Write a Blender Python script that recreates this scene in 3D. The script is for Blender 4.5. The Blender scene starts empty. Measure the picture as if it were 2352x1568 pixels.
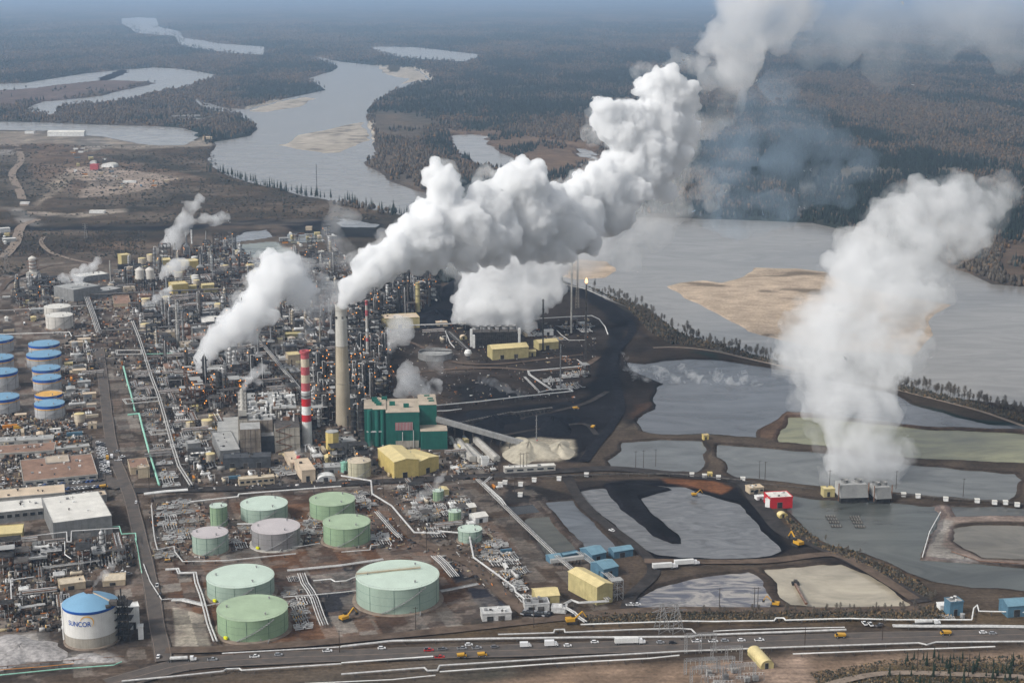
import bpy, math, random
import numpy as np
from mathutils import Vector, Matrix, noise as mnoise
R = math.radians
random.seed(7); rng = np.random.default_rng(7)
S = bpy.context.scene
C = S.collection

# ------------------------------------------------------------------ camera
CAM_H, PITCH, FPX, CX, CY = 400.0, R(12.77), 3593.0, 1176.0, 784.0
cd = bpy.data.cameras.new('camera'); cam = bpy.data.objects.new('camera', cd); C.objects.link(cam)
cam.location = (0, 0, CAM_H); cam.rotation_euler = (math.pi/2 - PITCH, 0, 0)
cd.sensor_width = 36; cd.lens = 36*FPX/2352; cd.clip_start = 1; cd.clip_end = 400000
S.camera = cam

# ------------------------------------------------------------------ world, sun, exposure
SUN_EL, SUN_AZ = R(42), R(-120)          # high thin overcast, brighter side behind the left shoulder
w = bpy.data.worlds.new('World'); S.world = w; w.use_nodes = True
nt = w.node_tree; nt.nodes.clear()
sky = nt.nodes.new('ShaderNodeTexSky'); sky.sky_type = 'NISHITA'; sky.sun_disc = False
sky.sun_elevation = SUN_EL; sky.sun_rotation = SUN_AZ; sky.dust_density = 3.0; sky.air_density = 1.0; sky.ozone_density = 1.0
hs = nt.nodes.new('ShaderNodeHueSaturation'); hs.inputs['Saturation'].default_value = 0.20
bg = nt.nodes.new('ShaderNodeBackground'); bg.inputs['Strength'].default_value = 0.09
wo = nt.nodes.new('ShaderNodeOutputWorld')
nt.links.new(sky.outputs[0], hs.inputs['Color']); nt.links.new(hs.outputs[0], bg.inputs[0]); nt.links.new(bg.outputs[0], wo.inputs[0])
sl = bpy.data.lights.new('sun', 'SUN'); sun = bpy.data.objects.new('sun', sl); C.objects.link(sun)
sl.energy = 1.5; sl.angle = R(10); sl.color = (1.0, 0.955, 0.89)
sun.rotation_euler = (math.pi/2 - SUN_EL, 0, math.pi - SUN_AZ)
S.view_settings.view_transform = 'Standard'; S.view_settings.look = 'None'
S.view_settings.exposure = 0.78; S.view_settings.gamma = 1.0
S.cycles.use_denoising = True
S.cycles.max_bounces = 24; S.cycles.volume_bounces = 20; S.cycles.diffuse_bounces = 3; S.cycles.glossy_bounces = 2
S.cycles.transparent_max_bounces = 8
S.cycles.volume_step_rate = 1.0; S.cycles.volume_max_steps = 256

# ------------------------------------------------------------------ helpers
ST, CT = math.sin(PITCH), math.cos(PITCH)
def ray(px, py):
    x = (px-CX)/FPX; y = (CY-py)/FPX
    return x, CT + y*ST, -ST + y*CT
def gp(px, py, z=0.0):
    "ground point seen at a place of the photograph"
    dx, dy, dz = ray(px, py); t = (z-CAM_H)/dz
    return Vector((dx*t, dy*t, z))
def at(px, py, Y):
    "point at world depth Y seen at a place of the photograph"
    dx, dy, dz = ray(px, py); t = Y/dy
    return Vector((dx*t, Y, CAM_H+dz*t))
def scale_at(p):          # picture units per metre at a world point
    d = p[1]*CT + (CAM_H-p[2])*ST
    return FPX/d
def topz(base, py):       # height above ground of something standing on base whose top is seen at row py
    y = (CY-py)/FPX
    return CAM_H + base[1]*(-ST+y*CT)/(CT+y*ST)
GRID = R(18)
UX = Vector((math.cos(GRID), math.sin(GRID), 0)); UY = Vector((-math.sin(GRID), math.cos(GRID), 0))

MATS = {}
def mat(name, col, rough=0.7, metal=0.0, var=0.12, scale=0.15, spec=0.18, streak=0.0, bump=0.0, col2=None, emit=None, stretch=None):
    if name in MATS: return MATS[name]
    m = bpy.data.materials.new(name); m.use_nodes = True; t = m.node_tree; N = t.nodes; L = t.links
    b = N['Principled BSDF']; b.inputs['Roughness'].default_value = rough; b.inputs['Metallic'].default_value = metal
    b.inputs['Specular IOR Level'].default_value = spec
    tc = N.new('ShaderNodeTexCoord'); mp = N.new('ShaderNodeMapping'); L.new(tc.outputs['Object'], mp.inputs[0])
    if stretch: mp.inputs['Scale'].default_value = stretch
    n = N.new('ShaderNodeTexNoise'); n.inputs['Scale'].default_value = scale; n.inputs['Detail'].default_value = 6; n.inputs['Roughness'].default_value = 0.65
    L.new(mp.outputs[0], n.inputs['Vector'])
    r = N.new('ShaderNodeValToRGB')
    c2 = col2 or tuple(c*(1-2.2*var) for c in col)
    c1 = tuple(min(1, c*(1+var)) for c in col)
    r.color_ramp.elements[0].position = 0.32; r.color_ramp.elements[0].color = (*c2, 1)
    r.color_ramp.elements[1].position = 0.66; r.color_ramp.elements[1].color = (*c1, 1)
    L.new(n.outputs['Fac'], r.inputs[0]); out = r.outputs[0]
    if streak:
        mp2 = N.new('ShaderNodeMapping'); L.new(tc.outputs['Object'], mp2.inputs[0]); mp2.inputs['Scale'].default_value = (0.9, 0.9, 0.05)
        n2 = N.new('ShaderNodeTexNoise'); n2.inputs['Scale'].default_value = 1.0; n2.inputs['Detail'].default_value = 3; L.new(mp2.outputs[0], n2.inputs['Vector'])
        mr = N.new('ShaderNodeMapRange'); mr.inputs[1].default_value = 0.45; mr.inputs[2].default_value = 0.75; mr.inputs[3].default_value = 0; mr.inputs[4].default_value = streak
        L.new(n2.outputs['Fac'], mr.inputs[0])
        mx = N.new('ShaderNodeMix'); mx.data_type = 'RGBA'; L.new(mr.outputs[0], mx.inputs[0]); L.new(out, mx.inputs[6]); mx.inputs[7].default_value = (col[0]*0.45, col[1]*0.4, col[2]*0.35, 1)
        out = mx.outputs[2]
    L.new(out, b.inputs['Base Color'])
    if bump:
        bu = N.new('ShaderNodeBump'); bu.inputs['Strength'].default_value = bump; L.new(n.outputs['Fac'], bu.inputs['Height']); L.new(bu.outputs[0], b.inputs['Normal'])
    if emit:
        b.inputs['Emission Color'].default_value = (*emit[0], 1); b.inputs['Emission Strength'].default_value = emit[1]
    MATS[name] = m; return m

class MB:
    "collects simple solids into one mesh"
    def __init__(s): s.v = []; s.f = []; s.mi = []
    def add(s, vs, fs, mi=0):
        o = len(s.v); s.v += [tuple(v) for v in vs]; s.f += [tuple(i+o for i in f) for f in fs]; s.mi += [mi]*len(fs)
    def box(s, x0, y0, z0, x1, y1, z1, mi=0):
        s.add([(x0,y0,z0),(x1,y0,z0),(x1,y1,z0),(x0,y1,z0),(x0,y0,z1),(x1,y0,z1),(x1,y1,z1),(x0,y1,z1)],
              [(0,3,2,1),(4,5,6,7),(0,1,5,4),(1,2,6,5),(2,3,7,6),(3,0,4,7)], mi)
    def cbox(s, c, d, mi=0, rz=0):
        cx, cy, cz = c; a, b, h = d[0]/2, d[1]/2, d[2]; ca, sa = math.cos(rz), math.sin(rz)
        P = [(-a,-b),(a,-b),(a,b),(-a,b)]; q = [(cx+x*ca-y*sa, cy+x*sa+y*ca) for x, y in P]
        s.add([(x,y,cz) for x,y in q]+[(x,y,cz+h) for x,y in q], [(0,3,2,1),(4,5,6,7),(0,1,5,4),(1,2,6,5),(2,3,7,6),(3,0,4,7)], mi)
    def tube(s, p, q, r, n=8, mi=0, r2=None, caps=True):
        p, q = Vector(p), Vector(q); d = (q-p)
        if d.length < 1e-6: return
        d.normalize(); a = d.orthogonal().normalized(); b = d.cross(a); r2 = r if r2 is None else r2
        vs = []
        for c, rr in ((p, r), (q, r2)):
            for i in range(n):
                t = 2*math.pi*i/n; vs.append(c + a*(math.cos(t)*rr) + b*(math.sin(t)*rr))
        fs = [(i, (i+1)%n, n+(i+1)%n, n+i) for i in range(n)]
        if caps: fs += [tuple(range(n-1, -1, -1)), tuple(range(n, 2*n))]
        s.add(vs, fs, mi)
    def lathe(s, prof, n=32, c=(0,0), mi=0, z0=0, cap=True, seg_mi=None):
        vs = []; m = len(prof)
        for r, z in prof:
            for i in range(n):
                t = 2*math.pi*i/n; vs.append((c[0]+r*math.cos(t), c[1]+r*math.sin(t), z0+z))
        o = len(s.v); s.v += vs
        for k in range(m-1):
            for i in range(n):
                j = (i+1)%n; s.f.append((o+k*n+i, o+k*n+j, o+(k+1)*n+j, o+(k+1)*n+i)); s.mi.append(seg_mi[k] if seg_mi else mi)
        if cap:
            s.f.append(tuple(o+(m-1)*n+i for i in range(n))); s.mi.append(seg_mi[-1] if seg_mi else mi)
            s.f.append(tuple(o+i for i in range(n-1, -1, -1))); s.mi.append(seg_mi[0] if seg_mi else mi)
    def path(s, pts, r, n=6, mi=0):
        for a, b in zip(pts[:-1], pts[1:]): s.tube(a, b, r, n, mi)
        for p in pts[1:-1]: s.ball(p, r*1.03, mi)
    def ball(s, c, r, mi=0, n=6):
        c = Vector(c); vs = [c+Vector((0,0,-r))]
        k = 4
        for j in range(1, k):
            ph = -math.pi/2+math.pi*j/k
            for i in range(n):
                t = 2*math.pi*i/n; vs.append(c+Vector((r*math.cos(ph)*math.cos(t), r*math.cos(ph)*math.sin(t), r*math.sin(ph))))
        vs.append(c+Vector((0,0,r))); fs = []
        for i in range(n): fs.append((0, 1+(i+1)%n, 1+i))
        for j in range(k-2):
            for i in range(n):
                a = 1+j*n+i; b = 1+j*n+(i+1)%n; fs.append((a, b, b+n, a+n))
        o = 1+(k-2)*n
        for i in range(n): fs.append((o+i, o+(i+1)%n, len(vs)-1))
        s.add(vs, fs, mi)
    def drum(s, c, L, r, axis=0, mi=0, n=12):
        "horizontal vessel with rounded heads"
        prof = [(r*0.05, -L/2-r*0.45), (r*0.6, -L/2-r*0.35), (r, -L/2), (r, L/2), (r*0.6, L/2+r*0.35), (r*0.05, L/2+r*0.45)]
        o = len(s.v); m = len(prof)
        for rr, t in prof:
            for i in range(n):
                a = 2*math.pi*i/n; u, w_ = rr*math.cos(a), rr*math.sin(a)
                s.v.append((c[0]+t, c[1]+u, c[2]+w_) if axis == 0 else (c[0]-u, c[1]+t, c[2]+w_))
        for k in range(m-1):
            for i in range(n):
                j = (i+1)%n; s.f.append((o+k*n+i, o+k*n+j, o+(k+1)*n+j, o+(k+1)*n+i)); s.mi.append(mi)
    def build(s, name, mats, parent=None, smooth=False, loc=None, rz=0):
        me = bpy.data.meshes.new(name); me.from_pydata(s.v, [], s.f)
        if not isinstance(mats, (list, tuple)): mats = [mats]
        for m in mats: me.materials.append(m)
        if len(mats) > 1: me.polygons.foreach_set('material_index', s.mi)
        if smooth:
            me.polygons.foreach_set('use_smooth', [True]*len(me.polygons))
            try: me.set_sharp_from_angle(angle=R(40))
            except Exception: pass
        me.update()
        o = bpy.data.objects.new(name, me); C.objects.link(o)
        if parent: o.parent = parent
        if loc is not None: o.location = loc
        if rz: o.rotation_euler[2] = rz
        return o

def tag(o, label=None, cat=None, group=None, kind=None):
    if label: o['label'] = label
    if cat: o['category'] = cat
    if group: o['group'] = group
    if kind: o['kind'] = kind
    elif cat: o['kind'] = 'thing'
    return o
def thing(name, label, cat, loc=(0,0,0), rz=0.0, group=None):
    o = bpy.data.objects.new(name, None); C.objects.link(o); o.location = loc; o.rotation_euler[2] = rz
    o.empty_display_size = 1
    return tag(o, label, cat, group)
def copy_tree(o, parent=None):
    c = o.copy(); C.objects.link(c)
    if parent is not None: c.parent = parent
    for ch in KIDS.get(o.name, ()): copy_tree(ch, c)
    return c
KIDS = {}
def index_kids(root):
    "remember the children of a prototype so that copying stays quick"
    ch = list(root.children); KIDS[root.name] = ch
    for c in ch: index_kids(c)
    return root
# ------------------------------------------------------------------ noise on arrays
def vnoise(x, y, seed=0):
    xi = np.floor(x).astype(np.int64); yi = np.floor(y).astype(np.int64); fx = x-xi; fy = y-yi
    fx = fx*fx*(3-2*fx); fy = fy*fy*(3-2*fy)
    def h(a, b):
        n = (a*374761393 + b*668265263 + seed*1442695041) & 0xffffffff
        n = ((n ^ (n >> 13))*1274126177) & 0xffffffff
        return ((n ^ (n >> 16)) & 0xffff)/65535.0
    return (h(xi,yi)*(1-fx)+h(xi+1,yi)*fx)*(1-fy)+(h(xi,yi+1)*(1-fx)+h(xi+1,yi+1)*fx)*fy
def fbm(x, y, oct=4, seed=0):
    a = 0.5; s = 0; t = 0
    for k in range(oct):
        s = s + a*vnoise(x*2**k+17.3*k, y*2**k-9.1*k, seed+k); t += a; a *= 0.5
    return s/t
def sstep(a, b, x):
    t = np.clip((x-a)/(b-a), 0, 1); return t*t*(3-2*t)

# ------------------------------------------------------------------ ground plan (traced as places on the ground)
def ext(P): return [(-320 if x <= 0 else (2690 if x >= 2352 else x), y) for x, y in P]
def G(P, z=0.0): return np.array([gp(x, y, z)[:2] for x, y in ext(P)])
RIVER = [(672,128),(735,133),(777,147),(768,162),(707,180),(738,193),(750,200),(747,208),(683,220),(633,233),(567,250),(520,248),(462,233),(448,222),(450,232),(500,250),(540,255),(587,277),(593,293),(567,313),(520,322),(493,325),(488,340),(475,353),(490,373),(520,390),(550,400),(600,413),(650,430),(700,440),(750,447),(784,457),(834,467),(884,473),(934,487),(957,500),(1100,560),(1250,610),(1367,656),(1401,672),(1451,689),(1517,712),(1575,756),(1651,789),(1768,816),(1801,832),(1900,850),(2045,872),(2135,886),(2352,942),
         (2352,682),(2285,652),(2228,626),(2100,575),(1950,528),(1868,510),(1700,503),(1568,500),(1440,497),(1300,488),(1100,468),(991,445),(951,437),(884,407),(837,377),(837,363),(864,347),(856,333),(854,300),(846,277),(837,267),(844,247),(864,227),(901,203),(951,187),(991,182),(957,157),(864,150),(817,145),(784,142),(735,131)]
PONDS = {
 'far_river_bend': [(280,43),(317,40),(358,42),(365,62),(413,72),(420,87),(467,93),(507,100),(607,107),(605,123),(533,118),(467,110),(413,100),(403,80),(313,73),(300,62),(280,52)],
 'marsh_lake': [(60,248),(100,233),(167,227),(233,220),(283,207),(333,197),(370,188),(350,183),(300,180),(233,180),(287,160),(353,155),(417,158),(447,163),(500,172),(457,180),(427,192),(367,203),(313,217),(233,230),(167,233),(125,240),(130,257),(100,255)],
 'marsh_channel': [(0,214),(60,199),(150,187),(233,180),(287,160),(200,168),(60,190),(0,206)],
 'grey_pond': [(0,273),(67,280),(200,285),(367,290),(417,293),(457,305),(423,323),(367,323),(317,320),(267,310),(233,303),(183,302),(173,293),(100,290),(0,287)],
 'small_pond': [(387,265),(433,262),(507,263),(467,268),(400,269)],
 'far_lake': [(851,107),(951,108),(1101,125),(1067,137),(984,133),(924,128),(877,117)],
 'oxbow_lake': [(1041,310),(1084,308),(1131,313),(1101,322),(1131,337),(1154,353),(1240,385),(1230,400),(1144,377),(1101,367),(1067,350),(1044,333)],
 'marsh_pool': [(1317,340),(1345,342),(1390,360),(1340,352)],
 'settling_pond': [(522,552),(567,532),(612,526),(624,543),(593,548),(538,553)],
 'settling_pond_2': [(528,566),(628,554),(667,581),(597,588),(542,589)],
 'settling_pond_3': [(655,535),(733,534),(741,552),(675,556)],
 'settling_pond_4': [(552,597),(690,590),(706,610),(600,615)],
 'bank_pond': [(784,502),(868,514),(860,522),(788,520)],
 'hot_pond': [(1440,830),(1451,849),(1497,869),(1527,879),(1504,896),(1497,912),(1507,929),(1480,950),(1457,966),(1471,986),(1517,993),(1635,996),(1738,1003),(1738,986),(1768,969),(1808,943),(1868,946),(2078,973),(2352,998),(2352,988),(2268,971),(2135,938),(2088,924),(2058,905),(1930,873),(1801,849),(1755,841),(1655,824),(1588,822),(1517,828),(1477,836)],
 'green_pond': [(1788,1011),(1808,970),(1818,955),(1868,956),(2091,981),(2352,1009),(2352,1077),(2088,1047),(1868,1019)],
 'dark_pond': [(1427,1016),(1517,1006),(1612,1010),(1622,1030),(1605,1083),(1500,1080),(1437,1075),(1400,1068),(1395,1055),(1420,1035)],
 'cooling_pond': [(1651,1018),(1861,1035),(2085,1062),(2335,1087),(2348,1099),(2316,1150),(2048,1127),(1885,1114),(1701,1094),(1672,1080),(1668,1065),(1648,1045),(1646,1030)],
 'spray_pond': [(1822,1136),(1888,1145),(2048,1152),(2148,1160),(2160,1178),(2140,1225),(2112,1284),(2352,1325),(2352,1368),(2240,1347),(2140,1332),(2110,1320),(2040,1285),(1990,1264),(1930,1257),(1890,1240),(1850,1210),(1832,1190),(1815,1165)],
 'strip_pond': [(2182,1159),(2352,1177),(2352,1191),(2192,1182)],
 'clay_pond': [(2188,1210),(2235,1203),(2352,1214),(2352,1295),(2251,1278),(2236,1264),(2185,1238)],
 'coal_pond': [(1324,1125),(1351,1118),(1451,1112),(1568,1115),(1628,1135),(1701,1155),(1725,1185),(1741,1212),(1781,1245),(1795,1262),(1768,1275),(1685,1280),(1568,1278),(1517,1272),(1484,1258),(1451,1242),(1404,1195),(1351,1148)],
 'square_pond': [(1167,1158),(1224,1155),(1241,1175),(1184,1180)],
 'basin_pond': [(1201,1192),(1214,1187),(1257,1185),(1331,1266),(1317,1275),(1261,1275)],
 'basin_pond_2': [(1251,1152),(1314,1147),(1347,1182),(1417,1256),(1401,1263),(1351,1260)],
 'crusty_pond': [(1457,1382),(1467,1368),(1568,1332),(1601,1325),(1718,1312),(1735,1322),(1755,1345),(1781,1378),(1768,1392),(1568,1395),(1480,1395)],
 'tan_pond': [(1755,1307),(1938,1293),(1998,1315),(2101,1388),(2068,1393),(1818,1388)],
}
NEARP = {'hot_pond','green_pond','dark_pond','cooling_pond','spray_pond','strip_pond','clay_pond','coal_pond','square_pond','basin_pond','basin_pond_2','crusty_pond','tan_pond'}
SANDBARS = [
 [(610,332),(640,330),(673,310),(733,300),(784,288),(817,280),(848,278),(858,320),(817,337),(791,350),(733,352),(667,340)],
 [(1537,656),(1568,646),(1618,642),(1660,648),(1711,632),(1751,612),(1851,614),(1918,622),(2001,656),(2101,679),(2201,696),(2150,718),(2135,789),(2118,822),(2068,812),(1901,805),(1768,782),(1698,759),(1661,739),(1601,706),(1560,675)],
 [(1290,590),(1331,592),(1401,597),(1427,619),(1401,636),(1331,642),(1280,632)],
 [(556,256),(633,233),(700,222),(733,226),(700,245),(620,258)],
 [(864,151),(957,157),(991,182),(951,187),(905,200),(930,180),(880,172)],
]
DARKISLE = [(889,157),(893,150),(912,150),(920,157),(914,165),(896,165)]
POLYCOL = [   # (polygon, albedo, edge noise in metres, edge softness in metres)
 # open mine land, upper left
 ([(0,290),(180,300),(330,325),(470,330),(480,360),(560,400),(700,450),(800,470),(960,505),(980,560),(900,620),(760,640),(0,700)], (0.085,0.07,0.055), 60, 60),
 ([(0,296),(200,303),(280,315),(440,325),(470,318),(480,335),(400,340),(300,345),(150,335),(0,330)], (0.26,0.22,0.18), 30, 20),
 ([(60,330),(140,330),(250,350),(420,395),(480,410),(300,425),(170,445),(60,440),(50,380)], (0.15,0.115,0.09), 40, 20),
 ([(150,385),(240,380),(330,395),(410,410),(350,432),(250,450),(180,455),(200,420)], (0.34,0.27,0.22), 20, 10),
 ([(100,425),(150,395),(190,400),(130,440),(80,475),(70,470)], (0.27,0.22,0.17), 14, 8),
 ([(0,335),(30,345),(50,380),(45,430),(30,460),(50,480),(95,515),(60,520),(20,480),(0,450)], (0.24,0.22,0.20), 12, 8),
 ([(70,487),(160,492),(290,480),(300,488),(170,503),(80,497)], (0.26,0.22,0.18), 8, 6),
 ([(160,515),(880,495),(880,512),(600,520),(160,532)], (0.05,0.045,0.04), 20, 10),
 ([(100,555),(300,530),(420,540),(430,590),(250,610),(60,600),(0,590),(0,560)], (0.062,0.05,0.042), 40, 20),
 ([(170,322),(230,318),(260,335),(210,350)], (.28,.25,.22), 10, 8),([(0,360),(60,355),(70,400),(120,440),(60,480),(0,470)], (.06,.055,.045), 10, 10),([(280,470),(420,430),(470,440),(400,470),(300,492)], (.045,.042,.035), 10, 10),([(200,355),(330,352),(470,395),(560,420),(540,426),(420,398),(300,370)], (.05,.048,.038), 10, 10),([(200,560),(330,548),(400,560),(300,575)], (.14,.11,.085), 20, 14),([(480,518),(640,515),(700,560),(560,610),(480,590)], (.10,.078,.062), 10, 8),
 # coal
 ([(0,518),(200,519),(400,520),(600,503),(760,505),(880,515),(880,545),(760,545),(600,520),(500,528),(300,530),(0,527)], (0.012,0.013,0.018), 14, 6),
 ([(370,560),(560,560),(560,600),(370,590)], (0.04,0.038,0.036), 20, 10),
 # plant floor
 ([(0,700),(130,590),(330,600),(480,520),(640,515),(760,600),(1000,650),(1270,650),(1330,640),(1420,700),(1400,800),(1380,870),(1300,960),(1340,1060),(1240,1120),(1500,1270),(1440,1420),(1100,1470),(-100,1640),(0,1640)], (0.088,0.074,0.064), 14, 10),
 ([(220,640),(420,640),(440,800),(250,810)], (0.10,0.078,0.068), 10, 10),
 ([(400,570),(540,560),(760,640),(760,760),(420,750)], (0.10,0.08,0.07), 14, 14),
 ([(235,790),(600,780),(760,800),(1010,930),(1010,1040),(760,1110),(430,1120),(300,1080)], (0.075,0.066,0.060), 14, 14),
 ([(0,880),(180,960),(210,1100),(0,1110)], (0.10,0.085,0.075), 10, 10),
 # dark ground by the sulphur and coke area
 ([(880,660),(1340,645),(1420,700),(1450,740),(1440,800),(1380,870),(1380,980),(1340,1062),(1150,1040),(1000,990),(1000,900),(860,860)], (0.040,0.036,0.035), 18, 16),
 ([(870,680),(1040,660),(1080,745),(980,760),(950,740),(880,742)], (0.014,0.015,0.020), 14, 8),
 ([(960,790),(1090,810),(1110,850),(960,870),(930,830)], (0.10,0.09,0.085), 14, 14),
 ([(1030,885),(1130,868),(1200,900),(1230,915),(1060,925)], (0.016,0.017,0.021), 10, 6),
 ([(1280,650),(1345,650),(1400,690),(1450,720),(1475,760),(1445,800),(1435,850),(1445,900),(1440,950),(1395,990),(1365,1030),(1340,1062),(1300,1062),(1326,1010),(1240,1005),(1160,1020),(1060,1003),(1010,980),(1005,948),(1200,932),(1320,920),(1352,905),(1362,850),(1395,790),(1408,750),(1385,712),(1330,685)], (0.0125,0.0135,0.018), 8, 5),
 ([(1450,720),(1500,760),(1530,800),(1450,805),(1440,830),(1451,849),(1497,869),(1530,879),(1506,896),(1499,912),(1509,929),(1480,952),(1457,966),(1430,985),(1420,940),(1425,850)], (0.026,0.023,0.023), 8, 6),
 ([(1455,930),(1495,925),(1480,950),(1450,962)], (0.06,0.042,0.034), 6, 5),
 ([(1340,650),(1420,672),(1480,695),(1530,730),(1570,765),(1650,795),(1800,838),(1930,862),(2060,884),(2352,960),(2352,985),(2130,930),(2040,900),(1800,845),(1640,812),(1540,800),(1480,730),(1400,690)], (0.040,0.036,0.033), 6, 5),
 ([(1460,735),(1520,740),(1560,775),(1640,800),(1560,808),(1500,790)], (0.06,0.05,0.042), 6, 6),
 ([(1440,760),(1540,800),(1600,812),(1640,822),(1568,832),(1480,845),(1430,835),(1430,800)], (0.045,0.038,0.034), 5, 5),
 ([(1640,798),(1800,832),(1930,845),(2060,876),(2352,952),(2352,1000),(2240,962),(2130,932),(2050,912),(1900,880),(1780,848),(1650,826)], (0.05,0.043,0.036), 3, 4),
 # dykes and pond land
 ([(1330,1062),(1400,985),(1470,985),(1520,995),(1740,1003),(1810,1012),(2352,1090),(2352,1700),(1300,1700),(1100,1420),(1400,1400),(1480,1290),(1240,1120),(1300,1080)], (0.080,0.069,0.059), 5, 5),
 ([(1738,1003),(1740,985),(1768,967),(1806,942),(1870,944),(1870,957),(1820,957),(1808,975),(1790,1010)], (0.13,0.095,0.075), 4, 4),
 ([(2070,970),(2352,996),(2352,1010),(2070,981)], (0.11,0.085,0.07), 4, 3),
 ([(1310,1105),(1420,1100),(1640,1100),(1700,1110),(1740,1160),(1800,1225),(1900,1262),(2000,1290),(2100,1370),(2085,1385),(1950,1300),(1820,1280),(1640,1290),(1500,1285),(1420,1240),(1310,1130)], (0.034,0.031,0.031), 5, 4),
 ([(1380,1112),(1395,1142),(1451,1192),(1501,1230),(1544,1248),(1578,1250),(1576,1228),(1534,1195),(1501,1172),(1477,1142),(1517,1132),(1568,1128),(1640,1140),(1700,1155),(1735,1215),(1790,1260),(1700,1279),(1560,1278),(1480,1258),(1500,1283),(1600,1290),(1780,1284),(1820,1262),(1790,1225),(1740,1165),(1690,1120),(1560,1105),(1440,1100)], (0.011,0.012,0.016), 4, 2),
 ([(1520,1098),(1640,1105),(1680,1122),(1660,1135),(1600,1120),(1530,1108)], (0.16,0.08,0.045), 4, 3),
 ([(1800,1200),(1832,1200),(1890,1245),(1960,1262),(2050,1300),(2110,1330),(2080,1340),(1960,1280),(1880,1252)], (0.12,0.085,0.06), 4, 4),
 ([(2145,1160),(2185,1160),(2200,1182),(2352,1192),(2352,1208),(2230,1196),(2190,1203),(2182,1240),(2250,1285),(2352,1300),(2352,1312),(2118,1285)], (0.21,0.165,0.14), 4, 3),
 ([(2152,1200),(2165,1190),(2190,1196),(2172,1220),(2165,1250),(2240,1290),(2200,1290),(2130,1278)], (0.26,0.24,0.215), 3, 3),
 # bottom land and sulphur floor
 ([(1000,1440),(1450,1405),(2352,1395),(2352,1430),(1500,1440),(1000,1470)], (0.105,0.085,0.06), 5, 6),
 ([(1350,1530),(2352,1480),(2352,1700),(1000,1700),(1000,1580)], (0.22,0.155,0.11), 8, 10),
 ([(1850,1560),(2000,1530),(2352,1510),(2352,1590),(1900,1600)], (0.10,0.085,0.05), 6, 8),
 ([(1640,1530),(1850,1500),(1880,1590),(1600,1600)], (0.26,0.19,0.145), 6, 8),
 # tank farm
 ([(430,1165),(700,1130),(880,1120),(960,1240),(1010,1270),(1090,1400),(860,1450),(700,1480),(520,1500),(400,1420),(370,1290)], (0.135,0.084,0.058), 6, 8),
 ([(700,1322),(820,1300),(815,1350),(825,1400),(760,1440),(735,1380)], (0.034,0.038,0.05), 3, 2),
 ([(395,1392),(465,1412),(484,1482),(405,1482)], (0.36,0.32,0.26), 1, 1),
 ([(1030,1290),(1048,1278),(1110,1322),(1045,1338)], (0.03,0.034,0.045), 3, 2),
 ([(1072,1352),(1105,1342),(1166,1392),(1125,1402),(1090,1380)], (0.034,0.038,0.055), 3, 2),
 ([(1030,1410),(1100,1395),(1120,1410),(1080,1428),(1030,1430)], (0.14,0.12,0.11), 3, 4),
 ([(1160,1110),(1240,1118),(1330,1140),(1310,1146),(1250,1150),(1160,1155)], (0.03,0.029,0.030), 3, 3),
 ([(1170,1012),(1240,1003),(1320,1010),(1325,1045),(1280,1060),(1190,1058),(1155,1035)], (0.36,0.32,0.25), 5, 4),
 ([(0,1460),(90,1455),(112,1500),(112,1530),(0,1540)], (0.30,0.28,0.26), 4, 4),
 ([(120,1500),(250,1500),(290,1518),(130,1530)], (0.28,0.26,0.24), 2, 3),
]
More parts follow.
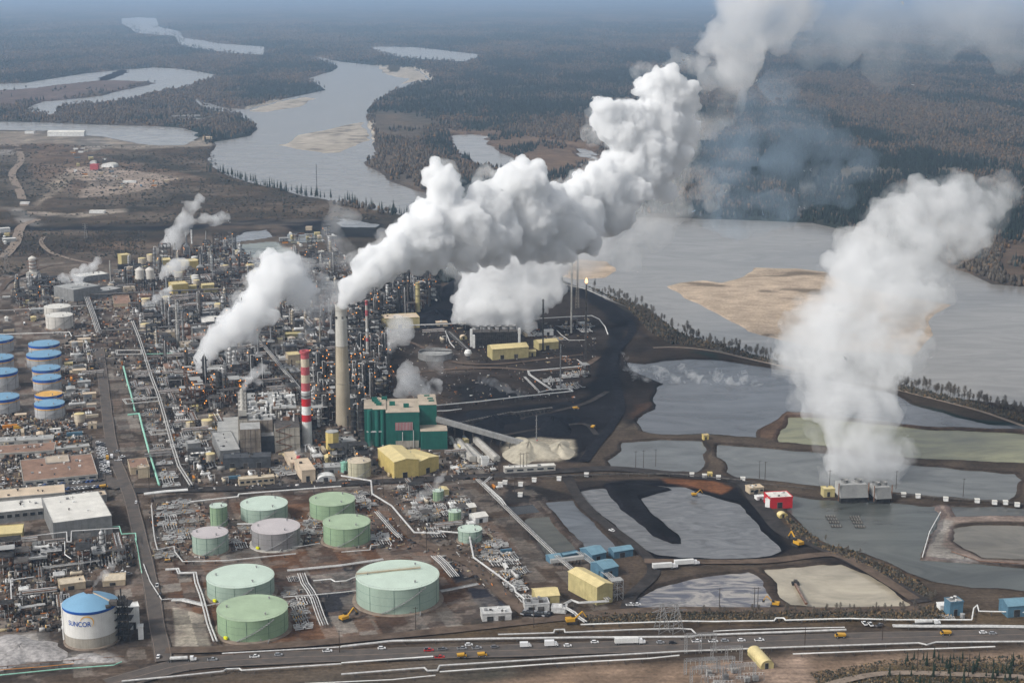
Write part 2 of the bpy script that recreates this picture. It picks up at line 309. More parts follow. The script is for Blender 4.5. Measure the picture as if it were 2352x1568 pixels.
# forest colours further out
def build_ground():
    ys = np.concatenate([np.arange(1900, 1640, -20.0), np.arange(1640, 400, -1.7), np.arange(400, 60, -1.4), np.arange(60, -10, -1.0), [-12,-14,-16,-18,-20,-22,-24,-25]])
    xs = np.concatenate([np.arange(-900, -100, 12.0), np.arange(-100, 2460, 3.0), np.arange(2460, 3300, 12.0)])
    yy, xx = np.meshgrid(ys, xs, indexing='ij')
    dx = (xx-CX)/FPX; dy = (CY-yy)/FPX; t = CAM_H/(ST-dy*CT)
    X = dx*t; Y = (CT+dy*ST)*t
    n0, n1 = X.shape; X = X.ravel(); Y = Y.ravel()
    col = np.zeros((len(X), 3)); px = xx.ravel(); py = yy.ravel()
    # wild land: brown deciduous / bog with dark spruce patches
    f1 = fbm(X/420, Y/900, 5, 3); f2 = fbm(X/90, Y/160, 4, 11); f3 = fbm(X/2200, Y/3000, 3, 31)
    dark = np.array([0.018,0.030,0.026]); brown = np.array([0.105,0.078,0.056]); orange = np.array([0.13,0.088,0.055]); grey=np.array([0.075,0.066,0.055])
    a = sstep(0.40, 0.60, f1*0.6+f2*0.4+ (f3-0.5)*0.25)[:,None]; b = sstep(0.58, 0.72, f2*0.55+f1*0.45)[:,None]
    col[:] = dark*(1-a)+(grey*0.6+brown*0.4)*a; col = col*(1-b)+orange*b
    Z = fbm(X/700, Y/700, 4, 5)*0+ (fbm(X/40, Y/40, 3, 8)-0.5)*1.2
    wild = np.ones(len(X), bool)
    X0, Y0 = X, Y
    wn1 = fbm(X/30, Y/30, 4, 21)-0.5; wn2 = fbm(X/30+50, Y/30-30, 4, 22)-0.5
    wl1 = fbm(X/150, Y/150, 4, 23)-0.5; wl2 = fbm(X/150+50, Y/150-30, 4, 24)-0.5
    def sdf(P, warp, large=False):
        x0, y0 = P.min(0)-60-warp*2; x1, y1 = P.max(0)+60+warp*2
        idx = np.nonzero((X > x0) & (X < x1) & (Y > y0) & (Y < y1))[0]
        a_, b_ = (wl1, wl2) if large else (wn1, wn2)
        qx = X[idx]+a_[idx]*warp*2; qy = Y[idx]+b_[idx]*warp*2
        d2 = np.full(len(idx), 1e18); ins = np.zeros(len(idx), bool)
        n = len(P)
        for i in range(n):
            ax, ay = P[i]; bx, by = P[(i+1)%n]; ex, ey = bx-ax, by-ay
            tt = np.clip(((qx-ax)*ex+(qy-ay)*ey)/(ex*ex+ey*ey+1e-9), 0, 1)
            d2 = np.minimum(d2, (qx-ax-tt*ex)**2+(qy-ay-tt*ey)**2)
            c = (ay > qy) != (by > qy)
            with np.errstate(divide='ignore', invalid='ignore'):
                xi = ax+(qy-ay)*ex/(ey if ey != 0 else 1e-9)
            ins ^= c & (qx < xi)
        d = np.sqrt(d2); d[ins] *= -1
        return idx, d
    treeok = np.ones(len(X), bool)
    for P, c, wv, soft in POLYCOL:
        idx, d = sdf(G(P), wv, wv > 25)
        k = 1-sstep(-soft, soft, d); k = k[:, None]
        va = (0.55+0.9*fbm(X[idx]/16, Y[idx]/22, 5, 77))[:, None]
        col[idx] = col[idx]*(1-k)+np.array(c)*(np.array([.86,.76,.67]) if max(c) < .2 else 1)*va*k
        wild[idx[d < 0]] = False; treeok[idx[d < 5]] = False
    # pads, tracks and spills on the plant floor, laid out on the plant grid
    u = X*math.cos(GRID)+Y*math.sin(GRID); v = -X*math.sin(GRID)+Y*math.cos(GRID)
    pad = vnoise(np.floor(u/26), np.floor(v/34), 40); pad2 = vnoise(np.floor(u/11+.3), np.floor(v/15), 41)
    idx, d = sdf(G([(0,700),(130,600),(330,610),(480,560),(640,560),(760,610),(860,700),(880,860),(840,1000),(1010,1040),(1240,1120),(1400,1290),(1420,1400),(1100,1440),(500,1500),(-100,1640)]), 8)
    e = idx[d < 0]; k = ((sstep(.62,.66,pad[e])*.55+sstep(.7,.74,pad2[e])*.4))[:,None]; tint = np.where((pad2[e] > .5)[:,None], np.array([.22,.195,.17]), np.array([.17,.125,.10])); col[e] = col[e]*(1-k)+tint*k
    k = (sstep(.66,.70,vnoise(np.floor(u[e]/19), np.floor(v[e]/27+.4), 43))*.5)[:,None]; col[e] = col[e]*(1-k)+np.array([.035,.033,.032])*k
    k = sstep(.56,.68,fbm(X[e]/9, Y[e]/9, 4, 66))[:,None]*.5; col[e] = col[e]*(1-k)+np.array([.20,.165,.14])*k
    # slopes and terraces of the mine land
    idx, d = sdf(G([(0,290),(180,300),(330,325),(480,340),(560,400),(700,450),(960,505),(980,560),(900,620),(760,640),(0,700)]), 60, True)
    e = idx[d < 0]; q = fbm(X[e]/130+Y[e]/900, Y[e]/70, 5, 71); k = sstep(.5,.62,q)[:,None]*.45; col[e] = col[e]*(1-k)+np.array([.15,.125,.10])*k; k = sstep(.47,.36,q)[:,None]*.5; col[e] = col[e]*(1-k)+np.array([.025,.026,.022])*k
    Z[e] += 6*(fbm(X[e]/180, Y[e]/110, 3, 72)-.5)*sstep(0,-80,d[d < 0])
    # marsh and meadow tints beyond the plant
    for P, c, k0 in (([(0,220),(60,200),(230,183),(350,184),(365,190),(280,207),(160,228),(60,245),(0,247)], (0.115,0.085,0.075), .9),
                     ([(1010,300),(1150,300),(1400,340),(1500,420),(1300,420),(1180,400),(1050,380),(1000,330)], (0.14,0.095,0.065), .85),
                     ([(820,300),(860,330),(860,420),(960,440),(1000,440),(950,400),(900,350),(870,300)], (0.095,0.08,0.065), .8),
                     ([(840,255),(1000,262),(1020,290),(940,330),(860,310)], (0.10,0.084,0.068), .6),
                     ([(1900,385),(2352,380),(2352,400),(2100,402),(1900,420)], (0.14,0.115,0.085), .7),
                     ([(1880,425),(2080,430),(2060,455),(1880,440)], (0.12,0.10,0.07), .7),
                     ([(2250,560),(2352,540),(2352,680),(2285,650)], (0.10,0.07,0.05), .8)):
        idx, d = sdf(G(P), 40, True); k = (1-sstep(-40, 40, d))[:, None]*k0; col[idx] = col[idx]*(1-k)+np.array(c)*k*(0.7+0.6*f2[idx])[:,None]
        treeok[idx[(d < -20) & (f2[idx] > .38)]] = False
    # water bodies: sink the bed, note the surface faces
    surf = {}
    lev = np.zeros(len(X))
    def sink(name, P, warp, large, wet=True, lvl=-1.5, bw=None, P2=None):
        idx, d = sdf(P, warp, large)
        if P2 is not None:
            D = np.full(len(X), 1e9); D[idx] = d; i2, d2 = sdf(P2, warp, large); D[i2] = np.minimum(D[i2], d2); idx = np.nonzero(D < 1e8)[0]; d = D[idx]
        dist = Y[idx]; bw_ = np.maximum(4.0, dist*0.0022) if bw is None else bw
        k = sstep(-bw_*1.6, bw_*0.8, d); Z[idx] = (lvl-4)*(1-k)+Z[idx]*k
        e = (d > 0) & (d < bw_*1.1); col[idx[e]] *= (0.62, 0.62, 0.66)
        treeok[idx[d < 6]] = False; wild[idx[d < bw_*0.8]] = False
        m = np.zeros(len(X), bool); m[idx[d < bw_*1.8]] = True; surf[name] = (m, lvl)
        return idx, d
    rid, rd = sink('river', G(RIVER), 14, True, P2=G(RIVER, 9))
    for k, P in PONDS.items():
        near = k in NEARP
        sink(k, G(P), 5.5 if near else 10, False, lvl=-1.2, P2=G(P, 11) if max(y for x, y in P) < 420 else None)
    # sandbars rise out of the river
    for i, P in enumerate(SANDBARS):
        idx, d = sdf(G(P), 22, True); bw = 14 if i in (1, 2) else 26
        k = 1-sstep(-bw, bw, d)
        Z[idx] = np.maximum(Z[idx], -1.5-4+4.9*k+0.5*(f2[idx]-0.5)*k)
        sand = np.array([0.40,0.315,0.235]) if i in (1,2) else np.array([0.36,0.32,0.27])
        wet = sstep(0.60, 0.74, fbm(X[idx]/70, Y[idx]/45, 4, 90+i))[:, None]
        m = k > 0.02; cc = sand*(0.85+0.3*f2[idx][:, None]); cc = cc*(1-wet*0.55)
        col[idx[m]] = cc[m]
    idx, d = sdf(G(DARKISLE), 4, False); k = d < 0; Z[idx[k]] = 1; col[idx[k]] = (0.05,0.045,0.03)
    # coal tongue in the coal pond
    idx, d = sdf(G([(1380,1108),(1394,1142),(1451,1192),(1501,1230),(1544,1248),(1578,1250),(1572,1226),(1534,1195),(1501,1172),(1477,1142),(1520,1130),(1560,1120),(1450,1106)]), 3, False)
    k = 1-sstep(-6, 2, d); Z[idx] = Z[idx]*(1-k)+(0.6+1.2*fbm(X[idx]/9, Y[idx]/9, 3, 5))*k
    # dykes round the near ponds stand a little proud
    # canopy of the wild land
    dist = np.hypot(X, Y)
    wf = wild & (dist > 2300)
    Z[wf] += (1+5*fbm(X[wf]/60, Y[wf]/60, 3, 61))*sstep(2300, 2600, dist[wf])*1.0
    # faces
    ii = np.arange(n0*n1).reshape(n0, n1)
    a0 = ii[:-1, :-1].ravel(); a1 = ii[:-1, 1:].ravel(); a2 = ii[1:, 1:].ravel(); a3 = ii[1:, :-1].ravel()
    def grid_mesh(name, co, faces, mt, colr=None, smooth=True):
        me = bpy.data.meshes.new(name); nf = len(faces)
        me.vertices.add(len(co)); me.vertices.foreach_set('co', co.astype(np.float32).ravel())
        me.loops.add(nf*4); me.loops.foreach_set('vertex_index', faces.astype(np.int32).ravel())
        me.polygons.add(nf); me.polygons.foreach_set('loop_start', np.arange(0, nf*4, 4, dtype=np.int32))
        try: me.polygons.foreach_set('loop_total', np.full(nf, 4, dtype=np.int32))
        except Exception: pass
        me.polygons.foreach_set('use_smooth', np.full(nf, smooth))
        me.update(); me.validate()
        if colr is not None:
            at_ = me.color_attributes.new('albedo', 'FLOAT_COLOR', 'POINT')
            at_.data.foreach_set('color', np.hstack([colr, np.ones((len(colr), 1))]).astype(np.float32).ravel())
        me.materials.append(mt); o = bpy.data.objects.new(name, me); C.objects.link(o); return o
    F = np.stack([a0, a1, a2, a3], 1)
    g = grid_mesh('ground', np.stack([X, Y, Z], 1), F, ground_mat(), col)
    tag(g, 'brown and black ground of the plant and the forest plain around the river', kind='structure')
    for name, (m, lvl) in surf.items():
        sel = m[F].all(1); fs = F[sel]
        if len(fs) == 0: continue
        u, inv = np.unique(fs, return_inverse=True)
        co = np.stack([X[u], Y[u], np.full(len(u), lvl)], 1)
        nm = 'river' if name == 'river' else ('lake' if 'lake' in name else 'pond')
        if name == 'far_river_bend': nm = 'river'
        o = grid_mesh(nm, co, inv.reshape(-1, 4), water_mat(name), smooth=False)
        tag(o, kind='structure')
    return dict(X=X, Y=Y, Z=Z, ok=treeok & wild, px=px, py=py, f1=f1, f2=f2)

def ground_mat():
    m = bpy.data.materials.new('ground_soil'); m.use_nodes = True; N = m.node_tree.nodes; L = m.node_tree.links
    b = N['Principled BSDF']; b.inputs['Roughness'].default_value = 0.95; b.inputs['Specular IOR Level'].default_value = 0.03
    va = N.new('ShaderNodeVertexColor'); va.layer_name = 'albedo'
    geo = N.new('ShaderNodeNewGeometry')
    n = N.new('ShaderNodeTexNoise'); n.inputs['Scale'].default_value = 0.35; n.inputs['Detail'].default_value = 8; n.inputs['Roughness'].default_value = 0.7
    n2 = N.new('ShaderNodeTexNoise'); n2.inputs['Scale'].default_value = 0.03; n2.inputs['Detail'].default_value = 5
    mp = N.new('ShaderNodeMapping'); mp.inputs['Rotation'].default_value = (0, 0, -GRID); mp.inputs['Scale'].default_value = (0.03, 0.3, 0.1)
    L.new(geo.outputs['Position'], mp.inputs[0])
    n3 = N.new('ShaderNodeTexNoise'); n3.inputs['Scale'].default_value = 1.0; n3.inputs['Detail'].default_value = 4; L.new(mp.outputs[0], n3.inputs['Vector'])
    L.new(geo.outputs['Position'], n.inputs['Vector']); L.new(geo.outputs['Position'], n2.inputs['Vector'])
    def mr(src, a, b_, c, d):
        q = N.new('ShaderNodeMapRange'); q.inputs[1].default_value = a; q.inputs[2].default_value = b_; q.inputs[3].default_value = c; q.inputs[4].default_value = d; L.new(src, q.inputs[0]); return q.outputs[0]
    f = N.new('ShaderNodeMath'); f.operation = 'MULTIPLY'; L.new(mr(n.outputs['Fac'], .3, .7, .6, 1.4), f.inputs[0]); L.new(mr(n2.outputs['Fac'], .3, .7, .75, 1.25), f.inputs[1])
    f2 = N.new('ShaderNodeMath'); f2.operation = 'MULTIPLY'; L.new(f.outputs[0], f2.inputs[0]); L.new(mr(n3.outputs['Fac'], .3, .7, .8, 1.22), f2.inputs[1])
    v = N.new('ShaderNodeVectorMath'); v.operation = 'SCALE'; L.new(va.outputs['Color'], v.inputs[0]); L.new(f2.outputs[0], v.inputs['Scale'])
    L.new(v.outputs[0], b.inputs['Base Color'])
    bu = N.new('ShaderNodeBump'); bu.inputs['Strength'].default_value = 0.6; bu.inputs['Distance'].default_value = 1.0; L.new(n.outputs['Fac'], bu.inputs['Height']); L.new(bu.outputs[0], b.inputs['Normal'])
    return m
WCOL = {'green_pond': (0.17,0.165,0.085), 'tan_pond': (0.33,0.29,0.22), 'clay_pond': (0.14,0.125,0.10), 'hot_pond': (0.085,0.09,0.10), 'river': (0.215,0.205,0.19),
        'coal_pond': (0.13,0.132,0.137), 'crusty_pond': (0.22,0.22,0.24), 'dark_pond': (0.10,0.105,0.105), 'cooling_pond': (0.11,0.113,0.108), 'spray_pond': (0.07,0.075,0.07),
        'strip_pond': (0.08,0.08,0.075), 'square_pond': (0.03,0.032,0.035), 'basin_pond': (0.075,0.075,0.065), 'basin_pond_2': (0.11,0.12,0.135), 'settling_pond_2': (0.16,0.175,0.145), 'settling_pond': (0.17,0.175,0.18), 'settling_pond_3': (.15,.155,.14), 'settling_pond_4': (.12,.125,.13), 'bank_pond': (.16,.165,.17)}
def water_mat(name):
    c = WCOL.get(name, (0.26,0.25,0.235))
    m = bpy.data.materials.new('water_'+name); m.use_nodes = True; N = m.node_tree.nodes; L = m.node_tree.links
    b = N['Principled BSDF']; b.inputs['Roughness'].default_value = 0.22; b.inputs['Specular IOR Level'].default_value = 0.5; b.inputs['IOR'].default_value = 1.33
    geo = N.new('ShaderNodeNewGeometry')
    n = N.new('ShaderNodeTexNoise'); n.inputs['Scale'].default_value = 0.010; n.inputs['Detail'].default_value = 8; n.inputs['Roughness'].default_value = 0.62; n.inputs['Distortion'].default_value = 2.0; mp = N.new('ShaderNodeMapping'); mp.inputs['Rotation'].default_value = (0,0,.5); mp.inputs['Scale'].default_value = (1,2.4,1); L.new(geo.outputs['Position'], mp.inputs[0]); L.new(mp.outputs[0], n.inputs['Vector'])
    r = N.new('ShaderNodeValToRGB'); k = 0.16 if name == 'river' or 'lake' in name else 0.30
    r.color_ramp.elements[0].position = 0.35; r.color_ramp.elements[0].color = (*[x*(1-k) for x in c], 1)
    r.color_ramp.elements[1].position = 0.65; r.color_ramp.elements[1].color = (*[x*(1+k) for x in c], 1)
    if name in ('crusty_pond', 'coal_pond'):
        n.inputs['Scale'].default_value = 0.03; n.inputs['Distortion'].default_value = 2.5; n.inputs['Detail'].default_value = 8
        if name == 'crusty_pond':
            r.color_ramp.elements[0].color = (0.10,0.105,0.13,1); r.color_ramp.elements[1].color = (0.33,0.31,0.29,1)
            r.color_ramp.elements[0].position = 0.42; r.color_ramp.elements[1].position = 0.58; b.inputs['Roughness'].default_value = 0.5
    L.new(n.outputs['Fac'], r.inputs[0]); L.new(r.outputs[0], b.inputs['Base Color'])
    w_ = N.new('ShaderNodeTexNoise'); w_.inputs['Scale'].default_value = 0.25; w_.inputs['Detail'].default_value = 5; L.new(geo.outputs['Position'], w_.inputs['Vector'])
    bu = N.new('ShaderNodeBump'); bu.inputs['Strength'].default_value = 0.06; bu.inputs['Distance'].default_value = 0.5; L.new(w_.outputs['Fac'], bu.inputs['Height']); L.new(bu.outputs[0], b.inputs['Normal'])
    return m
GD = build_ground()

# ------------------------------------------------------------------ haze
HAZE_D = 5.4e-5
def build_haze():
    b = MB(); b.box(-60000, -400, -12, 60000, 175000, 620); m = bpy.data.materials.new('haze_air'); m.use_nodes = True; N = m.node_tree.nodes; N.clear()
    v = N.new('ShaderNodeVolumePrincipled'); v.inputs['Color'].default_value = (0.53,0.73,1.0,1); v.inputs['Density'].default_value = HAZE_D; v.inputs['Anisotropy'].default_value = 0.2
    o = N.new('ShaderNodeOutputMaterial'); m.node_tree.links.new(v.outputs[0], o.inputs['Volume'])
    h = b.build('haze', m); tag(h, 'pale blue haze over the plain', kind='stuff'); return h
build_haze()
# ------------------------------------------------------------------ steam and smoke
def vol_mat(name, dens, col=(0.985,0.988,0.99), nscale=0.03, nlo=0, nhi=0, detail=3, aniso=0.0):
    if name in MATS: return MATS[name]
    m = bpy.data.materials.new(name); m.use_nodes = True; N = m.node_tree.nodes; L = m.node_tree.links; N.clear()
    v = N.new('ShaderNodeVolumePrincipled'); v.inputs['Color'].default_value = (*col, 1); v.inputs['Anisotropy'].default_value = aniso
    v.inputs['Density Attribute'].default_value = ''; v.inputs['Density'].default_value = dens
    if nhi > nlo:
        geo = N.new('ShaderNodeNewGeometry')
        n = N.new('ShaderNodeTexNoise'); n.inputs['Scale'].default_value = nscale; n.inputs['Detail'].default_value = detail; n.inputs['Roughness'].default_value = 0.6; n.inputs['Distortion'].default_value = 0.6
        L.new(geo.outputs['Position'], n.inputs['Vector'])
        mr = N.new('ShaderNodeMapRange'); mr.inputs[1].default_value = nlo; mr.inputs[2].default_value = nhi; mr.inputs[3].default_value = 0; mr.inputs[4].default_value = dens
        L.new(n.outputs['Fac'], mr.inputs[0]); L.new(mr.outputs[0], v.inputs['Density'])
    o = N.new('ShaderNodeOutputMaterial'); L.new(v.outputs[0], o.inputs['Volume'])
    MATS[name] = m
    return m
def billow(blobs, seed, k1=12, k2=5, s1=(0.30,0.5), s2=(0.35,0.55), dy=0.6):
    rg = random.Random(seed); out = []
    def rd():
        while True:
            v = Vector((rg.uniform(-1,1), rg.uniform(-1,1), rg.uniform(-1,1)))
            if 0.1 < v.length < 1: return v.normalized()
    for px, py, r, Y in blobs:
        c = at(px, py, Y); rr = r/scale_at(c); out.append((c, rr*0.86))
        for i in range(k1):
            d = rd(); r1 = rr*rg.uniform(*s1); c1 = c+Vector((d.x, d.y*dy, d.z))*(rr*0.80); out.append((c1, r1))
            for j in range(k2):
                e = rd(); r2 = r1*rg.uniform(*s2); out.append((c1+e*(r1*0.85), r2))
    return out
def plume(name, label, blobs, voxel, m, seed=1, group=None, cat='steam plume', amp=1.0, fringe=None, whole=False, **kw):
    pts = billow(blobs, seed, **kw)
    me = bpy.data.meshes.new(name); me.from_pydata([tuple(p[0]) for p in pts], [], [])
    ra = me.attributes.new('rad', 'FLOAT', 'POINT'); ra.data.foreach_set('value', [max(p[1], voxel*0.9) for p in pts])
    o = bpy.data.objects.new(name, me); C.objects.link(o)
    g = bpy.data.node_groups.new(name+'_cloud', 'GeometryNodeTree')
    g.interface.new_socket('Geometry', in_out='INPUT', socket_type='NodeSocketGeometry'); g.interface.new_socket('Geometry', in_out='OUTPUT', socket_type='NodeSocketGeometry')
    N = g.nodes; L = g.links
    i = N.new('NodeGroupInput'); u = N.new('NodeGroupOutput')
    na = N.new('GeometryNodeInputNamedAttribute'); na.data_type = 'FLOAT'; na.inputs[0].default_value = 'rad'
    mp = N.new('GeometryNodeMeshToPoints'); L.new(i.outputs[0], mp.inputs['Mesh']); L.new(na.outputs[0], mp.inputs['Radius'])
    pv = N.new('GeometryNodePointsToVolume')
    try: pv.resolution_mode = 'VOXEL_SIZE'
    except Exception: pv.inputs['Resolution Mode'].default_value = 'Size'
    L.new(mp.outputs[0], pv.inputs['Points']); pv.inputs['Voxel Size'].default_value = voxel; pv.inputs['Density'].default_value = 1.0; L.new(na.outputs[0], pv.inputs['Radius'])
    vm = N.new('GeometryNodeVolumeToMesh'); vm.inputs['Threshold'].default_value = 0.3; L.new(pv.outputs[0], vm.inputs['Volume'])
    L.new(vm.outputs[0], u.inputs[0])
    md = o.modifiers.new('cloud', 'NODES'); md.node_group = g
    dg = bpy.context.evaluated_depsgraph_get(); skin = bpy.data.meshes.new_from_object(o.evaluated_get(dg))
    o.modifiers.clear(); o.data = skin; bpy.data.meshes.remove(me); bpy.data.node_groups.remove(g); skin.name = name
    skin.materials.clear(); skin.materials.append(m)
    # only the one connected body of cloud
    import bmesh
    bm = bmesh.new(); bm.from_mesh(skin); bm.verts.ensure_lookup_table(); seen = np.zeros(len(bm.verts), bool); best = []
    for v0 in bm.verts:
        if seen[v0.index]: continue
        st = [v0]; seen[v0.index] = True; comp = []
        while st:
            v = st.pop(); comp.append(v)
            for e in v.link_edges:
                u_ = e.other_vert(v)
                if not seen[u_.index]: seen[u_.index] = True; st.append(u_)
        if len(comp) > len(best): best = comp
    if len(best) < len(bm.verts) and not whole:
        keep = set(v.index for v in best); bmesh.ops.delete(bm, geom=[v for v in bm.verts if v.index not in keep], context='VERTS')
    bm.to_mesh(skin); bm.free(); skin.update()
    # small puffs all over the skin
    n = len(skin.vertices); co = np.empty(n*3, np.float32); skin.vertices.foreach_get('co', co); co = co.reshape(-1, 3)
    nr = np.empty(n*3, np.float32); skin.vertices.foreach_get('normal', nr); nr = nr.reshape(-1, 3)
    def n3(f, s): # billowed noise from three planes
        a = vnoise(co[:,0]*f+s, co[:,2]*f, 1); b = vnoise(co[:,1]*f-s, co[:,0]*f+5, 2); c_ = vnoise(co[:,2]*f+9, co[:,1]*f+s, 3)
        return np.abs((a+b+c_)/3-0.5)*2
    d = (n3(1/(voxel*4.5), 3.1)*2.2+n3(1/(voxel*2.2), 7.7)*1.5+n3(1/(voxel*1.1), 1.7)*.6-0.9)*voxel*amp
    co = co+nr*d[:, None]; skin.vertices.foreach_set('co', co.ravel()); skin.update()
    tag(o, label, cat, group)
    if fringe:
        k_, vx_, m_, a_ = fringe; f = plume('steam_fringe', None, scaled(blobs, k_), vx_, m_, seed+50, cat=None, amp=a_, k1=9, k2=4); f.parent = o
    return o
def scaled(bl, k, dy=0): return [(x, y, r*k, Y+dy) for x, y, r, Y in bl]
MAIN = [(787,699,12,1402),(783,694,9,1402),(792,684,20,1402),(804,668,29,1405),(824,650,36,1410),(846,630,43,1415),(874,607,49,1425),(905,590,52,1435),(940,565,60,1450),(975,550,68,1460),
 (1010,515,66,1475),(1000,580,48,1465),(1020,465,42,1480),(1018,420,46,1485),(1060,520,76,1490),(1065,578,48,1480),(1100,440,32,1495),(1120,500,80,1510),(1130,545,66,1500),(1165,440,50,1520),(1195,425,64,1525),(1215,500,86,1535),
 (1200,545,58,1530),(1270,510,80,1560),(1260,550,54,1550),(1310,535,56,1560),(1330,500,76,1590),(1350,440,54,1600),(1385,430,60,1610),(1400,490,64,1620),(1430,440,62,1630),(1440,390,54,1640),(1475,400,60,1650),(1480,340,66,1660),(1430,310,54,1650),(1390,250,34,1640),(1376,232,18,1640),(1400,290,42,1645),(1440,270,44,1655),(1470,290,54,1665),
 (1520,300,60,1680),(1530,370,54,1685),(1515,430,38,1680),(1560,300,46,1700),(1520,240,50,1690),(1505,195,40,1690),(1535,190,44,1700),(1560,215,44,1705),(1575,250,34,1710)]
dense = vol_mat('steam_dense', 0.26)
plume('steam_plume', 'huge dense white steam plume billowing from the tall concrete chimney', MAIN, 2.3, dense, seed=3, k1=15, k2=11, s1=(.24,.44), s2=(.24,.46), amp=1.35, fringe=(1.09, 5.0, vol_mat('steam_fringe', 0.034, nscale=0.05, nlo=0.42, nhi=0.62, detail=5), 2.2))
plume('steam_plume', 'white cloud of steam rising off the long dark cooling tower', [(1100,730,22,1790),(1130,740,30,1790),(1170,742,30,1790),(1210,738,26,1790),(1075,712,34,1795),(1110,700,52,1795),(1160,690,60,1800),(1210,690,52,1800),(1245,680,26,1800),(1150,650,46,1810),(1200,640,52,1815),(1240,640,40,1815),(1190,600,66,1820),(1240,600,56,1820),(1110,650,46,1805),(1262,655,40,1815),(1150,610,60,1815),(1280,600,44,1820),(1070,680,34,1800),(1100,610,40,1815)],
      4.0, vol_mat('steam_mid', 0.11), seed=5, amp=1.4, k1=12, k2=6)
plume('steam_plume', 'thin grey veil of steam drifting below the great plume over the river', [(1090,640,50,1650),(1180,650,60,1650),(1270,640,50,1660),(1250,560,90,1680),(1330,560,90,1700),(1400,540,90,1720),(1470,500,80,1740),(1540,470,60,1760),(1540,400,60,1780),(1080,590,70,1650),(1160,600,90,1660),(1330,620,60,1690),(1580,330,50,1780)],
      7.0, vol_mat('steam_veil', 0.020, nscale=0.014, nlo=0.36, nhi=0.6), seed=6, k2=3)
plume('steam_plume', 'white steam plume leaning right from the thin stack among the process units', [(459,852,8,1568),(462,836,12,1570),(468,818,18,1572),(482,795,27,1576),(505,775,36,1580),(535,752,42,1586),(560,735,46,1592),(590,715,46,1600),(575,770,24,1590),(600,680,48,1610),(620,650,52,1618),(640,625,52,1625),(628,608,40,1630),(668,640,44,1630),(690,665,40,1635)],
      3.0, vol_mat('steam_soft', 0.13), seed=8, amp=1.4, k1=14, k2=9, s1=(.25,.45), s2=(.25,.48), fringe=(1.12, 4.5, vol_mat('steam_fringe2', 0.03, nscale=0.06, nlo=0.42, nhi=0.62, detail=5), 2.0))
plume('steam_plume', 'grey white steam drifting behind the white plume beside the tall chimney', [(705,680,40,1640),(735,680,38,1645),(760,672,36,1650),(680,620,44,1650),(720,700,36,1650),(740,640,26,1650)], 4.0, vol_mat('steam_thin', 0.034, nscale=0.03, nlo=0.34, nhi=0.55), seed=9, k2=3)
plume('steam_plume', 'tall soft white steam column rising from the two grey cooling towers', [(1940,1116,16,1240),(1962,1114,20,1240),(1985,1114,20,1240),(2020,1122,16,1240),(2036,1122,14,1240),(1950,1095,38,1242),(1990,1090,44,1244),(2035,1092,36,1242),(1930,1065,48,1246),(1975,1055,70,1250),(2030,1055,54,1250),(1950,1010,66,1256),(2000,1000,76,1260),(2035,1010,50,1260),(1930,965,60,1264),(1985,950,80,1270),(2010,930,68,1275),(1890,900,60,1280),(1930,890,88,1285),(1990,870,86,1290),(1880,850,78,1295),(1885,800,92,1300),(1970,800,100,1305),(2050,800,74,1310),(2095,700,60,1330),(1880,745,78,1320),(1950,730,90,1325),(2020,720,92,1330),(2080,740,60,1335),(1960,660,84,1345),(2040,650,92,1350),(2110,670,60,1355),(2000,590,84,1370),(2080,580,92,1375),(2150,600,60,1380),(2060,520,84,1390),(2140,520,84,1400),(2210,540,70,1405),(2120,470,64,1415),(2190,470,66,1420),(2250,490,68,1430),(2290,450,44,1440),(2320,450,34,1445)],
      3.4, vol_mat('steam_tower', 0.046, nscale=0.028, nlo=0.38, nhi=0.62, detail=5), seed=11, k1=13, k2=8, s1=(.26,.46), amp=1.1, fringe=(1.13, 6.0, vol_mat('steam_fringe3', 0.014, nscale=0.04, nlo=0.42, nhi=0.62, detail=5), 1.8))
plume('steam_plume', 'faint ragged steam hanging beside the soft white steam column', [(1860,760,50,1330),(2120,760,50,1330),(2100,860,46,1300),(1850,860,30,1310),(2180,600,60,1380),(2280,540,60,1420),(2090,430,30,1420),(2330,430,30,1450),(1960,560,50,1390),(2010,500,40,1400)],
      6.0, vol_mat('steam_rag', 0.016, nscale=0.025, nlo=0.40, nhi=0.6), seed=12, k2=4)
plume('steam_plume', 'high drifting plume of greyish steam rising from the top of the great plume', [(1650,285,26,1760),(1665,250,40,1770),(1685,210,48,1780),(1690,170,56,1790),(1700,130,66,1800),(1700,90,76,1810),(1720,50,84,1820),(1750,10,90,1830),(1690,20,60,1830),(1630,180,40,1790),(1600,150,36,1770),(1590,230,40,1760),(1610,290,40,1760),(1640,100,44,1800),(1560,140,30,1750),(1780,60,60,1830),(1820,10,70,1835),(1760,-40,90,1830)],
      6.0, vol_mat('steam_high', 0.026, nscale=0.014, nlo=0.34, nhi=0.60), seed=13, k2=4)
plume('smoke_veil', 'wide pale grey veil of cloud across the far plain at the top', [(1800,20,90,3000),(1900,50,110,3000),(2000,20,120,3000),(2100,60,110,3000),(2200,30,120,3000),(2320,60,100,3000),(1850,90,70,3000),(2060,120,80,3000),(1700,0,70,3000),(2420,60,100,3000),(2300,0,100,3000)],
      16.0, vol_mat('veil_high', 0.0042, nscale=0.006, nlo=0.36, nhi=0.62), seed=14, k2=3, cat='smoke')
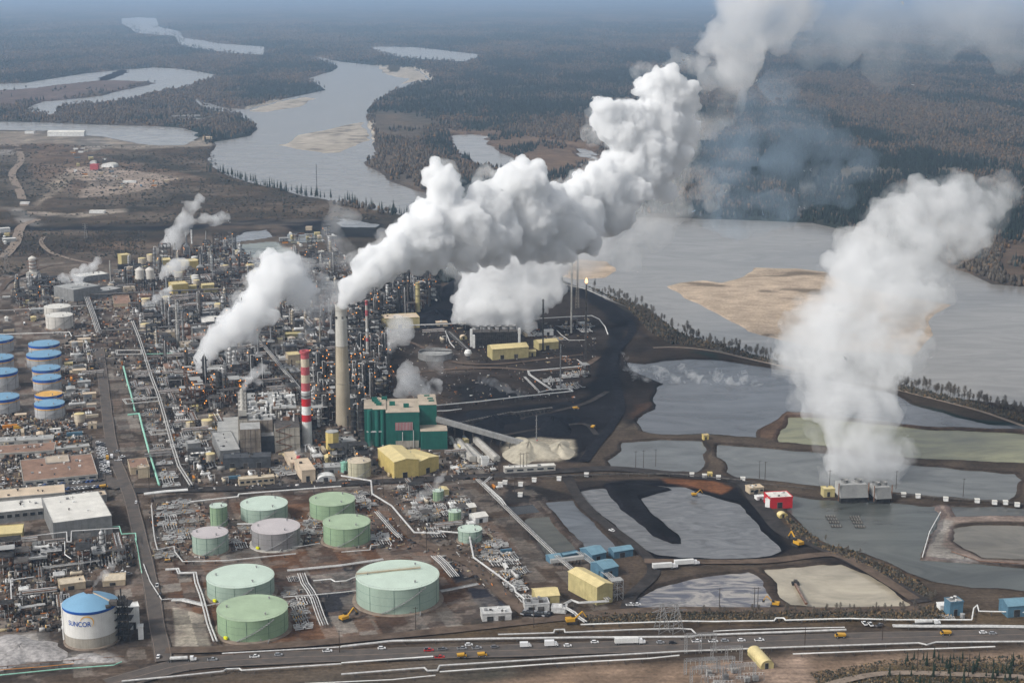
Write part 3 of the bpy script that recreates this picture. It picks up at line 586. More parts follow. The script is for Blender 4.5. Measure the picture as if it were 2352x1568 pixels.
plume('smoke_veil', 'thin bluish smoke hanging over the far bank of the river', [(1620,460,60,2300),(1660,400,70,2300),(1700,340,70,2300),(1640,330,50,2300),(1750,440,60,2300),(1800,390,70,2300),(1840,320,70,2300),(1860,250,60,2300),(1780,270,60,2300),(1820,460,50,2300),(1900,330,50,2300),(1980,280,60,2350),(2060,300,60,2350),(2120,330,40,2350),(1720,250,50,2300),(1600,380,40,2300),(1960,220,60,2350),(1680,490,60,2250),(1780,490,60,2250),(1600,500,50,2200),(1900,420,60,2300),(1980,380,50,2300),(1660,200,50,2350),(1800,200,60,2350),(1900,150,60,2400),(2060,230,60,2400),(2150,270,50,2400)],
      11.0, vol_mat('smoke_blue', 0.0062, col=(0.64,0.82,1.0), nscale=0.008, nlo=0.34, nhi=0.66, detail=5), seed=15, k2=3, cat='smoke')
plume('smoke_veil', 'pale streak of smoke climbing inside the bluish smoke', [(1850,470,16,2150),(1855,430,20,2150),(1862,390,22,2150),(1868,350,24,2150),(1866,310,20,2150),(1862,270,14,2150)],
      6.0, vol_mat('smoke_pale', 0.011, nscale=0.02, nlo=0.36, nhi=0.62), seed=16, k2=3, cat='smoke')
plume('smoke_veil', 'pale patch of smoke low beside the great plume over the far river bank', [(1640,470,22,2150),(1625,430,24,2150),(1610,390,22,2150),(1660,440,22,2150),(1590,450,20,2150)], 6.0, MATS['smoke_pale'], seed=17, k2=3, cat='smoke')
soft2 = vol_mat('steam_small', 0.10); thin2 = vol_mat('steam_wisp', 0.13, nscale=0.07, nlo=0.36, nhi=0.6)
for lab, vx, m_, bl in (
 ('grey steam rising from the far units by the mine slope', 4.5, vol_mat('steam_far', 0.07, nscale=0.035, nlo=0.32, nhi=0.55), [(365,572,12,2330),(380,560,18,2330),(398,545,22,2335),(415,522,24,2340),(428,500,24,2345),(440,475,20,2350),(455,455,14,2355),(470,500,18,2350),(495,508,18,2350),(515,498,16,2350),(480,430,14,2360),(490,405,12,2360)]),
 ('faint grey smoke drifting over the dark bank behind the plant', 5, vol_mat('steam_faint', 0.016, nscale=0.03, nlo=0.36, nhi=0.6), [(770,480,26,2000),(760,520,32,2000),(775,560,36,2000),(785,600,34,2000),(740,590,30,2000),(800,500,24,2000)]),
 ('steam curling from the grey power house roof', 2.0, thin2, [(556,898,6,1470),(562,885,10,1470),(572,870,14,1472),(586,856,17,1475),(602,845,15,1478),(590,880,12,1475)]),
 ('steam curling up between the chimney and the black units', 2.5, vol_mat('steam_curl', 0.07, nscale=0.05, nlo=0.3, nhi=0.52), [(893,806,8,1560),(898,795,15,1562),(905,780,21,1565),(917,765,27,1568),(928,750,28,1570),(935,765,22,1570),(908,742,20,1572),(925,785,16,1568)]),
 ('puff of white steam behind the green building', 2.2, vol_mat('steam_puff', 0.07, nscale=0.05, nlo=0.3, nhi=0.5), [(912,902,14,1450),(928,890,24,1452),(942,874,32,1455),(935,855,26,1457),(958,888,28,1458),(975,895,20,1460),(925,905,16,1452),(948,855,20,1458)]),
 ('thin steam trailing right of the white puff behind the green building', 2.5, thin2, [(985,890,18,1465),(1000,880,14,1468),(990,905,14,1465),(1005,900,10,1465)]),
 ('small steam jet beside the foot of the red and white chimney', 1.6, thin2, [(676,1045,4,1300),(680,1038,7,1300),(690,1033,9,1302),(702,1030,9,1304),(715,1025,7,1306),(722,1035,6,1306)]),
 ('small steam plume among the pipes beside the tank farm', 1.6, vol_mat('steam_jet', 0.07, nscale=0.06, nlo=0.3, nhi=0.52), [(948,1182,3,1165),(951,1172,6,1165),(955,1160,9,1166),(962,1146,11,1168),(973,1136,12,1170),(986,1128,12,1172),(1000,1115,10,1176),(1010,1102,9,1180),(1020,1088,8,1184)]),
 ('wisp of steam from the roof of the blue topped tank', 1.4, thin2, [(216,1345,4,975),(221,1338,6,976),(230,1328,8,978),(242,1316,10,981),(256,1303,12,985),(268,1292,10,990)]),
 ('low steam over the grey warehouse roof', 3.0, thin2, [(150,640,12,2010),(170,632,14,2010),(195,622,16,2015),(215,612,14,2020),(225,600,10,2025),(180,640,12,2010)]),
 ('wisp of steam below the yellow block', 2.6, thin2, [(332,702,7,1920),(345,695,10,1922),(360,686,14,1925),(378,675,14,1930),(390,664,10,1935)]),
 ('white steam over the yellow tanks at the far units', 3.2, soft2, [(372,632,8,2040),(385,622,12,2040),(400,612,14,2042),(418,604,12,2045),(405,625,12,2040)]),
 ('low steam lying on the dark lagoon in front of the coal', 3.0, vol_mat('steam_lagoon', 0.05, nscale=0.05, nlo=0.4, nhi=0.6), [(1110,875,10,1480),(1130,882,14,1478),(1150,890,14,1476),(1170,897,14,1474),(1190,903,12,1472),(1205,908,9,1470),(1120,900,12,1465)]),
 ('steam over the round settler behind the green building', 3.2, vol_mat('steam_settler', 0.035, nscale=0.04, nlo=0.38, nhi=0.6), [(985,820,14,1600),(1000,835,18,1600),(1010,850,16,1600),(990,805,12,1600),(1015,820,12,1600)]),
 ('steam drifting over the dark towers left of the tall chimney', 3.5, vol_mat('steam_drift', 0.018, nscale=0.05, nlo=0.38, nhi=0.58), [(700,760,16,1640),(720,745,20,1640),(745,730,22,1645),(760,710,22,1650),(690,775,12,1640)]),
 ('steam lying among the units behind the power house', 3.0, vol_mat('steam_lie', 0.022, nscale=0.06, nlo=0.4, nhi=0.58), [(610,905,14,1480),(630,895,16,1482),(650,885,14,1485),(600,860,12,1500),(575,840,14,1520),(660,870,12,1500)]),
 ('steam rising beside the white roofed hall', 3.0, vol_mat('steam_hall', 0.03, nscale=0.05, nlo=0.38, nhi=0.58), [(515,735,14,1760),(530,725,16,1765),(548,712,14,1770)]),
 ('white vapour streaming over the hot pond', 2.6, vol_mat('steam_pond', 0.10, nscale=0.11, nlo=0.47, nhi=0.62, detail=6), [(1442+k*7.6+ (k*37%11)-5, 842+(k*53%17)*2.2+k*.5, 10+(k*29%8), 1580-k*.4) for k in range(40)]+[(1436,822,8,1610),(1432,810,6,1625)]),
 ('wisp of steam beside the grey hall with the white roof', 1.3, thin2, [(172,1233,5,1105),(180,1228,7,1106),(190,1222,7,1108),(195,1214,5,1110)]),
 ('thin steam drifting by the pipe corridor', 2.2, vol_mat('steam_corr', 0.02, nscale=0.06, nlo=0.4, nhi=0.6), [(405,1025,8,1310),(410,1010,10,1312),(418,998,10,1315),(402,1040,8,1305)]),
 ('thin steam on the yellow gabled building', 2.0, vol_mat('steam_gable', 0.02, nscale=0.06, nlo=0.4, nhi=0.6), [(830,1040,9,1310),(842,1030,12,1312),(852,1020,12,1315)])):
    plume('steam_wisp', lab, bl, vx, m_, seed=len(lab), cat='steam', k1=9, k2=4, whole='hot pond' in lab)
# ------------------------------------------------------------------ forest masses and single trees
def mesh_arrays(name, co, faces, mt, fcol=None):
    me = bpy.data.meshes.new(name); nf, k = faces.shape
    me.vertices.add(len(co)); me.vertices.foreach_set('co', co.astype(np.float32).ravel())
    me.loops.add(nf*k); me.loops.foreach_set('vertex_index', faces.astype(np.int32).ravel())
    me.polygons.add(nf); me.polygons.foreach_set('loop_start', np.arange(0, nf*k, k, dtype=np.int32))
    me.update()
    if fcol is not None:
        at_ = me.color_attributes.new('albedo', 'FLOAT_COLOR', 'POINT'); at_.data.foreach_set('color', np.hstack([fcol, np.ones((len(fcol), 1))]).astype(np.float32).ravel())
    me.materials.append(mt); o = bpy.data.objects.new(name, me); C.objects.link(o); return o
def foliage_mat():
    m = bpy.data.materials.new('foliage'); m.use_nodes = True; N = m.node_tree.nodes
    b = N['Principled BSDF']; b.inputs['Roughness'].default_value = 0.95; b.inputs['Specular IOR Level'].default_value = 0.1
    va = N.new('ShaderNodeVertexColor'); va.layer_name = 'albedo'; m.node_tree.links.new(va.outputs['Color'], b.inputs['Base Color']); return m
FOL = foliage_mat()
def forest():
    ok = GD['ok'] & (GD['py'] > 52) & (GD['py'] < 700) & (GD['px'] > -60) & (GD['px'] < 2420)
    idx = np.nonzero(ok)[0]
    wgt = np.clip(1.25-GD['py'][idx]/1400.0, 0.4, 1); wgt *= np.where(GD['py'][idx] < 200, 1.6, 1.0); wgt /= wgt.sum()
    n = 105000; pick = rng.choice(idx, n, replace=True, p=wgt)
    X = GD['X'][pick]; Y = GD['Y'][pick]; Z = GD['Z'][pick]
    dist = np.hypot(X, Y)
    X = X+rng.uniform(-1, 1, n)*dist*0.0011; Y = Y+rng.uniform(-1, 1, n)*dist*0.0011*(dist/420)
    f = GD['f1'][pick]*0.6+GD['f2'][pick]*0.4+rng.normal(0, 0.035, n)
    con = f < 0.50
    h = np.where(con, rng.uniform(9, 17, n), rng.uniform(6, 12, n)); r = np.where(con, rng.uniform(1.7, 2.8, n), rng.uniform(2.2, 4.0, n))
    grow = 1+np.clip((dist-4000)/9000, 0, 0.8); r = r*grow
    base = np.where(con[:, None], np.array([0.020,0.030,0.027]), np.array([0.082,0.068,0.053]))
    warm = (~con) & (rng.random(n) < 0.16); base = np.where(warm[:, None], np.array([0.125,0.080,0.045]), base)
    var = rng.uniform(0.6, 1.45, n)[:, None]; base = base*var
    for sel, nm, lab in ((con, 'spruce_forest', 'far-off dark spruce forest covering the plain on both banks of the river'), (~con, 'birch_forest', 'far-off brown leafless birch woods between the dark spruce')):
        k = sel.sum(); ang = rng.uniform(0, 6.28, k)
        x, y, z, hh, rr = X[sel], Y[sel], Z[sel], h[sel], r[sel]
        prof = [(0.75, 0.0), (1.0, 0.22), (0.5, 0.62), (0.02, 1.0)] if nm[0] == 's' else [(0.55, 0.1), (1.0, 0.45), (0.75, 0.8), (0.1, 1.0)]
        S5 = 5; vs = []
        for pr, pz in prof:
            for i in range(S5):
                a = ang+2*math.pi*i/S5; j = rng.uniform(0.7, 1.25, k)
                vs.append(np.stack([x+np.cos(a)*rr*pr*j, y+np.sin(a)*rr*pr*j, z-1+hh*pz*rng.uniform(0.94, 1.04, k)], 1))
        nv = len(vs); co = np.stack(vs, 1).reshape(-1, 3); fs = []
        for q in range(len(prof)-1):
            for i in range(S5):
                fs.append((q*S5+i, q*S5+(i+1)%S5, (q+1)*S5+(i+1)%S5, (q+1)*S5+i))
        fs = np.array(fs); F = (fs[None]+(np.arange(k)*nv)[:, None, None]).reshape(-1, 4)
        cc = np.repeat(base[sel], nv, axis=0)
        o = mesh_arrays(nm, co, F, FOL, cc); tag(o, lab, 'forest', kind='stuff')
forest()
# single trees
trunk_m = mat('bark', (0.09,0.07,0.055), 0.9)
spruce_m = mat('spruce_needles', (0.022,0.036,0.022), 0.95, var=0.3, scale=0.6)
twig_m = mat('bare_twigs', (0.15,0.13,0.105), 0.95, var=0.25, scale=0.5)
def make_spruce(h, r, seed):
    rg = random.Random(seed); t = thing('spruce_tree', 'x', 'tree')
    b = MB(); b.tube((0,0,0), (0,0,h*0.9), 0.22, 6, r2=0.05); b.build('trunk', trunk_m, t)
    b = MB(); L = int(h/0.9)
    for k in range(L):
        z = h*0.1+(h*0.9)*k/L; rr = r*(1-k/L)**0.85*rg.uniform(0.75, 1.1)+0.15; n = 9
        for i in range(n):
            a = 2*math.pi*(i+rg.random()*0.7)/n; q = rr*rg.uniform(0.65, 1.1); wd = 0.36+rr*0.16
            tip = Vector((math.cos(a)*q, math.sin(a)*q, z-0.35*q+0.2)); s_ = Vector((-math.sin(a), math.cos(a), 0))*wd
            m_ = Vector((math.cos(a)*q*0.5, math.sin(a)*q*0.5, z+0.1))
            b.add([Vector((0,0,z+0.7)), m_+s_, tip, m_-s_], [(0,1,2,3)])
    b.build('crown', spruce_m, t); return index_kids(t)
def make_bare(h, seed):
    rg = random.Random(seed); t = thing('birch_tree', 'x', 'tree')
    b = MB(); b.tube((0,0,0), (rg.uniform(-.4,.4),0,h), 0.2, 6, r2=0.04); b.build('trunk', trunk_m, t)
    b = MB()
    for k in range(70):
        z = h*rg.uniform(0.28, 0.98); a = rg.uniform(0, 6.28); l = (h*0.26)*(1.15-z/h)*rg.uniform(0.6, 1.2)+0.5
        p = Vector((0,0,z)); q = p+Vector((math.cos(a)*l, math.sin(a)*l, l*rg.uniform(0.7, 1.5))); b.tube(p, q, 0.07, 3, r2=0.03, caps=False)
        for j in range(5):
            u = p.lerp(q, rg.uniform(0.35, 1)); e = u+Vector((rg.uniform(-1,1), rg.uniform(-1,1), rg.uniform(0.3,1.2)))*0.9
            s_ = Vector((rg.uniform(-1,1), rg.uniform(-1,1), 0))*0.22; b.add([u, e-s_, e+s_], [(0,1,2)])
    b.build('crown', twig_m, t); return index_kids(t)
SPR = [make_spruce(17, 3.0, 1), make_spruce(13, 2.4, 2), make_spruce(20, 3.3, 3)]
BAR = [make_bare(12, 4), make_bare(9, 5), make_bare(14, 6)]
used = set()
def put(protos, loc, rz=None, label=None, group=None, cat=None, sc=None):
    p = random.choice(protos) if isinstance(protos, list) else protos
    if p.name not in used: used.add(p.name); o = p
    else: o = copy_tree(p)
    o.location = loc; o.rotation_euler[2] = random.uniform(0, 6.28) if rz is None else rz
    if sc: o.scale = (sc, sc, sc) if isinstance(sc, (int, float)) else sc
    tag(o, label, cat, group); return o
def poly_len_points(P, n, jit):
    W = [gp(*p) for p in P]; L = [0]
    for a, b in zip(W[:-1], W[1:]): L.append(L[-1]+(b-a).length)
    out = []
    for i in range(n):
        d = L[-1]*(i+random.random())/n; k = max(j for j in range(len(L)) if L[j] <= d); k = min(k, len(W)-2)
        q = W[k].lerp(W[k+1], (d-L[k])/(L[k+1]-L[k])); out.append(q+Vector((random.uniform(-jit, jit), random.uniform(-jit, jit)*2, 0)))
    return out
def stretch(lab, grp, i, n, q):
    a = ('tall' if q > .85 else 'mid-sized' if q > .65 else 'short'); m = min(5, int(6*i/n)); b = ('left end','left part','middle left','middle right','right part','right end')[m]
    return f'{a} {lab}, {b} of the row', f'{grp}, {a}, {b}'
for P, n, jit, lab, grp in (([(480,392),(520,398),(560,412),(650,436),(700,447),(760,455)], 84, 10, 'dark spruce on the near river bank', 'spruces on the near river bank'),
                            ([(784,462),(834,474),(884,482),(934,496),(950,505)], 50, 9, 'dark spruce on the bank point', 'spruces on the bank point'),
                            ([(2080,1532),(2150,1528),(2230,1530),(2300,1540),(2345,1548)], 44, 7, 'young green spruce below the highway', 'young spruces below the highway'),
                            ([(2050,1562),(2150,1566),(2250,1564),(2340,1560)], 22, 5, 'young green spruce at the lower edge', 'young spruces at the lower edge'),
                            ([(1350,660),(1400,678),(1440,690),(1490,712),(1520,735)], 9, 12, 'dark spruce on the coal dyke', 'spruces on the coal dyke')):
    for i, q in enumerate(poly_len_points(P, n, jit)): k_ = random.uniform(0.3, 0.5) if 'young' in lab else random.uniform(.3,.6) if 'coal' in lab else random.uniform(0.6, 1.2); put(SPR, (q.x, q.y, -0.3), None, *stretch(lab, grp, i, n, k_/(1.2 if 'young' not in lab else .5)), 'tree', k_)
for P, n, jit, lab, grp in (([(1568,762),(1640,792),(1700,808),(1760,822),(1800,834)], 70, 4, 'bare tree on the hot pond dyke', 'bare trees on the river dyke'),
                            ([(2048,882),(2135,898),(2230,920),(2352,952)], 80, 4, 'bare tree on the right river dyke', 'bare trees on the right river dyke'),
                            ([(1360,668),(1420,685),(1500,730),(1560,765)], 60, 12, 'bare brown tree beside the coal', 'bare trees on the brushy dyke'),
                            ([(1890,1252),(1960,1272),(2060,1325),(2120,1360),(2150,1385)], 30, 4, 'thin sapling on the spray pond bank', 'saplings on the spray pond bank'),
                            ([(1600,1412),(1750,1410),(1900,1408),(2120,1400)], 60, 3, 'thin sapling below the tan pond', 'saplings below the tan pond')):
    for i, q in enumerate(poly_len_points(P, n, jit)): k_ = random.uniform(0.45, 1.0) if 'sapling' not in lab else random.uniform(0.25, 0.5); put(BAR, (q.x, q.y, -0.3), None, *stretch(lab, grp, i, n, k_/(1.0 if 'sapling' not in lab else .5)), 'tree', k_)

# low brush, and the uncountable small bits lying about the works
def scatter(name, lab, P, n, seed, cols, dims, shape):
    rg = np.random.default_rng(seed); W = np.array([gp(*q)[:2] for q in P]); x0, y0 = W.min(0); x1, y1 = W.max(0); X = rg.uniform(x0, x1, n*4); Y = rg.uniform(y0, y1, n*4); ins = np.zeros(len(X), bool); m = len(W)
    for i in range(m):
        ax, ay = W[i]; bx, by = W[(i+1) % m]; c = (ay > Y) != (by > Y); xi = ax+(Y-ay)*(bx-ax)/((by-ay) if by != ay else 1e-9); ins ^= c & (X < xi)
    X, Y = X[ins][:n], Y[ins][:n]; k = len(X); a = rg.choice([GRID, GRID+math.pi/2], k)+rg.normal(0, .06 if shape == 'box' else 2, k)
    L, Wd, H = [rg.uniform(lo, hi, k)*(rg.random(k)**1.5*.8+.35) for lo, hi in dims]
    vs = []
    for sx, sy, sz in ((-1,-1,0),(1,-1,0),(1,1,0),(-1,1,0),(-1,-1,1),(1,-1,1),(1,1,1),(-1,1,1)):
        q = 1 if shape == 'box' else (.45 if sz else 1); j = rg.uniform(.8, 1.2, k) if shape != 'box' else 1
        u, v = sx*L/2*q*j, sy*Wd/2*q*j; vs.append(np.stack([X+u*np.cos(a)-v*np.sin(a), Y+u*np.sin(a)+v*np.cos(a), .2+H*sz-.4*(1-sz)], 1))
    co = np.stack(vs, 1).reshape(-1, 3); fs = np.array([(0,3,2,1),(4,5,6,7),(0,1,5,4),(1,2,6,5),(2,3,7,6),(3,0,4,7)]); F = (fs[None]+(np.arange(k)*8)[:, None, None]).reshape(-1, 4)
    cc = np.array(cols)[rg.integers(0, len(cols), k)]*rg.uniform(.6, 1.25, k)[:, None]; o = mesh_arrays(name, co, F, FOL, np.repeat(cc, 8, 0)); tag(o, lab, 'debris' if shape == 'box' else 'brush', kind='stuff')
GREYS = [(.05,.048,.046),(.03,.03,.03),(.02,.02,.02),(.04,.035,.03),(.05,.04,.035),(.12,.11,.10),(.2,.19,.18),(.35,.34,.32),(.5,.49,.47),(.62,.6,.58),(.16,.10,.07),(.11,.08,.06),(.28,.22,.16),(.4,.33,.2),(.08,.075,.07),(.45,.17,.05),(.06,.06,.065)]
scatter('site_clutter', 'uncountable small pipes, crates and fittings lying between the process units', [(40,700),(60,640),(250,640),(310,600),(540,560),(640,640),(770,560),(870,690),(885,900),(830,1010),(1020,1040),(1090,1000),(1145,1060),(1145,1108),(440,1128),(250,830),(150,990),(60,960),(150,780),(30,720)], 9500, 1, GREYS, ((1,7),(.6,2.4),(.5,3.6)), 'box')
scatter('site_clutter', 'uncountable small fittings lying among the lower left process units and yards', [(0,950),(150,960),(215,1010),(215,1100),(60,1140),(0,1150),(0,1262),(300,1232),(312,1300),(150,1345),(150,1450),(0,1450)], 3200, 2, GREYS, ((1,6),(.5,2.0),(.4,2.8)), 'box')
scatter('site_clutter', 'uncountable small pipes and fittings lying about the tank farm manifolds', [(340,1150),(440,1150),(560,1200),(700,1185),(850,1130),(890,1115),(1060,1120),(1110,1190),(1210,1300),(1215,1395),(1100,1345),(960,1260),(860,1262),(740,1250),(520,1270),(430,1295),(355,1290)], 2200, 3, GREYS, ((.8,5),(.4,1.4),(.3,1.6)), 'box')
scatter('site_clutter', 'uncountable bits of equipment lying about the dark yard and the coal edge', [(880,730),(1100,735),(1330,735),(1385,790),(1350,860),(1320,925),(1180,915),(1000,945),(880,890)], 900, 4, GREYS, ((1,5),(.5,1.6),(.4,1.6)), 'box')
BR = [(.07,.06,.045),(.10,.08,.055),(.035,.04,.03),(.05,.045,.035),(.13,.09,.05),(.09,.08,.065)]
scatter('brush', 'low brown brush and scrub on the slopes behind the plant', [(0,330),(480,340),(520,400),(700,455),(940,505),(760,505),(500,500),(400,515),(0,515)], 3800, 5, BR[:4], ((3,8),(3,7),(1,3)), 'bush')
scatter('brush', 'scrub on the lower dark slope behind the plant', [(0,530),(340,530),(330,590),(100,600),(0,640)], 900, 6, BR[:4], ((2,6),(2,6),(1,3)), 'bush')
scatter('brush', 'brown brush on the river dyke beside the coal', [(1345,655),(1400,680),(1480,705),(1560,765),(1800,835),(1780,838),(1640,800),(1540,790),(1490,760),(1440,705)], 4200, 7, BR, ((1.5,5),(1.5,5),(1,4)), 'bush')
scatter('brush', 'dry brush along the right river dyke', [(2045,880),(2352,955),(2352,968),(2045,893)], 2600, 8, BR, ((1,4),(1,4),(1,3.5)), 'bush')
scatter('brush', 'dry grass and brush between the ponds and the highway pipelines', [(1330,1415),(1480,1408),(2120,1400),(2160,1385),(2170,1425),(1500,1428),(1340,1436)], 4200, 9, BR+[(.16,.11,.06)], ((.8,3),(.8,3),(.4,2)), 'bush')
scatter('brush', 'brown scrub on the bank of the spray pond', [(1800,1185),(1830,1200),(1890,1250),(1960,1265),(2110,1335),(2150,1370),(2120,1372),(2000,1305),(1900,1268),(1830,1235)], 2200, 10, BR+[(.16,.11,.06)], ((.8,3.5),(.8,3.5),(.5,2.4)), 'bush')
scatter('brush', 'low scrub around the young spruces below the highway', [(1860,1545),(2040,1515),(2352,1505),(2352,1568),(1880,1575)], 2200, 11, BR+[(.2,.14,.08)], ((.6,2.4),(.6,2.4),(.3,1.2)), 'bush')
# ------------------------------------------------------------------ materials of the works
M_conc = mat('concrete', (0.36,0.33,0.28), 0.85, var=0.12, scale=0.08, streak=0.35)
M_concl = mat('concrete_pale', (0.46,0.44,0.40), 0.85, var=0.12, scale=0.1, streak=0.3)
M_steel = mat('galvanised_steel', (0.30,0.30,0.30), 0.55, 0.15, var=0.2, scale=0.3)
M_alu = mat('pipe_cladding', (0.58,0.575,0.56), 0.45, 0.08, var=0.14, scale=0.4)
M_white = mat('white_paint', (0.74,0.74,0.72), 0.5, var=0.10, scale=0.2, streak=0.2)
M_dark = mat('dark_steel', (0.045,0.043,0.042), 0.7, 0.2, var=0.4, scale=0.3)
M_mid = mat('weathered_steel', (0.10,0.09,0.082), 0.65, 0.2, var=0.35, scale=0.3)
M_rust = mat('rusty_steel', (0.19,0.10,0.06), 0.85, var=0.3, scale=0.3)
M_beige = mat('beige_cladding', (0.50,0.41,0.29), 0.7, var=0.1, scale=0.2, streak=0.2)
M_yel = mat('yellow_cladding', (0.56,0.44,0.16), 0.6, var=0.08, scale=0.2, streak=0.15)
M_yel2 = mat('faded_yellow_cladding', (0.48,0.41,0.20), 0.65, var=0.1, scale=0.2, streak=0.25)
M_yroof = mat('yellow_roof_sheet', (0.64,0.53,0.27), 0.55, var=0.07, scale=0.2)
M_green = mat('green_cladding', (0.016,0.125,0.098), 0.6, var=0.10, scale=0.15, streak=0.25)
M_gvent = mat('green_vent', (0.01,0.12,0.09), 0.6)
M_troof = mat('tan_roof', (0.44,0.37,0.29), 0.9, var=0.10, scale=0.1)
M_broof = mat('brown_gravel_roof', (0.26,0.165,0.12), 0.95, var=0.14, scale=0.12)
M_groof = mat('grey_roof', (0.36,0.36,0.35), 0.85, var=0.12, scale=0.12)
M_wroof = mat('white_roof', (0.66,0.64,0.59), 0.8, var=0.08, scale=0.1)
M_peach = mat('peach_roof', (0.58,0.47,0.35), 0.85, var=0.08, scale=0.1)
M_gwall = mat('grey_wall', (0.25,0.25,0.245), 0.75, var=0.12, scale=0.2, streak=0.35)
M_dgrey = mat('slate_wall', (0.075,0.08,0.088), 0.7, var=0.2, scale=0.2)
M_red = mat('red_paint', (0.50,0.022,0.028), 0.5, var=0.08, scale=0.2)
M_redf = mat('faded_red_paint', (0.46,0.10,0.11), 0.6, var=0.12, scale=0.3)
M_cream = mat('cream_paint', (0.58,0.50,0.38), 0.6, var=0.1, scale=0.3, streak=0.3)
M_blue = mat('blue_cladding', (0.09,0.18,0.25), 0.6, var=0.1, scale=0.2, streak=0.2)
M_broofb = mat('blue_roof', (0.16,0.28,0.35), 0.55, var=0.08, scale=0.2)
M_teal = mat('teal_paint', (0.30,0.60,0.47), 0.5, var=0.12, scale=0.3)
M_orange = mat('orange_paint', (0.65,0.25,0.03), 0.6)
M_glass = mat('dark_glass', (0.02,0.025,0.03), 0.15, spec=0.6)
M_asph = mat('asphalt', (0.105,0.088,0.077), 0.92, spec=.04, var=0.2, scale=0.12, col2=(0.078,0.072,0.068))
M_dirt = mat('dirt_road', (0.125,0.093,0.072), 0.95, spec=.02, var=0.2, scale=0.1)
M_coalr = mat('coal_track', (0.018,0.018,0.022), 0.95, spec=.02, var=0.3, scale=0.2)
M_pgrey = mat('grey_pipe_cladding', (0.42,0.41,0.39), 0.5, 0.05, var=0.18, scale=0.4)
M_haul = mat('haul_road', (0.050,0.045,0.043), 0.95, spec=.02, var=0.2, scale=0.1)
M_gravel = mat('pale_gravel', (0.24,0.19,0.15), 0.95, var=0.15, scale=0.2)
M_gtank = mat('pale_green_tank', (0.32,0.41,0.34), 0.55, var=0.06, scale=0.08, streak=0.12)
M_gtroof = mat('pale_green_roof', (0.52,0.62,0.53), 0.5, var=0.05, scale=0.06)
M_gtank2 = mat('green_tank', (0.27,0.38,0.24), 0.55, var=0.06, scale=0.08, streak=0.15)
M_gtroof2 = mat('green_tank_roof', (0.36,0.46,0.31), 0.55, var=0.08, scale=0.06)
M_grtank = mat('grey_tank', (0.30,0.29,0.29), 0.5, 0.2, var=0.07, scale=0.1, streak=0.2)
M_grroof = mat('pinkish_grey_roof', (0.50,0.46,0.46), 0.6, var=0.05, scale=0.06)
M_btroof = mat('light_blue_roof', (0.18,0.34,0.49), 0.5, var=0.05, scale=0.08)
M_bring = mat('deep_blue_band', (0.012,0.09,0.38), 0.5)
M_oring = mat('orange_band', (0.70,0.40,0.10), 0.6)
M_twall = mat('tank_cladding', (0.47,0.475,0.48), 0.5, 0.15, var=0.08, scale=0.15, streak=0.2)
M_wtank = mat('offwhite_tank', (0.60,0.57,0.52), 0.6, var=0.06, scale=0.1, streak=0.12)
M_ctank = mat('cream_tank', (0.50,0.47,0.34), 0.6, var=0.08, scale=0.15, streak=0.4)
M_seam = mat('tank_seam', (0.10,0.16,0.13), 0.7)
M_ybar = mat('signal_yellow', (0.75,0.75,0.02), 0.5)
M_lamp = mat('work_lamp_glow', (0.9,0.45,0.1), 0.5, emit=((1.0,0.33,0.05), 1.5))
M_flame = mat('flare_flame', (0.9,0.5,0.2), 0.5, emit=((1.0,0.45,0.15), 2.6))
M_coal = mat('coal', (0.013,0.014,0.018), 0.9, spec=.02, var=0.3, scale=0.3)
M_sulph = mat('pale_sand_pile', (0.42,0.38,0.30), 0.95, var=0.12, scale=0.2)
M_tarp = mat('grey_sheeting', (0.36,0.34,0.33), 0.7, var=0.25, scale=0.3, bump=0.4)
M_bluep = mat('blue_tarpaulin', (0.08,0.22,0.55), 0.6)

OCC = []          # where something already stands: x, y, radius
def occupied(x, y, r):
    for a, b, c in OCC:
        if (a-x)**2+(b-y)**2 < (c+r)**2: return True
    return False
def occ_line(P, r):
    for a, b in zip(P[:-1], P[1:]):
        n = max(1, int((Vector(b)-Vector(a)).length/(r*1.0)))
        for k in range(n+1):
            q = Vector(a).lerp(Vector(b), k/n); OCC.append((q.x, q.y, r))

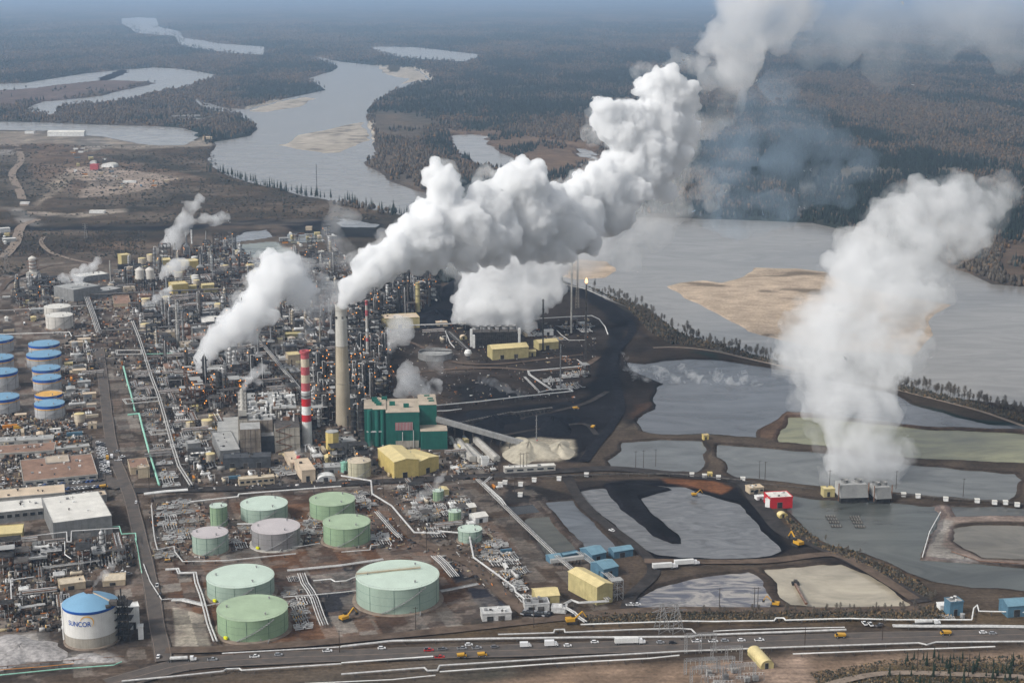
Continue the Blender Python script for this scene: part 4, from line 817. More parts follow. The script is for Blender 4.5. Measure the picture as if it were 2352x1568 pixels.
# ------------------------------------------------------------------ roads
def smooth_line(W, step=8):
    out = []
    n = len(W)
    for i in range(n-1):
        p0 = W[max(i-1, 0)]; p1 = W[i]; p2 = W[i+1]; p3 = W[min(i+2, n-1)]
        k = max(2, int((p2-p1).length/step))
        for j in range(k):
            t = j/k; out.append(0.5*((2*p1)+(p2-p0)*t+(2*p0-5*p1+4*p2-p3)*t*t+(3*p1-p0-3*p2+p3)*t**3))
    out.append(W[-1]); return out
def road(P, width, m, z, label, name='road', occ=True, marks=None, thick=0.0):
    W = smooth_line([gp(*p) for p in P]); b = MB(); mk = MB(); L = []; Rr = []
    for i, p in enumerate(W):
        d = (W[min(i+1, len(W)-1)]-W[max(i-1, 0)]); d.z = 0; d.normalize(); s = Vector((-d.y, d.x, 0))
        wv = width/2*(1+0.05*math.sin(i*0.7)); L.append(p+s*wv); Rr.append(p-s*wv)
        if marks and i:
            for off, wd in marks:
                q0 = W[i-1]+s*off; q1 = p+s*off
                mk.add([(q0.x-s.x*wd, q0.y-s.y*wd, z+0.08), (q1.x-s.x*wd, q1.y-s.y*wd, z+0.08), (q1.x+s.x*wd, q1.y+s.y*wd, z+0.08), (q0.x+s.x*wd, q0.y+s.y*wd, z+0.08)], [(0,1,2,3)])
    for i in range(len(W)-1):
        b.add([(L[i].x,L[i].y,z),(Rr[i].x,Rr[i].y,z),(Rr[i+1].x,Rr[i+1].y,z),(L[i+1].x,L[i+1].y,z)], [(0,1,2,3)])
    o = b.build(name, m); tag(o, label, kind='structure')
    if mk.v: tag(mk.build('road_marking', M_gravel, o), None)
    if occ: occ_line([p for p in W[::2]], width/2+1)
    return o
RZ = 0.9
road([(250,1574),(330,1552),(433,1527),(633,1513),(800,1507),(1100,1498),(1400,1488),(1700,1477),(1900,1470),(2352,1459),(2600,1453)], 18.5, M_asph, RZ, 'wide grey asphalt highway crossing the foreground', marks=[(0,0.25),(8.3,0.2),(-8.3,0.2)])
road([(376,1520),(370,1480),(361,1440),(345,1340),(320,1230),(300,1150),(282,1100),(262,1050),(250,985),(243,930),(236,870),(228,800)], 10.5, M_asph, RZ+0.06, 'grey asphalt road running up between the tanks and the process units', marks=[(4.6,0.15),(-4.6,0.15)])
road([(861,1118),(900,1165),(950,1232),(1010,1265),(1084,1298),(1150,1360),(1212,1412)], 10, M_dirt, RZ, 'brown dirt road crossing the tank farm')
road([(285,1128),(430,1126),(600,1120),(780,1112),(1080,1096),(1300,1082),(1420,1078),(1600,1096),(1700,1108),(1745,1160),(1800,1222),(1880,1255),(1980,1300),(2060,1345),(2120,1385)], 13, M_haul, RZ+0.03, 'dark haul road running past the ponds')
road([(1300,1092),(1345,1165),(1450,1250),(1490,1285),(1500,1320),(1450,1370),(1440,1400)], 9, M_haul, RZ+0.09, 'dark track beside the basins')
road([(380,1496),(520,1492),(700,1480),(900,1462),(1100,1442),(1300,1420),(1500,1403),(1850,1403),(2130,1400)], 9, M_dirt, RZ+0.12, 'dirt road along the lower edge of the tank farm')
road([(1340,1062),(1372,1020),(1400,985),(1425,940),(1415,880),(1412,820),(1452,760),(1430,720),(1385,690),(1340,668)], 9, M_coalr, RZ, 'black haul road through the coal')
road([(880,868),(1000,852),(1130,846),(1240,852),(1330,846),(1375,820)], 7, M_dirt, RZ, 'brown track across the dark yard',name='path')
road([(1010,985),(1100,975),(1200,962),(1290,942),(1350,925),(1395,900)], 6, M_haul, RZ-.1, 'grey track through the coal',name='path')
road([(1370,1000),(1340,975),(1250,985),(1160,1000)], 5, M_haul, RZ-.05, 'short grey track across the coal',name='path')
road([(885,775),(950,790),(1040,832),(1130,838),(1220,830),(1340,815)], 5, M_dirt, RZ+.1, 'brown track past the yellow shed',name='path')
road([(1500,800),(1560,799),(1640,808),(1740,830),(1830,850)], 5, M_gravel, RZ, 'pale dyke road between the river and the hot pond')
road([(2048,893),(2135,915),(2250,945),(2352,980),(2450,1010)], 5, M_gravel, RZ, 'pale dyke road right of the steam column')
road([(100,545),(95,560),(120,582),(180,600),(220,606)], 7, M_gravel, RZ, 'pale track climbing the dark slope')
road([(0,668),(30,640),(110,612),(190,607),(330,603)], 8, M_dirt, RZ, 'dirt track along the upper edge of the plant')
road([(0,600),(35,560),(50,520),(95,500),(60,480),(45,440),(28,400),(48,370),(40,340),(10,320)], 16, M_gravel, RZ, 'winding pale haul road on the far left')
road([(1480,1290),(1600,1292),(1760,1290),(1880,1276),(1935,1280),(2010,1320),(2100,1378)], 9, M_dirt, RZ+0.15, 'dirt road round the tan pond')
road([(1850,1600),(1900,1575),(2030,1548),(2200,1550),(2352,1556)], 6, M_gravel, RZ, 'pale dirt track below the highway', name='path')
road([(230,1010),(236,1050),(240,1100),(268,1110)], 14, M_asph, RZ+0.2, 'asphalt parking strip beside the road')
road([(60,1130),(160,1122),(240,1112),(285,1118)], 20, M_asph, RZ+0.23, 'asphalt car park in front of the brown roofed building', occ=False)

# ------------------------------------------------------------------ tanks
def tank(px0, px1, yr, yb, wall, roof, label, group=None, cone=0.0, band=None, ring=True, seams=True, stripe2=None, floating=False, H=None, stair=None, name='storage_tank', sign=False):
    cx = (px0+px1)/2; c = gp(cx, yb); s = scale_at(c); r = (px1-px0)/2/s
    h = H or max(3, topz(c, yr)); n = 56 if r > 14 else 36
    t = thing(name, label, 'storage tank', (c.x, c.y, 0.6), 0, group)
    if ring:
        b = MB(); b.lathe([(r*1.02, -0.8), (r*1.08+0.8, -0.8), (r*1.07+0.6, 0.25), (r*1.005, 0.35)], n); b.build('foundation_ring', M_concl if ring == 'pale' else M_gravel, t)
    b = MB(); b.lathe([(r, 0), (r, h)], n, cap=False); sh = b.build('shell', wall, t, True)
    b = MB()
    if floating:
        b.lathe([(r*0.985, h*0.9), (r*0.5, h*0.9+0.05), (0.2, h*0.9+0.1)], n)
    else:
        b.lathe([(r+0.25, h-0.15), (r+0.25, h+0.12), (r*0.5, h+0.12+cone*0.6), (0.3, h+0.15+cone)], n)
    b.build('roof', roof, t, True)
    b = MB()
    for k in range(10 if seams else 0):
        a = k*2*math.pi/10+0.3; x, y = (r+0.06)*math.cos(a), (r+0.06)*math.sin(a); b.cbox((x, y, 0.2), (0.16, 0.22, h-0.5), 0, a)
    if seams:
        for zz in (h*0.33, h*0.66): b.lathe([(r+0.02, zz-0.06), (r+0.07, zz), (r+0.02, zz+0.06)], n, cap=False)
        b.build('seam', M_seam if wall in (M_gtank, M_gtank2) else M_mid, sh)
    b = MB(); zr = h+0.15
    for k in range(n):
        a = 2*math.pi*k/n; a2 = 2*math.pi*(k+1)/n; p = Vector(((r-0.1)*math.cos(a), (r-0.1)*math.sin(a), zr)); q = Vector(((r-0.1)*math.cos(a2), (r-0.1)*math.sin(a2), zr+1.05))
        if k % 3 == 0: b.tube(p, p+Vector((0,0,1.05)), 0.05, 4)
        b.tube(Vector((p.x,p.y,zr+1.05)), q, 0.05, 4)
    b.build('railing', M_steel, t)
    if band:
        z1 = h-0.3
        for i, (bm_, bh) in enumerate(band):
            b = MB(); b.lathe([(r+0.08+0.01*i, z1-bh), (r+0.12+0.01*i, z1-bh/2), (r+0.08+0.01*i, z1)], n, cap=False); b.build('colour_band', bm_, sh, True); z1 -= bh+0.02
    # stair winding up the shell
    b = MB(); a0 = -1.9 if stair is None else stair; k = int(h/0.8)
    for i in range(k):
        a = a0+i*1.5/r; z = i*0.8; b.cbox(((r+0.75)*math.cos(a), (r+0.75)*math.sin(a), z), (1.2, 1.5, 0.15), 0, a)
        if i: b.tube(((r+1.3)*math.cos(a), (r+1.3)*math.sin(a), z+1), ((r+1.3)*math.cos(a-1.5/r), (r+1.3)*math.sin(a-1.5/r), z+0.2), 0.06, 4)
    if k > 2: b.build('stair', M_steel, t)
    b = MB()
    for k in range(3):
        a = 2.2*k+1; q = r*0.72; b.tube((q*math.cos(a), q*math.sin(a), h+cone*0.3), (q*math.cos(a), q*math.sin(a), h+cone*0.3+1.4), 0.4, 8); b.tube((q*math.cos(a), q*math.sin(a), h+cone*0.3+1.3), (q*math.cos(a), q*math.sin(a), h+cone*0.3+1.7), 0.7, 8)
    b.build('roof_vent', M_steel, t)
    b = MB(); b.tube((r*0.96*math.cos(-1.2), r*0.96*math.sin(-1.2), 1.2), ((r+0.5)*math.cos(-1.2), (r+0.5)*math.sin(-1.2), 1.2), 0.6, 10); b.tube((r*0.6, -r*0.9, 1.0), (r*0.6, -r*1.15, 1.0), 0.35, 8); b.build('manway', M_steel, t)
    if sign: b = MB(); b.cbox((r*.75*math.cos(-2.2)*1.42, r*.75*math.sin(-2.2)*1.42, 1.0), (2.6,1.2,1.6), 0, -2.2+math.pi/2); b.build('foam_box', M_ybar, t)
    OCC.append((c.x, c.y, r+3)); t['r'] = r; t['h'] = h
    return t
GT = 'pale green storage tanks of the tank farm'
big = tank(819, 1009, 1321, 1376, M_gtank, M_gtroof, 'largest pale green tank, with a bridge across its roof', GT, cone=1.2)
r_, h_ = big['r'], big['h']; b = MB()
for k in range(18):
    x0 = -r_*0.98+k*r_*1.52/18; x1 = x0+r_*1.52/18; y0 = -0.12*r_+(x0+r_)*0.28; y1 = -0.12*r_+(x1+r_)*0.28; zz = h_+1.7
    b.tube((x0,y0,zz), (x1,y1,zz), 0.55, 4); b.tube((x0,y0+0.9,zz+1), (x1,y1+0.9,zz+1), 0.09, 4); b.tube((x0,y0-0.9,zz+1), (x1,y1-0.9,zz+1), 0.09, 4)
    if k % 3 == 0: b.tube((x0,y0,h_), (x0,y0,zz+1), 0.2, 4)
b.build('roof_bridge', M_beige, big)
tank(477, 630, 1323.5, 1361, M_gtank, M_gtroof, 'wide pale green tank with orange fittings on its roof edge, behind the darker green one', GT, cone=1.0, sign=True)
tank(501, 662, 1397, 1444, M_gtank2, M_gtroof2, 'wide darker green tank nearest the highway', GT, cone=1.0, sign=True)
tank(579, 690, 1209.7, 1248, M_grtank, M_grroof, 'grey tank with a pinkish roof on a pale ring', GT, cone=0.8, ring='pale', sign=True)
tank(443, 525, 1223.7, 1264, M_gtank, M_grroof, 'small pale green tank with a whitish roof left of the grey tank', GT, cone=0.5)
tank(554, 661, 1156.7, 1188, M_gtank, M_gtroof, 'mid-sized pale green tank right of the narrow green tank', GT, cone=0.7)
tank(484, 523, 1161.7, 1207, M_gtank2, M_gtroof, 'narrow upright green tank beside the pipe manifold', GT, cone=0.3)
tank(712, 816, 1147, 1181, M_gtank2, M_gtroof2, 'green tank at the back of the tank farm nearest the cream tank', GT, cone=0.7)
tank(743, 851, 1199, 1240, M_gtank2, M_gtroof2, 'green tank right of the grey tank', GT, cone=0.7)
tank(1052, 1107, 1215, 1241, M_gtank, M_gtroof, 'small pale green tank among the pipes beside the basin ponds', GT, cone=0.4)
tank(1030, 1059, 1174, 1203, M_gtank2, M_gtroof, 'narrow green tank beside the white roofed shed', GT, cone=0.3)
tank(994, 1019, 1127, 1150, M_gtank2, M_gtroof, 'small green tank half hidden by steam', GT, cone=0.3)
tank(799, 852, 1058, 1093, M_ctank, M_cream, 'cream ribbed tank in front of the tall chimney', None, cone=1.5)
tank(783, 800, 1062, 1085, M_teal, M_teal, 'small teal tank behind the cream ribbed tank', None, cone=0.3)
BB = [(M_bring, 2.6), (M_oring, 1.1)]; BG = 'blue roofed tanks on the left'
for x0, x1, yr, yb, lab in ((-40,31,777.5,806,'rearmost blue roofed tank of the left column'), (-38,32,821,856,'second blue roofed tank of the left column'), (-28,42,853,892,'blue banded tank third in the left column'), (-27,45,911,944,'blue roofed tank at the front of the left column'),
                            (68,137,789,812,'rearmost blue roofed tank of the right column'), (64,141,813,842,'wide blue roofed tank second in the right column'), (76,139,845,868,'narrower blue roofed tank with a white wall in the right column'), (78,141,867,893,'blue banded tank just before the orange roofed one'), (82,149,926,956,'blue roofed tank at the front of the right column')):
    tank(x0, x1, yr, yb, M_twall, M_btroof, lab, BG, cone=1.2, band=BB)
tank(82, 144, 904, 925, M_twall, M_oring, 'low tank with an orange brown roof and blue band', BG, cone=0.2, band=BB, floating=True)
tank(103, 162, 704, 722, M_wtank, M_wroof, 'rear off-white tank of the pair below the grey warehouse', 'off-white tanks', cone=0.6)
tank(107, 168, 724, 752, M_wtank, M_wroof, 'front off-white tank of the pair below the grey warehouse', 'off-white tanks', cone=0.6)

def named_tank():
    c = gp(212, 1468); s = scale_at(c); r = 59.5/s; h = topz(c, 1384); n = 64
    t = thing('storage_tank', 'tall white tank with a bright blue domed roof and a company name on its side', 'storage tank', (c.x, c.y, 0.6))
    b = MB(); b.lathe([(r*1.03, -1), (r*1.08, -1), (r*1.07, 0.3), (r*1.01, 0.4)], n); b.build('foundation_ring', M_gravel, t)
    b = MB(); b.lathe([(r*1.005, 0), (r*1.005, h*0.28)], n, cap=False); b.build('concrete_skirt', M_conc, t, True)
    b = MB(); b.lathe([(r*1.015, h*0.28), (r*1.015, h*0.93)], n, cap=False); sh = b.build('shell', mat('white_cladding', (0.66,0.65,0.62), 0.55, var=0.05, scale=0.15, streak=0.12), t, True)
    b = MB(); b.lathe([(r*1.03, h*0.925), (r*1.05, h*0.96), (r*1.05, h*1.0)], n, cap=False); b.build('colour_band', M_bring, t, True)
    rh = 6.5; b = MB(); b.lathe([(r*1.05, h), (r*0.8, h+rh*0.34), (r*0.5, h+rh*0.66), (r*0.2, h+rh*0.92), (0.2, h+rh)], n); b.build('roof', M_btroof, t, True)
    b = MB(); b.cbox((0,0,h+rh-0.5), (4,3,2.2)); b.tube((1.5,1,h+rh), (1.5,1,h+rh+3), 0.5, 8); b.cbox((-2.5,1,h+rh-0.8), (1.5,1.5,1.6)); b.build('roof_fan', M_rust, t)
    b = MB()
    for k in range(10):
        x0 = 1+k*r*0.92/10; x1 = 1+(k+1)*r*0.92/10; f = lambda x: h+rh*(1-x/(r*1.05))+0.9; b.tube((x0,-x0*0.25,f(x0)), (x1,-x1*0.25,f(x1)), 0.5, 4)
    b.build('roof_walkway', M_peach, t)
    b = MB(); 
    for x, y in ((r*1.06,-2),(r*1.28,-3),(r*1.06,3),(r*1.28,2.5),(r*1.5,-4)): b.tube((x,y,0), (x,y,h+3+random.uniform(0,3)), 0.35, 6)
    for z in range(4, int(h)+4, 5): b.box(r*0.98, -5, z, r*1.6, 4, z+0.4)
    for k in range(6): b.tube((r*1.06,-2,k*5), (r*1.5,-4,k*5+5), 0.2, 4)
    b.tube((r*1.2,0,h+2), (r*1.2,0,h+9), 0.5, 6); b.build('stair_tower', M_dark, t)
    b = MB(); b.cbox((r*1.0,-r*0.35,h+0.5), (5,4,3)); b.cbox((r*0.85,-r*0.6,h+0.3), (3,2.4,1.6), 0, 0.4); b.build('roof_equipment', M_mid, t)
    b = MB(); b.tube((-r*1.06,-1.5,0), (-r*1.06,-1.5,h), 0.7, 8); b.build('downpipe', M_white, t)
    # lettering wrapped on the shell: the word and the rising sun arc
    fc = bpy.data.curves.new('letters', 'FONT'); fc.body = 'SUNCOR'; fc.size = 6.6; fc.extrude = 0.0; fc.space_character = 1.02; fc.offset = 0.07
    fo = bpy.data.objects.new('letters', fc); C.objects.link(fo); dg = bpy.context.evaluated_depsgraph_get()
    me = bpy.data.meshes.new_from_object(fo.evaluated_get(dg)); bpy.data.objects.remove(fo); bpy.data.curves.remove(fc)
    import bmesh
    bm = bmesh.new(); bm.from_mesh(me)
    xs = [v.co.x for v in bm.verts]; x0, x1 = min(xs), max(xs)
    bmesh.ops.subdivide_edges(bm, edges=[e for e in bm.edges if e.calc_length() > 0.8], cuts=2)
    tgt = r*0.92; ks = tgt/(x1-x0)
    mid = -math.pi/2-0.19; zb = h*0.615
    for v in bm.verts:
        u = (v.co.x-(x0+x1)/2)*ks; z = v.co.y*ks*1.25; a = mid+u/r; v.co = Vector(((r*1.015+0.16)*math.cos(a), (r*1.015+0.16)*math.sin(a), zb+z))
    bm.to_mesh(me); bm.free(); me.materials.clear(); me.materials.append(M_bring); me.name = 'lettering'
    lo = bpy.data.objects.new('lettering', me); C.objects.link(lo); lo.parent = sh; tag(lo, 'deep blue company name')
    b = MB(); R0 = tgt*0.25; cxu = tgt*0.33; czv = zb+2.4
    for k in range(26):
        t0 = R(165)-k*R(205)/26; t1 = R(165)-(k+1)*R(205)/26; w0 = 0.55*math.sin(math.pi*min(1, (k+0.6)/27))+0.12; w1 = 0.55*math.sin(math.pi*min(1, (k+1.6)/27))+0.12; P = []
        for tt, q in ((t0, R0), (t1, R0), (t1, R0+w1*1.3), (t0, R0+w0*1.3)):
            u = cxu+q*math.cos(tt); z = czv+q*math.sin(tt)*1.0; a = mid+u/r; P.append(((r*1.015+0.2)*math.cos(a), (r*1.015+0.2)*math.sin(a), z))
        b.add(P, [(0,1,2,3)])
    tag(b.build('emblem_arc', M_oring, sh), 'orange arc over the last letters')
    OCC.append((c.x, c.y, r*1.3)); OCC.append((c.x+r*1.5, c.y, 8))
named_tank()
# ------------------------------------------------------------------ buildings
def building(A, B, depth, ytop, wall, roof, label, cat='building', name='industrial_building', style='flat', group=None, doors=1, windows=0, vents=2, base=0.0, rise=None, h=None, skew=0.0, occ=True, strip=None, annex=None):
    a = gp(*A); c = gp(*B); d = c-a; W = d.length; ang = math.atan2(d.y, d.x)
    H = h if h else max(2.5, topz(a, ytop)); t = thing(name, label, cat, (a.x, a.y, 0.5+base), ang, group)
    D = depth; b = MB()
    if style == 'flat':
        b.box(0,0,-0.8, W,D,H); w_ = b.build('wall', wall, t)
        b = MB(); b.box(-0.15,-0.15,H, W+0.15,D+0.15,H+0.35); rf = b.build('roof', roof, t)
        b = MB(); b.box(-0.25,-0.25,H+0.1,W+0.25,0.15,H+0.8); b.box(-0.25,D-0.15,H+0.1,W+0.25,D+0.25,H+0.8); b.box(-0.25,0.15,H+0.1,0.15,D-0.15,H+0.8); b.box(W-0.15,0.15,H+0.1,W+0.25,D-0.15,H+0.8); b.build('parapet', wall, rf); zr = H+0.35
    elif style in ('gable', 'gable_x'):
        rs = rise or W*0.10
        if style == 'gable':      # ridge runs back
            b.add([(0,0,-.8),(W,0,-.8),(W,0,H),(W/2,0,H+rs),(0,0,H),(0,D,-.8),(W,D,-.8),(W,D,H),(W/2,D,H+rs),(0,D,H)], [(0,1,2,3,4),(9,8,7,6,5),(0,4,9,5),(1,6,7,2)]); w_ = b.build('wall', wall, t)
            b = MB(); o_ = 0.4
            b.add([(-o_,-o_,H-0.1),(W/2,-o_,H+rs+0.25),(W/2,D+o_,H+rs+0.25),(-o_,D+o_,H-0.1),(-o_,-o_,H-0.4),(W/2,-o_,H+rs-0.05),(W/2,D+o_,H+rs-0.05),(-o_,D+o_,H-0.4)], [(0,1,2,3),(7,6,5,4),(0,4,5,1),(3,2,6,7),(0,3,7,4)])
            b.add([(W+o_,-o_,H-0.1),(W/2,-o_,H+rs+0.25),(W/2,D+o_,H+rs+0.25),(W+o_,D+o_,H-0.1),(W+o_,-o_,H-0.4),(W/2,-o_,H+rs-0.05),(W/2,D+o_,H+rs-0.05),(W+o_,D+o_,H-0.4)], [(3,2,1,0),(4,5,6,7),(1,5,4,0),(7,6,2,3),(4,7,3,0)])
            rf = b.build('roof', roof, t)
        else:
            rs = rise or D*0.14
            b.add([(0,0,-.8),(0,0,H),(0,D/2,H+rs),(0,D,H),(0,D,-.8),(W,0,-.8),(W,0,H),(W,D/2,H+rs),(W,D,H),(W,D,-.8)], [(0,1,2,3,4),(9,8,7,6,5),(0,5,6,1),(4,3,8,9)]); w_ = b.build('wall', wall, t)
            b = MB(); o_ = 0.4
            b.add([(-o_,-o_,H-0.1),(-o_,D/2,H+rs+0.25),(W+o_,D/2,H+rs+0.25),(W+o_,-o_,H-0.1),(-o_,-o_,H-0.4),(-o_,D/2,H+rs-.05),(W+o_,D/2,H+rs-.05),(W+o_,-o_,H-0.4)], [(3,2,1,0),(4,5,6,7),(0,4,7,3),(0,1,5,4),(2,3,7,6)])
            b.add([(-o_,D+o_,H-0.1),(-o_,D/2,H+rs+0.25),(W+o_,D/2,H+rs+0.25),(W+o_,D+o_,H-0.1),(-o_,D+o_,H-0.4),(-o_,D/2,H+rs-.05),(W+o_,D/2,H+rs-.05),(W+o_,D+o_,H-0.4)], [(0,1,2,3),(7,6,5,4),(3,7,4,0),(4,5,1,0),(6,7,3,2)])
            rf = b.build('roof', roof, t)
        zr = H+rs*0.5
    elif style == 'arch':
        n = 10; P = []
        for k in range(n+1):
            q = math.pi*k/n; P.append((W/2-W/2*math.cos(q), H*0.35+H*0.65*math.sin(q)))
        P = [(0, -.8)]+P+[(W, -.8)]; m_ = len(P)
        b.add([(x,0,z) for x,z in P]+[(x,D,z) for x,z in P], [tuple(range(m_)), tuple(range(2*m_-1, m_-1, -1))]+[(i, m_+i, m_+i+1, i+1) for i in (0, m_-2)]); w_ = b.build('wall', wall, t)
        b = MB(); Q = [(x+ (x-W/2)*0.02, z+0.1) for x, z in P[1:-1]]; m_ = len(Q)
        b.add([(x,-.3,z) for x,z in Q]+[(x,D+.3,z) for x,z in Q], [(i, m_+i, m_+i+1, i+1) for i in range(m_-1)]); rf = b.build('roof', roof, t, True); zr = H
    # cladding ribs, doors, windows, roof gear
    b = MB(); k = int(W/3.2)
    for i in range(1, k): b.box(i*W/k-0.07, -0.09, 0.2, i*W/k+0.07, -0.004, H-0.5)
    k2 = int(D/3.2)
    for i in range(1, k2):
        b.box(-0.09, i*D/k2-0.07, 0.2, -0.004, i*D/k2+0.07, H-0.5); b.box(W+0.004, i*D/k2-0.07, 0.2, W+0.09, i*D/k2+0.07, H-0.5)
    if b.v and W < 140: b.build('cladding_rib', wall, w_)
    dw = min(4.0, W*0.25)
    for i in range(doors):
        x = W*(i+0.7)/(doors+0.6); f = MB(); f.box(x-dw/2-0.15,-0.16,-0.3, x+dw/2+0.15,-0.012, min(4.3, H*0.65)+0.15); dd = f.build('door', M_gwall, t)
        f = MB(); f.box(x-dw/2,-0.24,-0.3, x+dw/2,-0.165, min(4.3, H*0.65)); f.build('door_leaf', M_dark if i % 2 == 0 else M_mid, dd)
    if windows:
        for i in range(windows):
            x = W*(i+0.5)/windows; ww = W/windows*0.62; f = MB(); f.box(x-ww/2-0.12,-0.2,H*0.45-0.1, x+ww/2+0.12,-0.014,H*0.78+0.1); wf = f.build('window', M_groof, t); f = MB(); f.box(x-ww/2,-0.27,H*0.45,x+ww/2,-0.205,H*0.78); f.build('pane', M_glass, wf)
    rr = random.Random(int(A[0]*7+A[1]))
    for i in range(vents):
        x, y = W*rr.uniform(0.1, 0.85), D*rr.uniform(0.15, 0.85); f = MB(); q = rr.uniform(0.7, 1.6)
        if rr.random() < 0.5: f.cbox((x,y,zr-1.0), (q*1.6,q*1.2,1.0+q))
        else: f.tube((x,y,zr-1),(x,y,zr+q),0.4*q,8); f.tube((x,y,zr+q),(x,y,zr+q+0.35),0.7*q,8)
        f.build('roof_vent', rr.choice([M_steel, M_mid, M_white]), t)
    if occ:
        nx, ny = max(1, int(W/12)), max(1, int(D/12))
        for i in range(nx):
            for j in range(ny):
                q = Matrix.Rotation(ang, 3, 'Z') @ Vector((W*(i+.5)/nx, D*(j+.5)/ny, 0)); OCC.append((a.x+q.x, a.y+q.y, max(W/nx, D/ny)*0.6))
    t['w'] = W; t['d'] = D; t['h'] = H
    return t
Bd = building
# yellow halls in front of the green building
Bd((906,1100),(962,1093),44,1062, M_yel,M_yroof,'big yellow gabled hall in front of the green building, nearest the cream tank',name='yellow_hall',style='gable',rise=1.6,doors=1,vents=0)
Bd((963,1092.5),(1008,1079),30,1061, M_yel,M_yroof,'lower yellow annex hall on the right side of the big yellow hall',name='yellow_hall',style='gable',rise=1.0,doors=1,vents=1)
# green building
def green():
    a = gp(888,1030); t = thing('green_building', 'tall green clad building with a tan roof and a reddish louvre panel', 'building', (a.x, a.y, 0.5), R(5))
    s = scale_at(a); px = lambda u: (u-888)/s
    H = topz(a, 944)-2
    def blk(x0, x1, y0, y1, h, ribs=True):
        b = MB(); b.box(x0, y0, -.8, x1, y1, h); w_ = b.build('wall', M_green, t); b = MB(); b.box(x0-.2, y0-.2, h, x1+.2, y1+.2, h+.4); b.build('roof', M_troof, t)
        b = MB(); k = int((x1-x0)/1.6)
        for i in range(1, k): x = x0+i*(x1-x0)/k; b.box(x-.09, y0-.12, .2, x+.09, y0-.005, h-.2)
        if ribs: b.build('cladding_rib', M_green, w_)
        OCC.append((a.x+(x0+x1)/2, a.y+(y0+y1)/2, max(x1-x0, y1-y0)*0.65)); return w_
    blk(0, px(964), 0, 46, H)
    blk(px(964)+0.02, px(1005), 14, 50, H+2.6)
    blk(px(858), -0.02, 8, 48, H+1.0); blk(px(838), px(858)-0.02, 14, 46, H+0.2)
    blk(px(966), px(1027), -6, 13.9, H*0.50)
    b = MB(); 
    for x in (px(850), px(868), px(880)): b.tube((x, 8.5, 0), (x, 8.5, H+0.5), 2.3, 12)
    b.build('corner_shaft', M_green, t)
    b = MB(); b.box(px(909), -0.5, H*0.50, px(949), -0.13, H*0.72); lv = b.build('louvre', M_redf, t); b = MB()
    for k in range(12): x = px(909)+k*(px(949)-px(909))/12+.5; b.box(x, -0.75, H*0.5, x+.5, -0.51, H*0.72)
    b.build('louvre_fin', M_groof, lv)
    b = MB(); b.box(px(909), -0.4, 0.2, px(962), -0.13, H*0.2); b.build('lower_wall', M_conc, t)
    for i, (x, y) in enumerate(((px(862),40),(px(864),34),(px(868),28),(px(872),22),(px(885),42),(px(903),24),(px(985),44),(px(992),34),(px(994),26),(px(935),16))):
        b = MB(); b.cbox((x,y,H+.4), (5.0,2.6,3.4)); b.build('roof_vent', M_gvent, t)
    b = MB(); b.tube((px(925), -1, H*0.2), (px(925), -1, H*0.45), .3, 6); b.tube((px(950), -1, 0), (px(950), -1, H*0.5), .3, 6); b.box(px(843), 6.5, H*.4, px(880), 8, H*.43); b.build('wall_pipe', M_alu, t)
green()
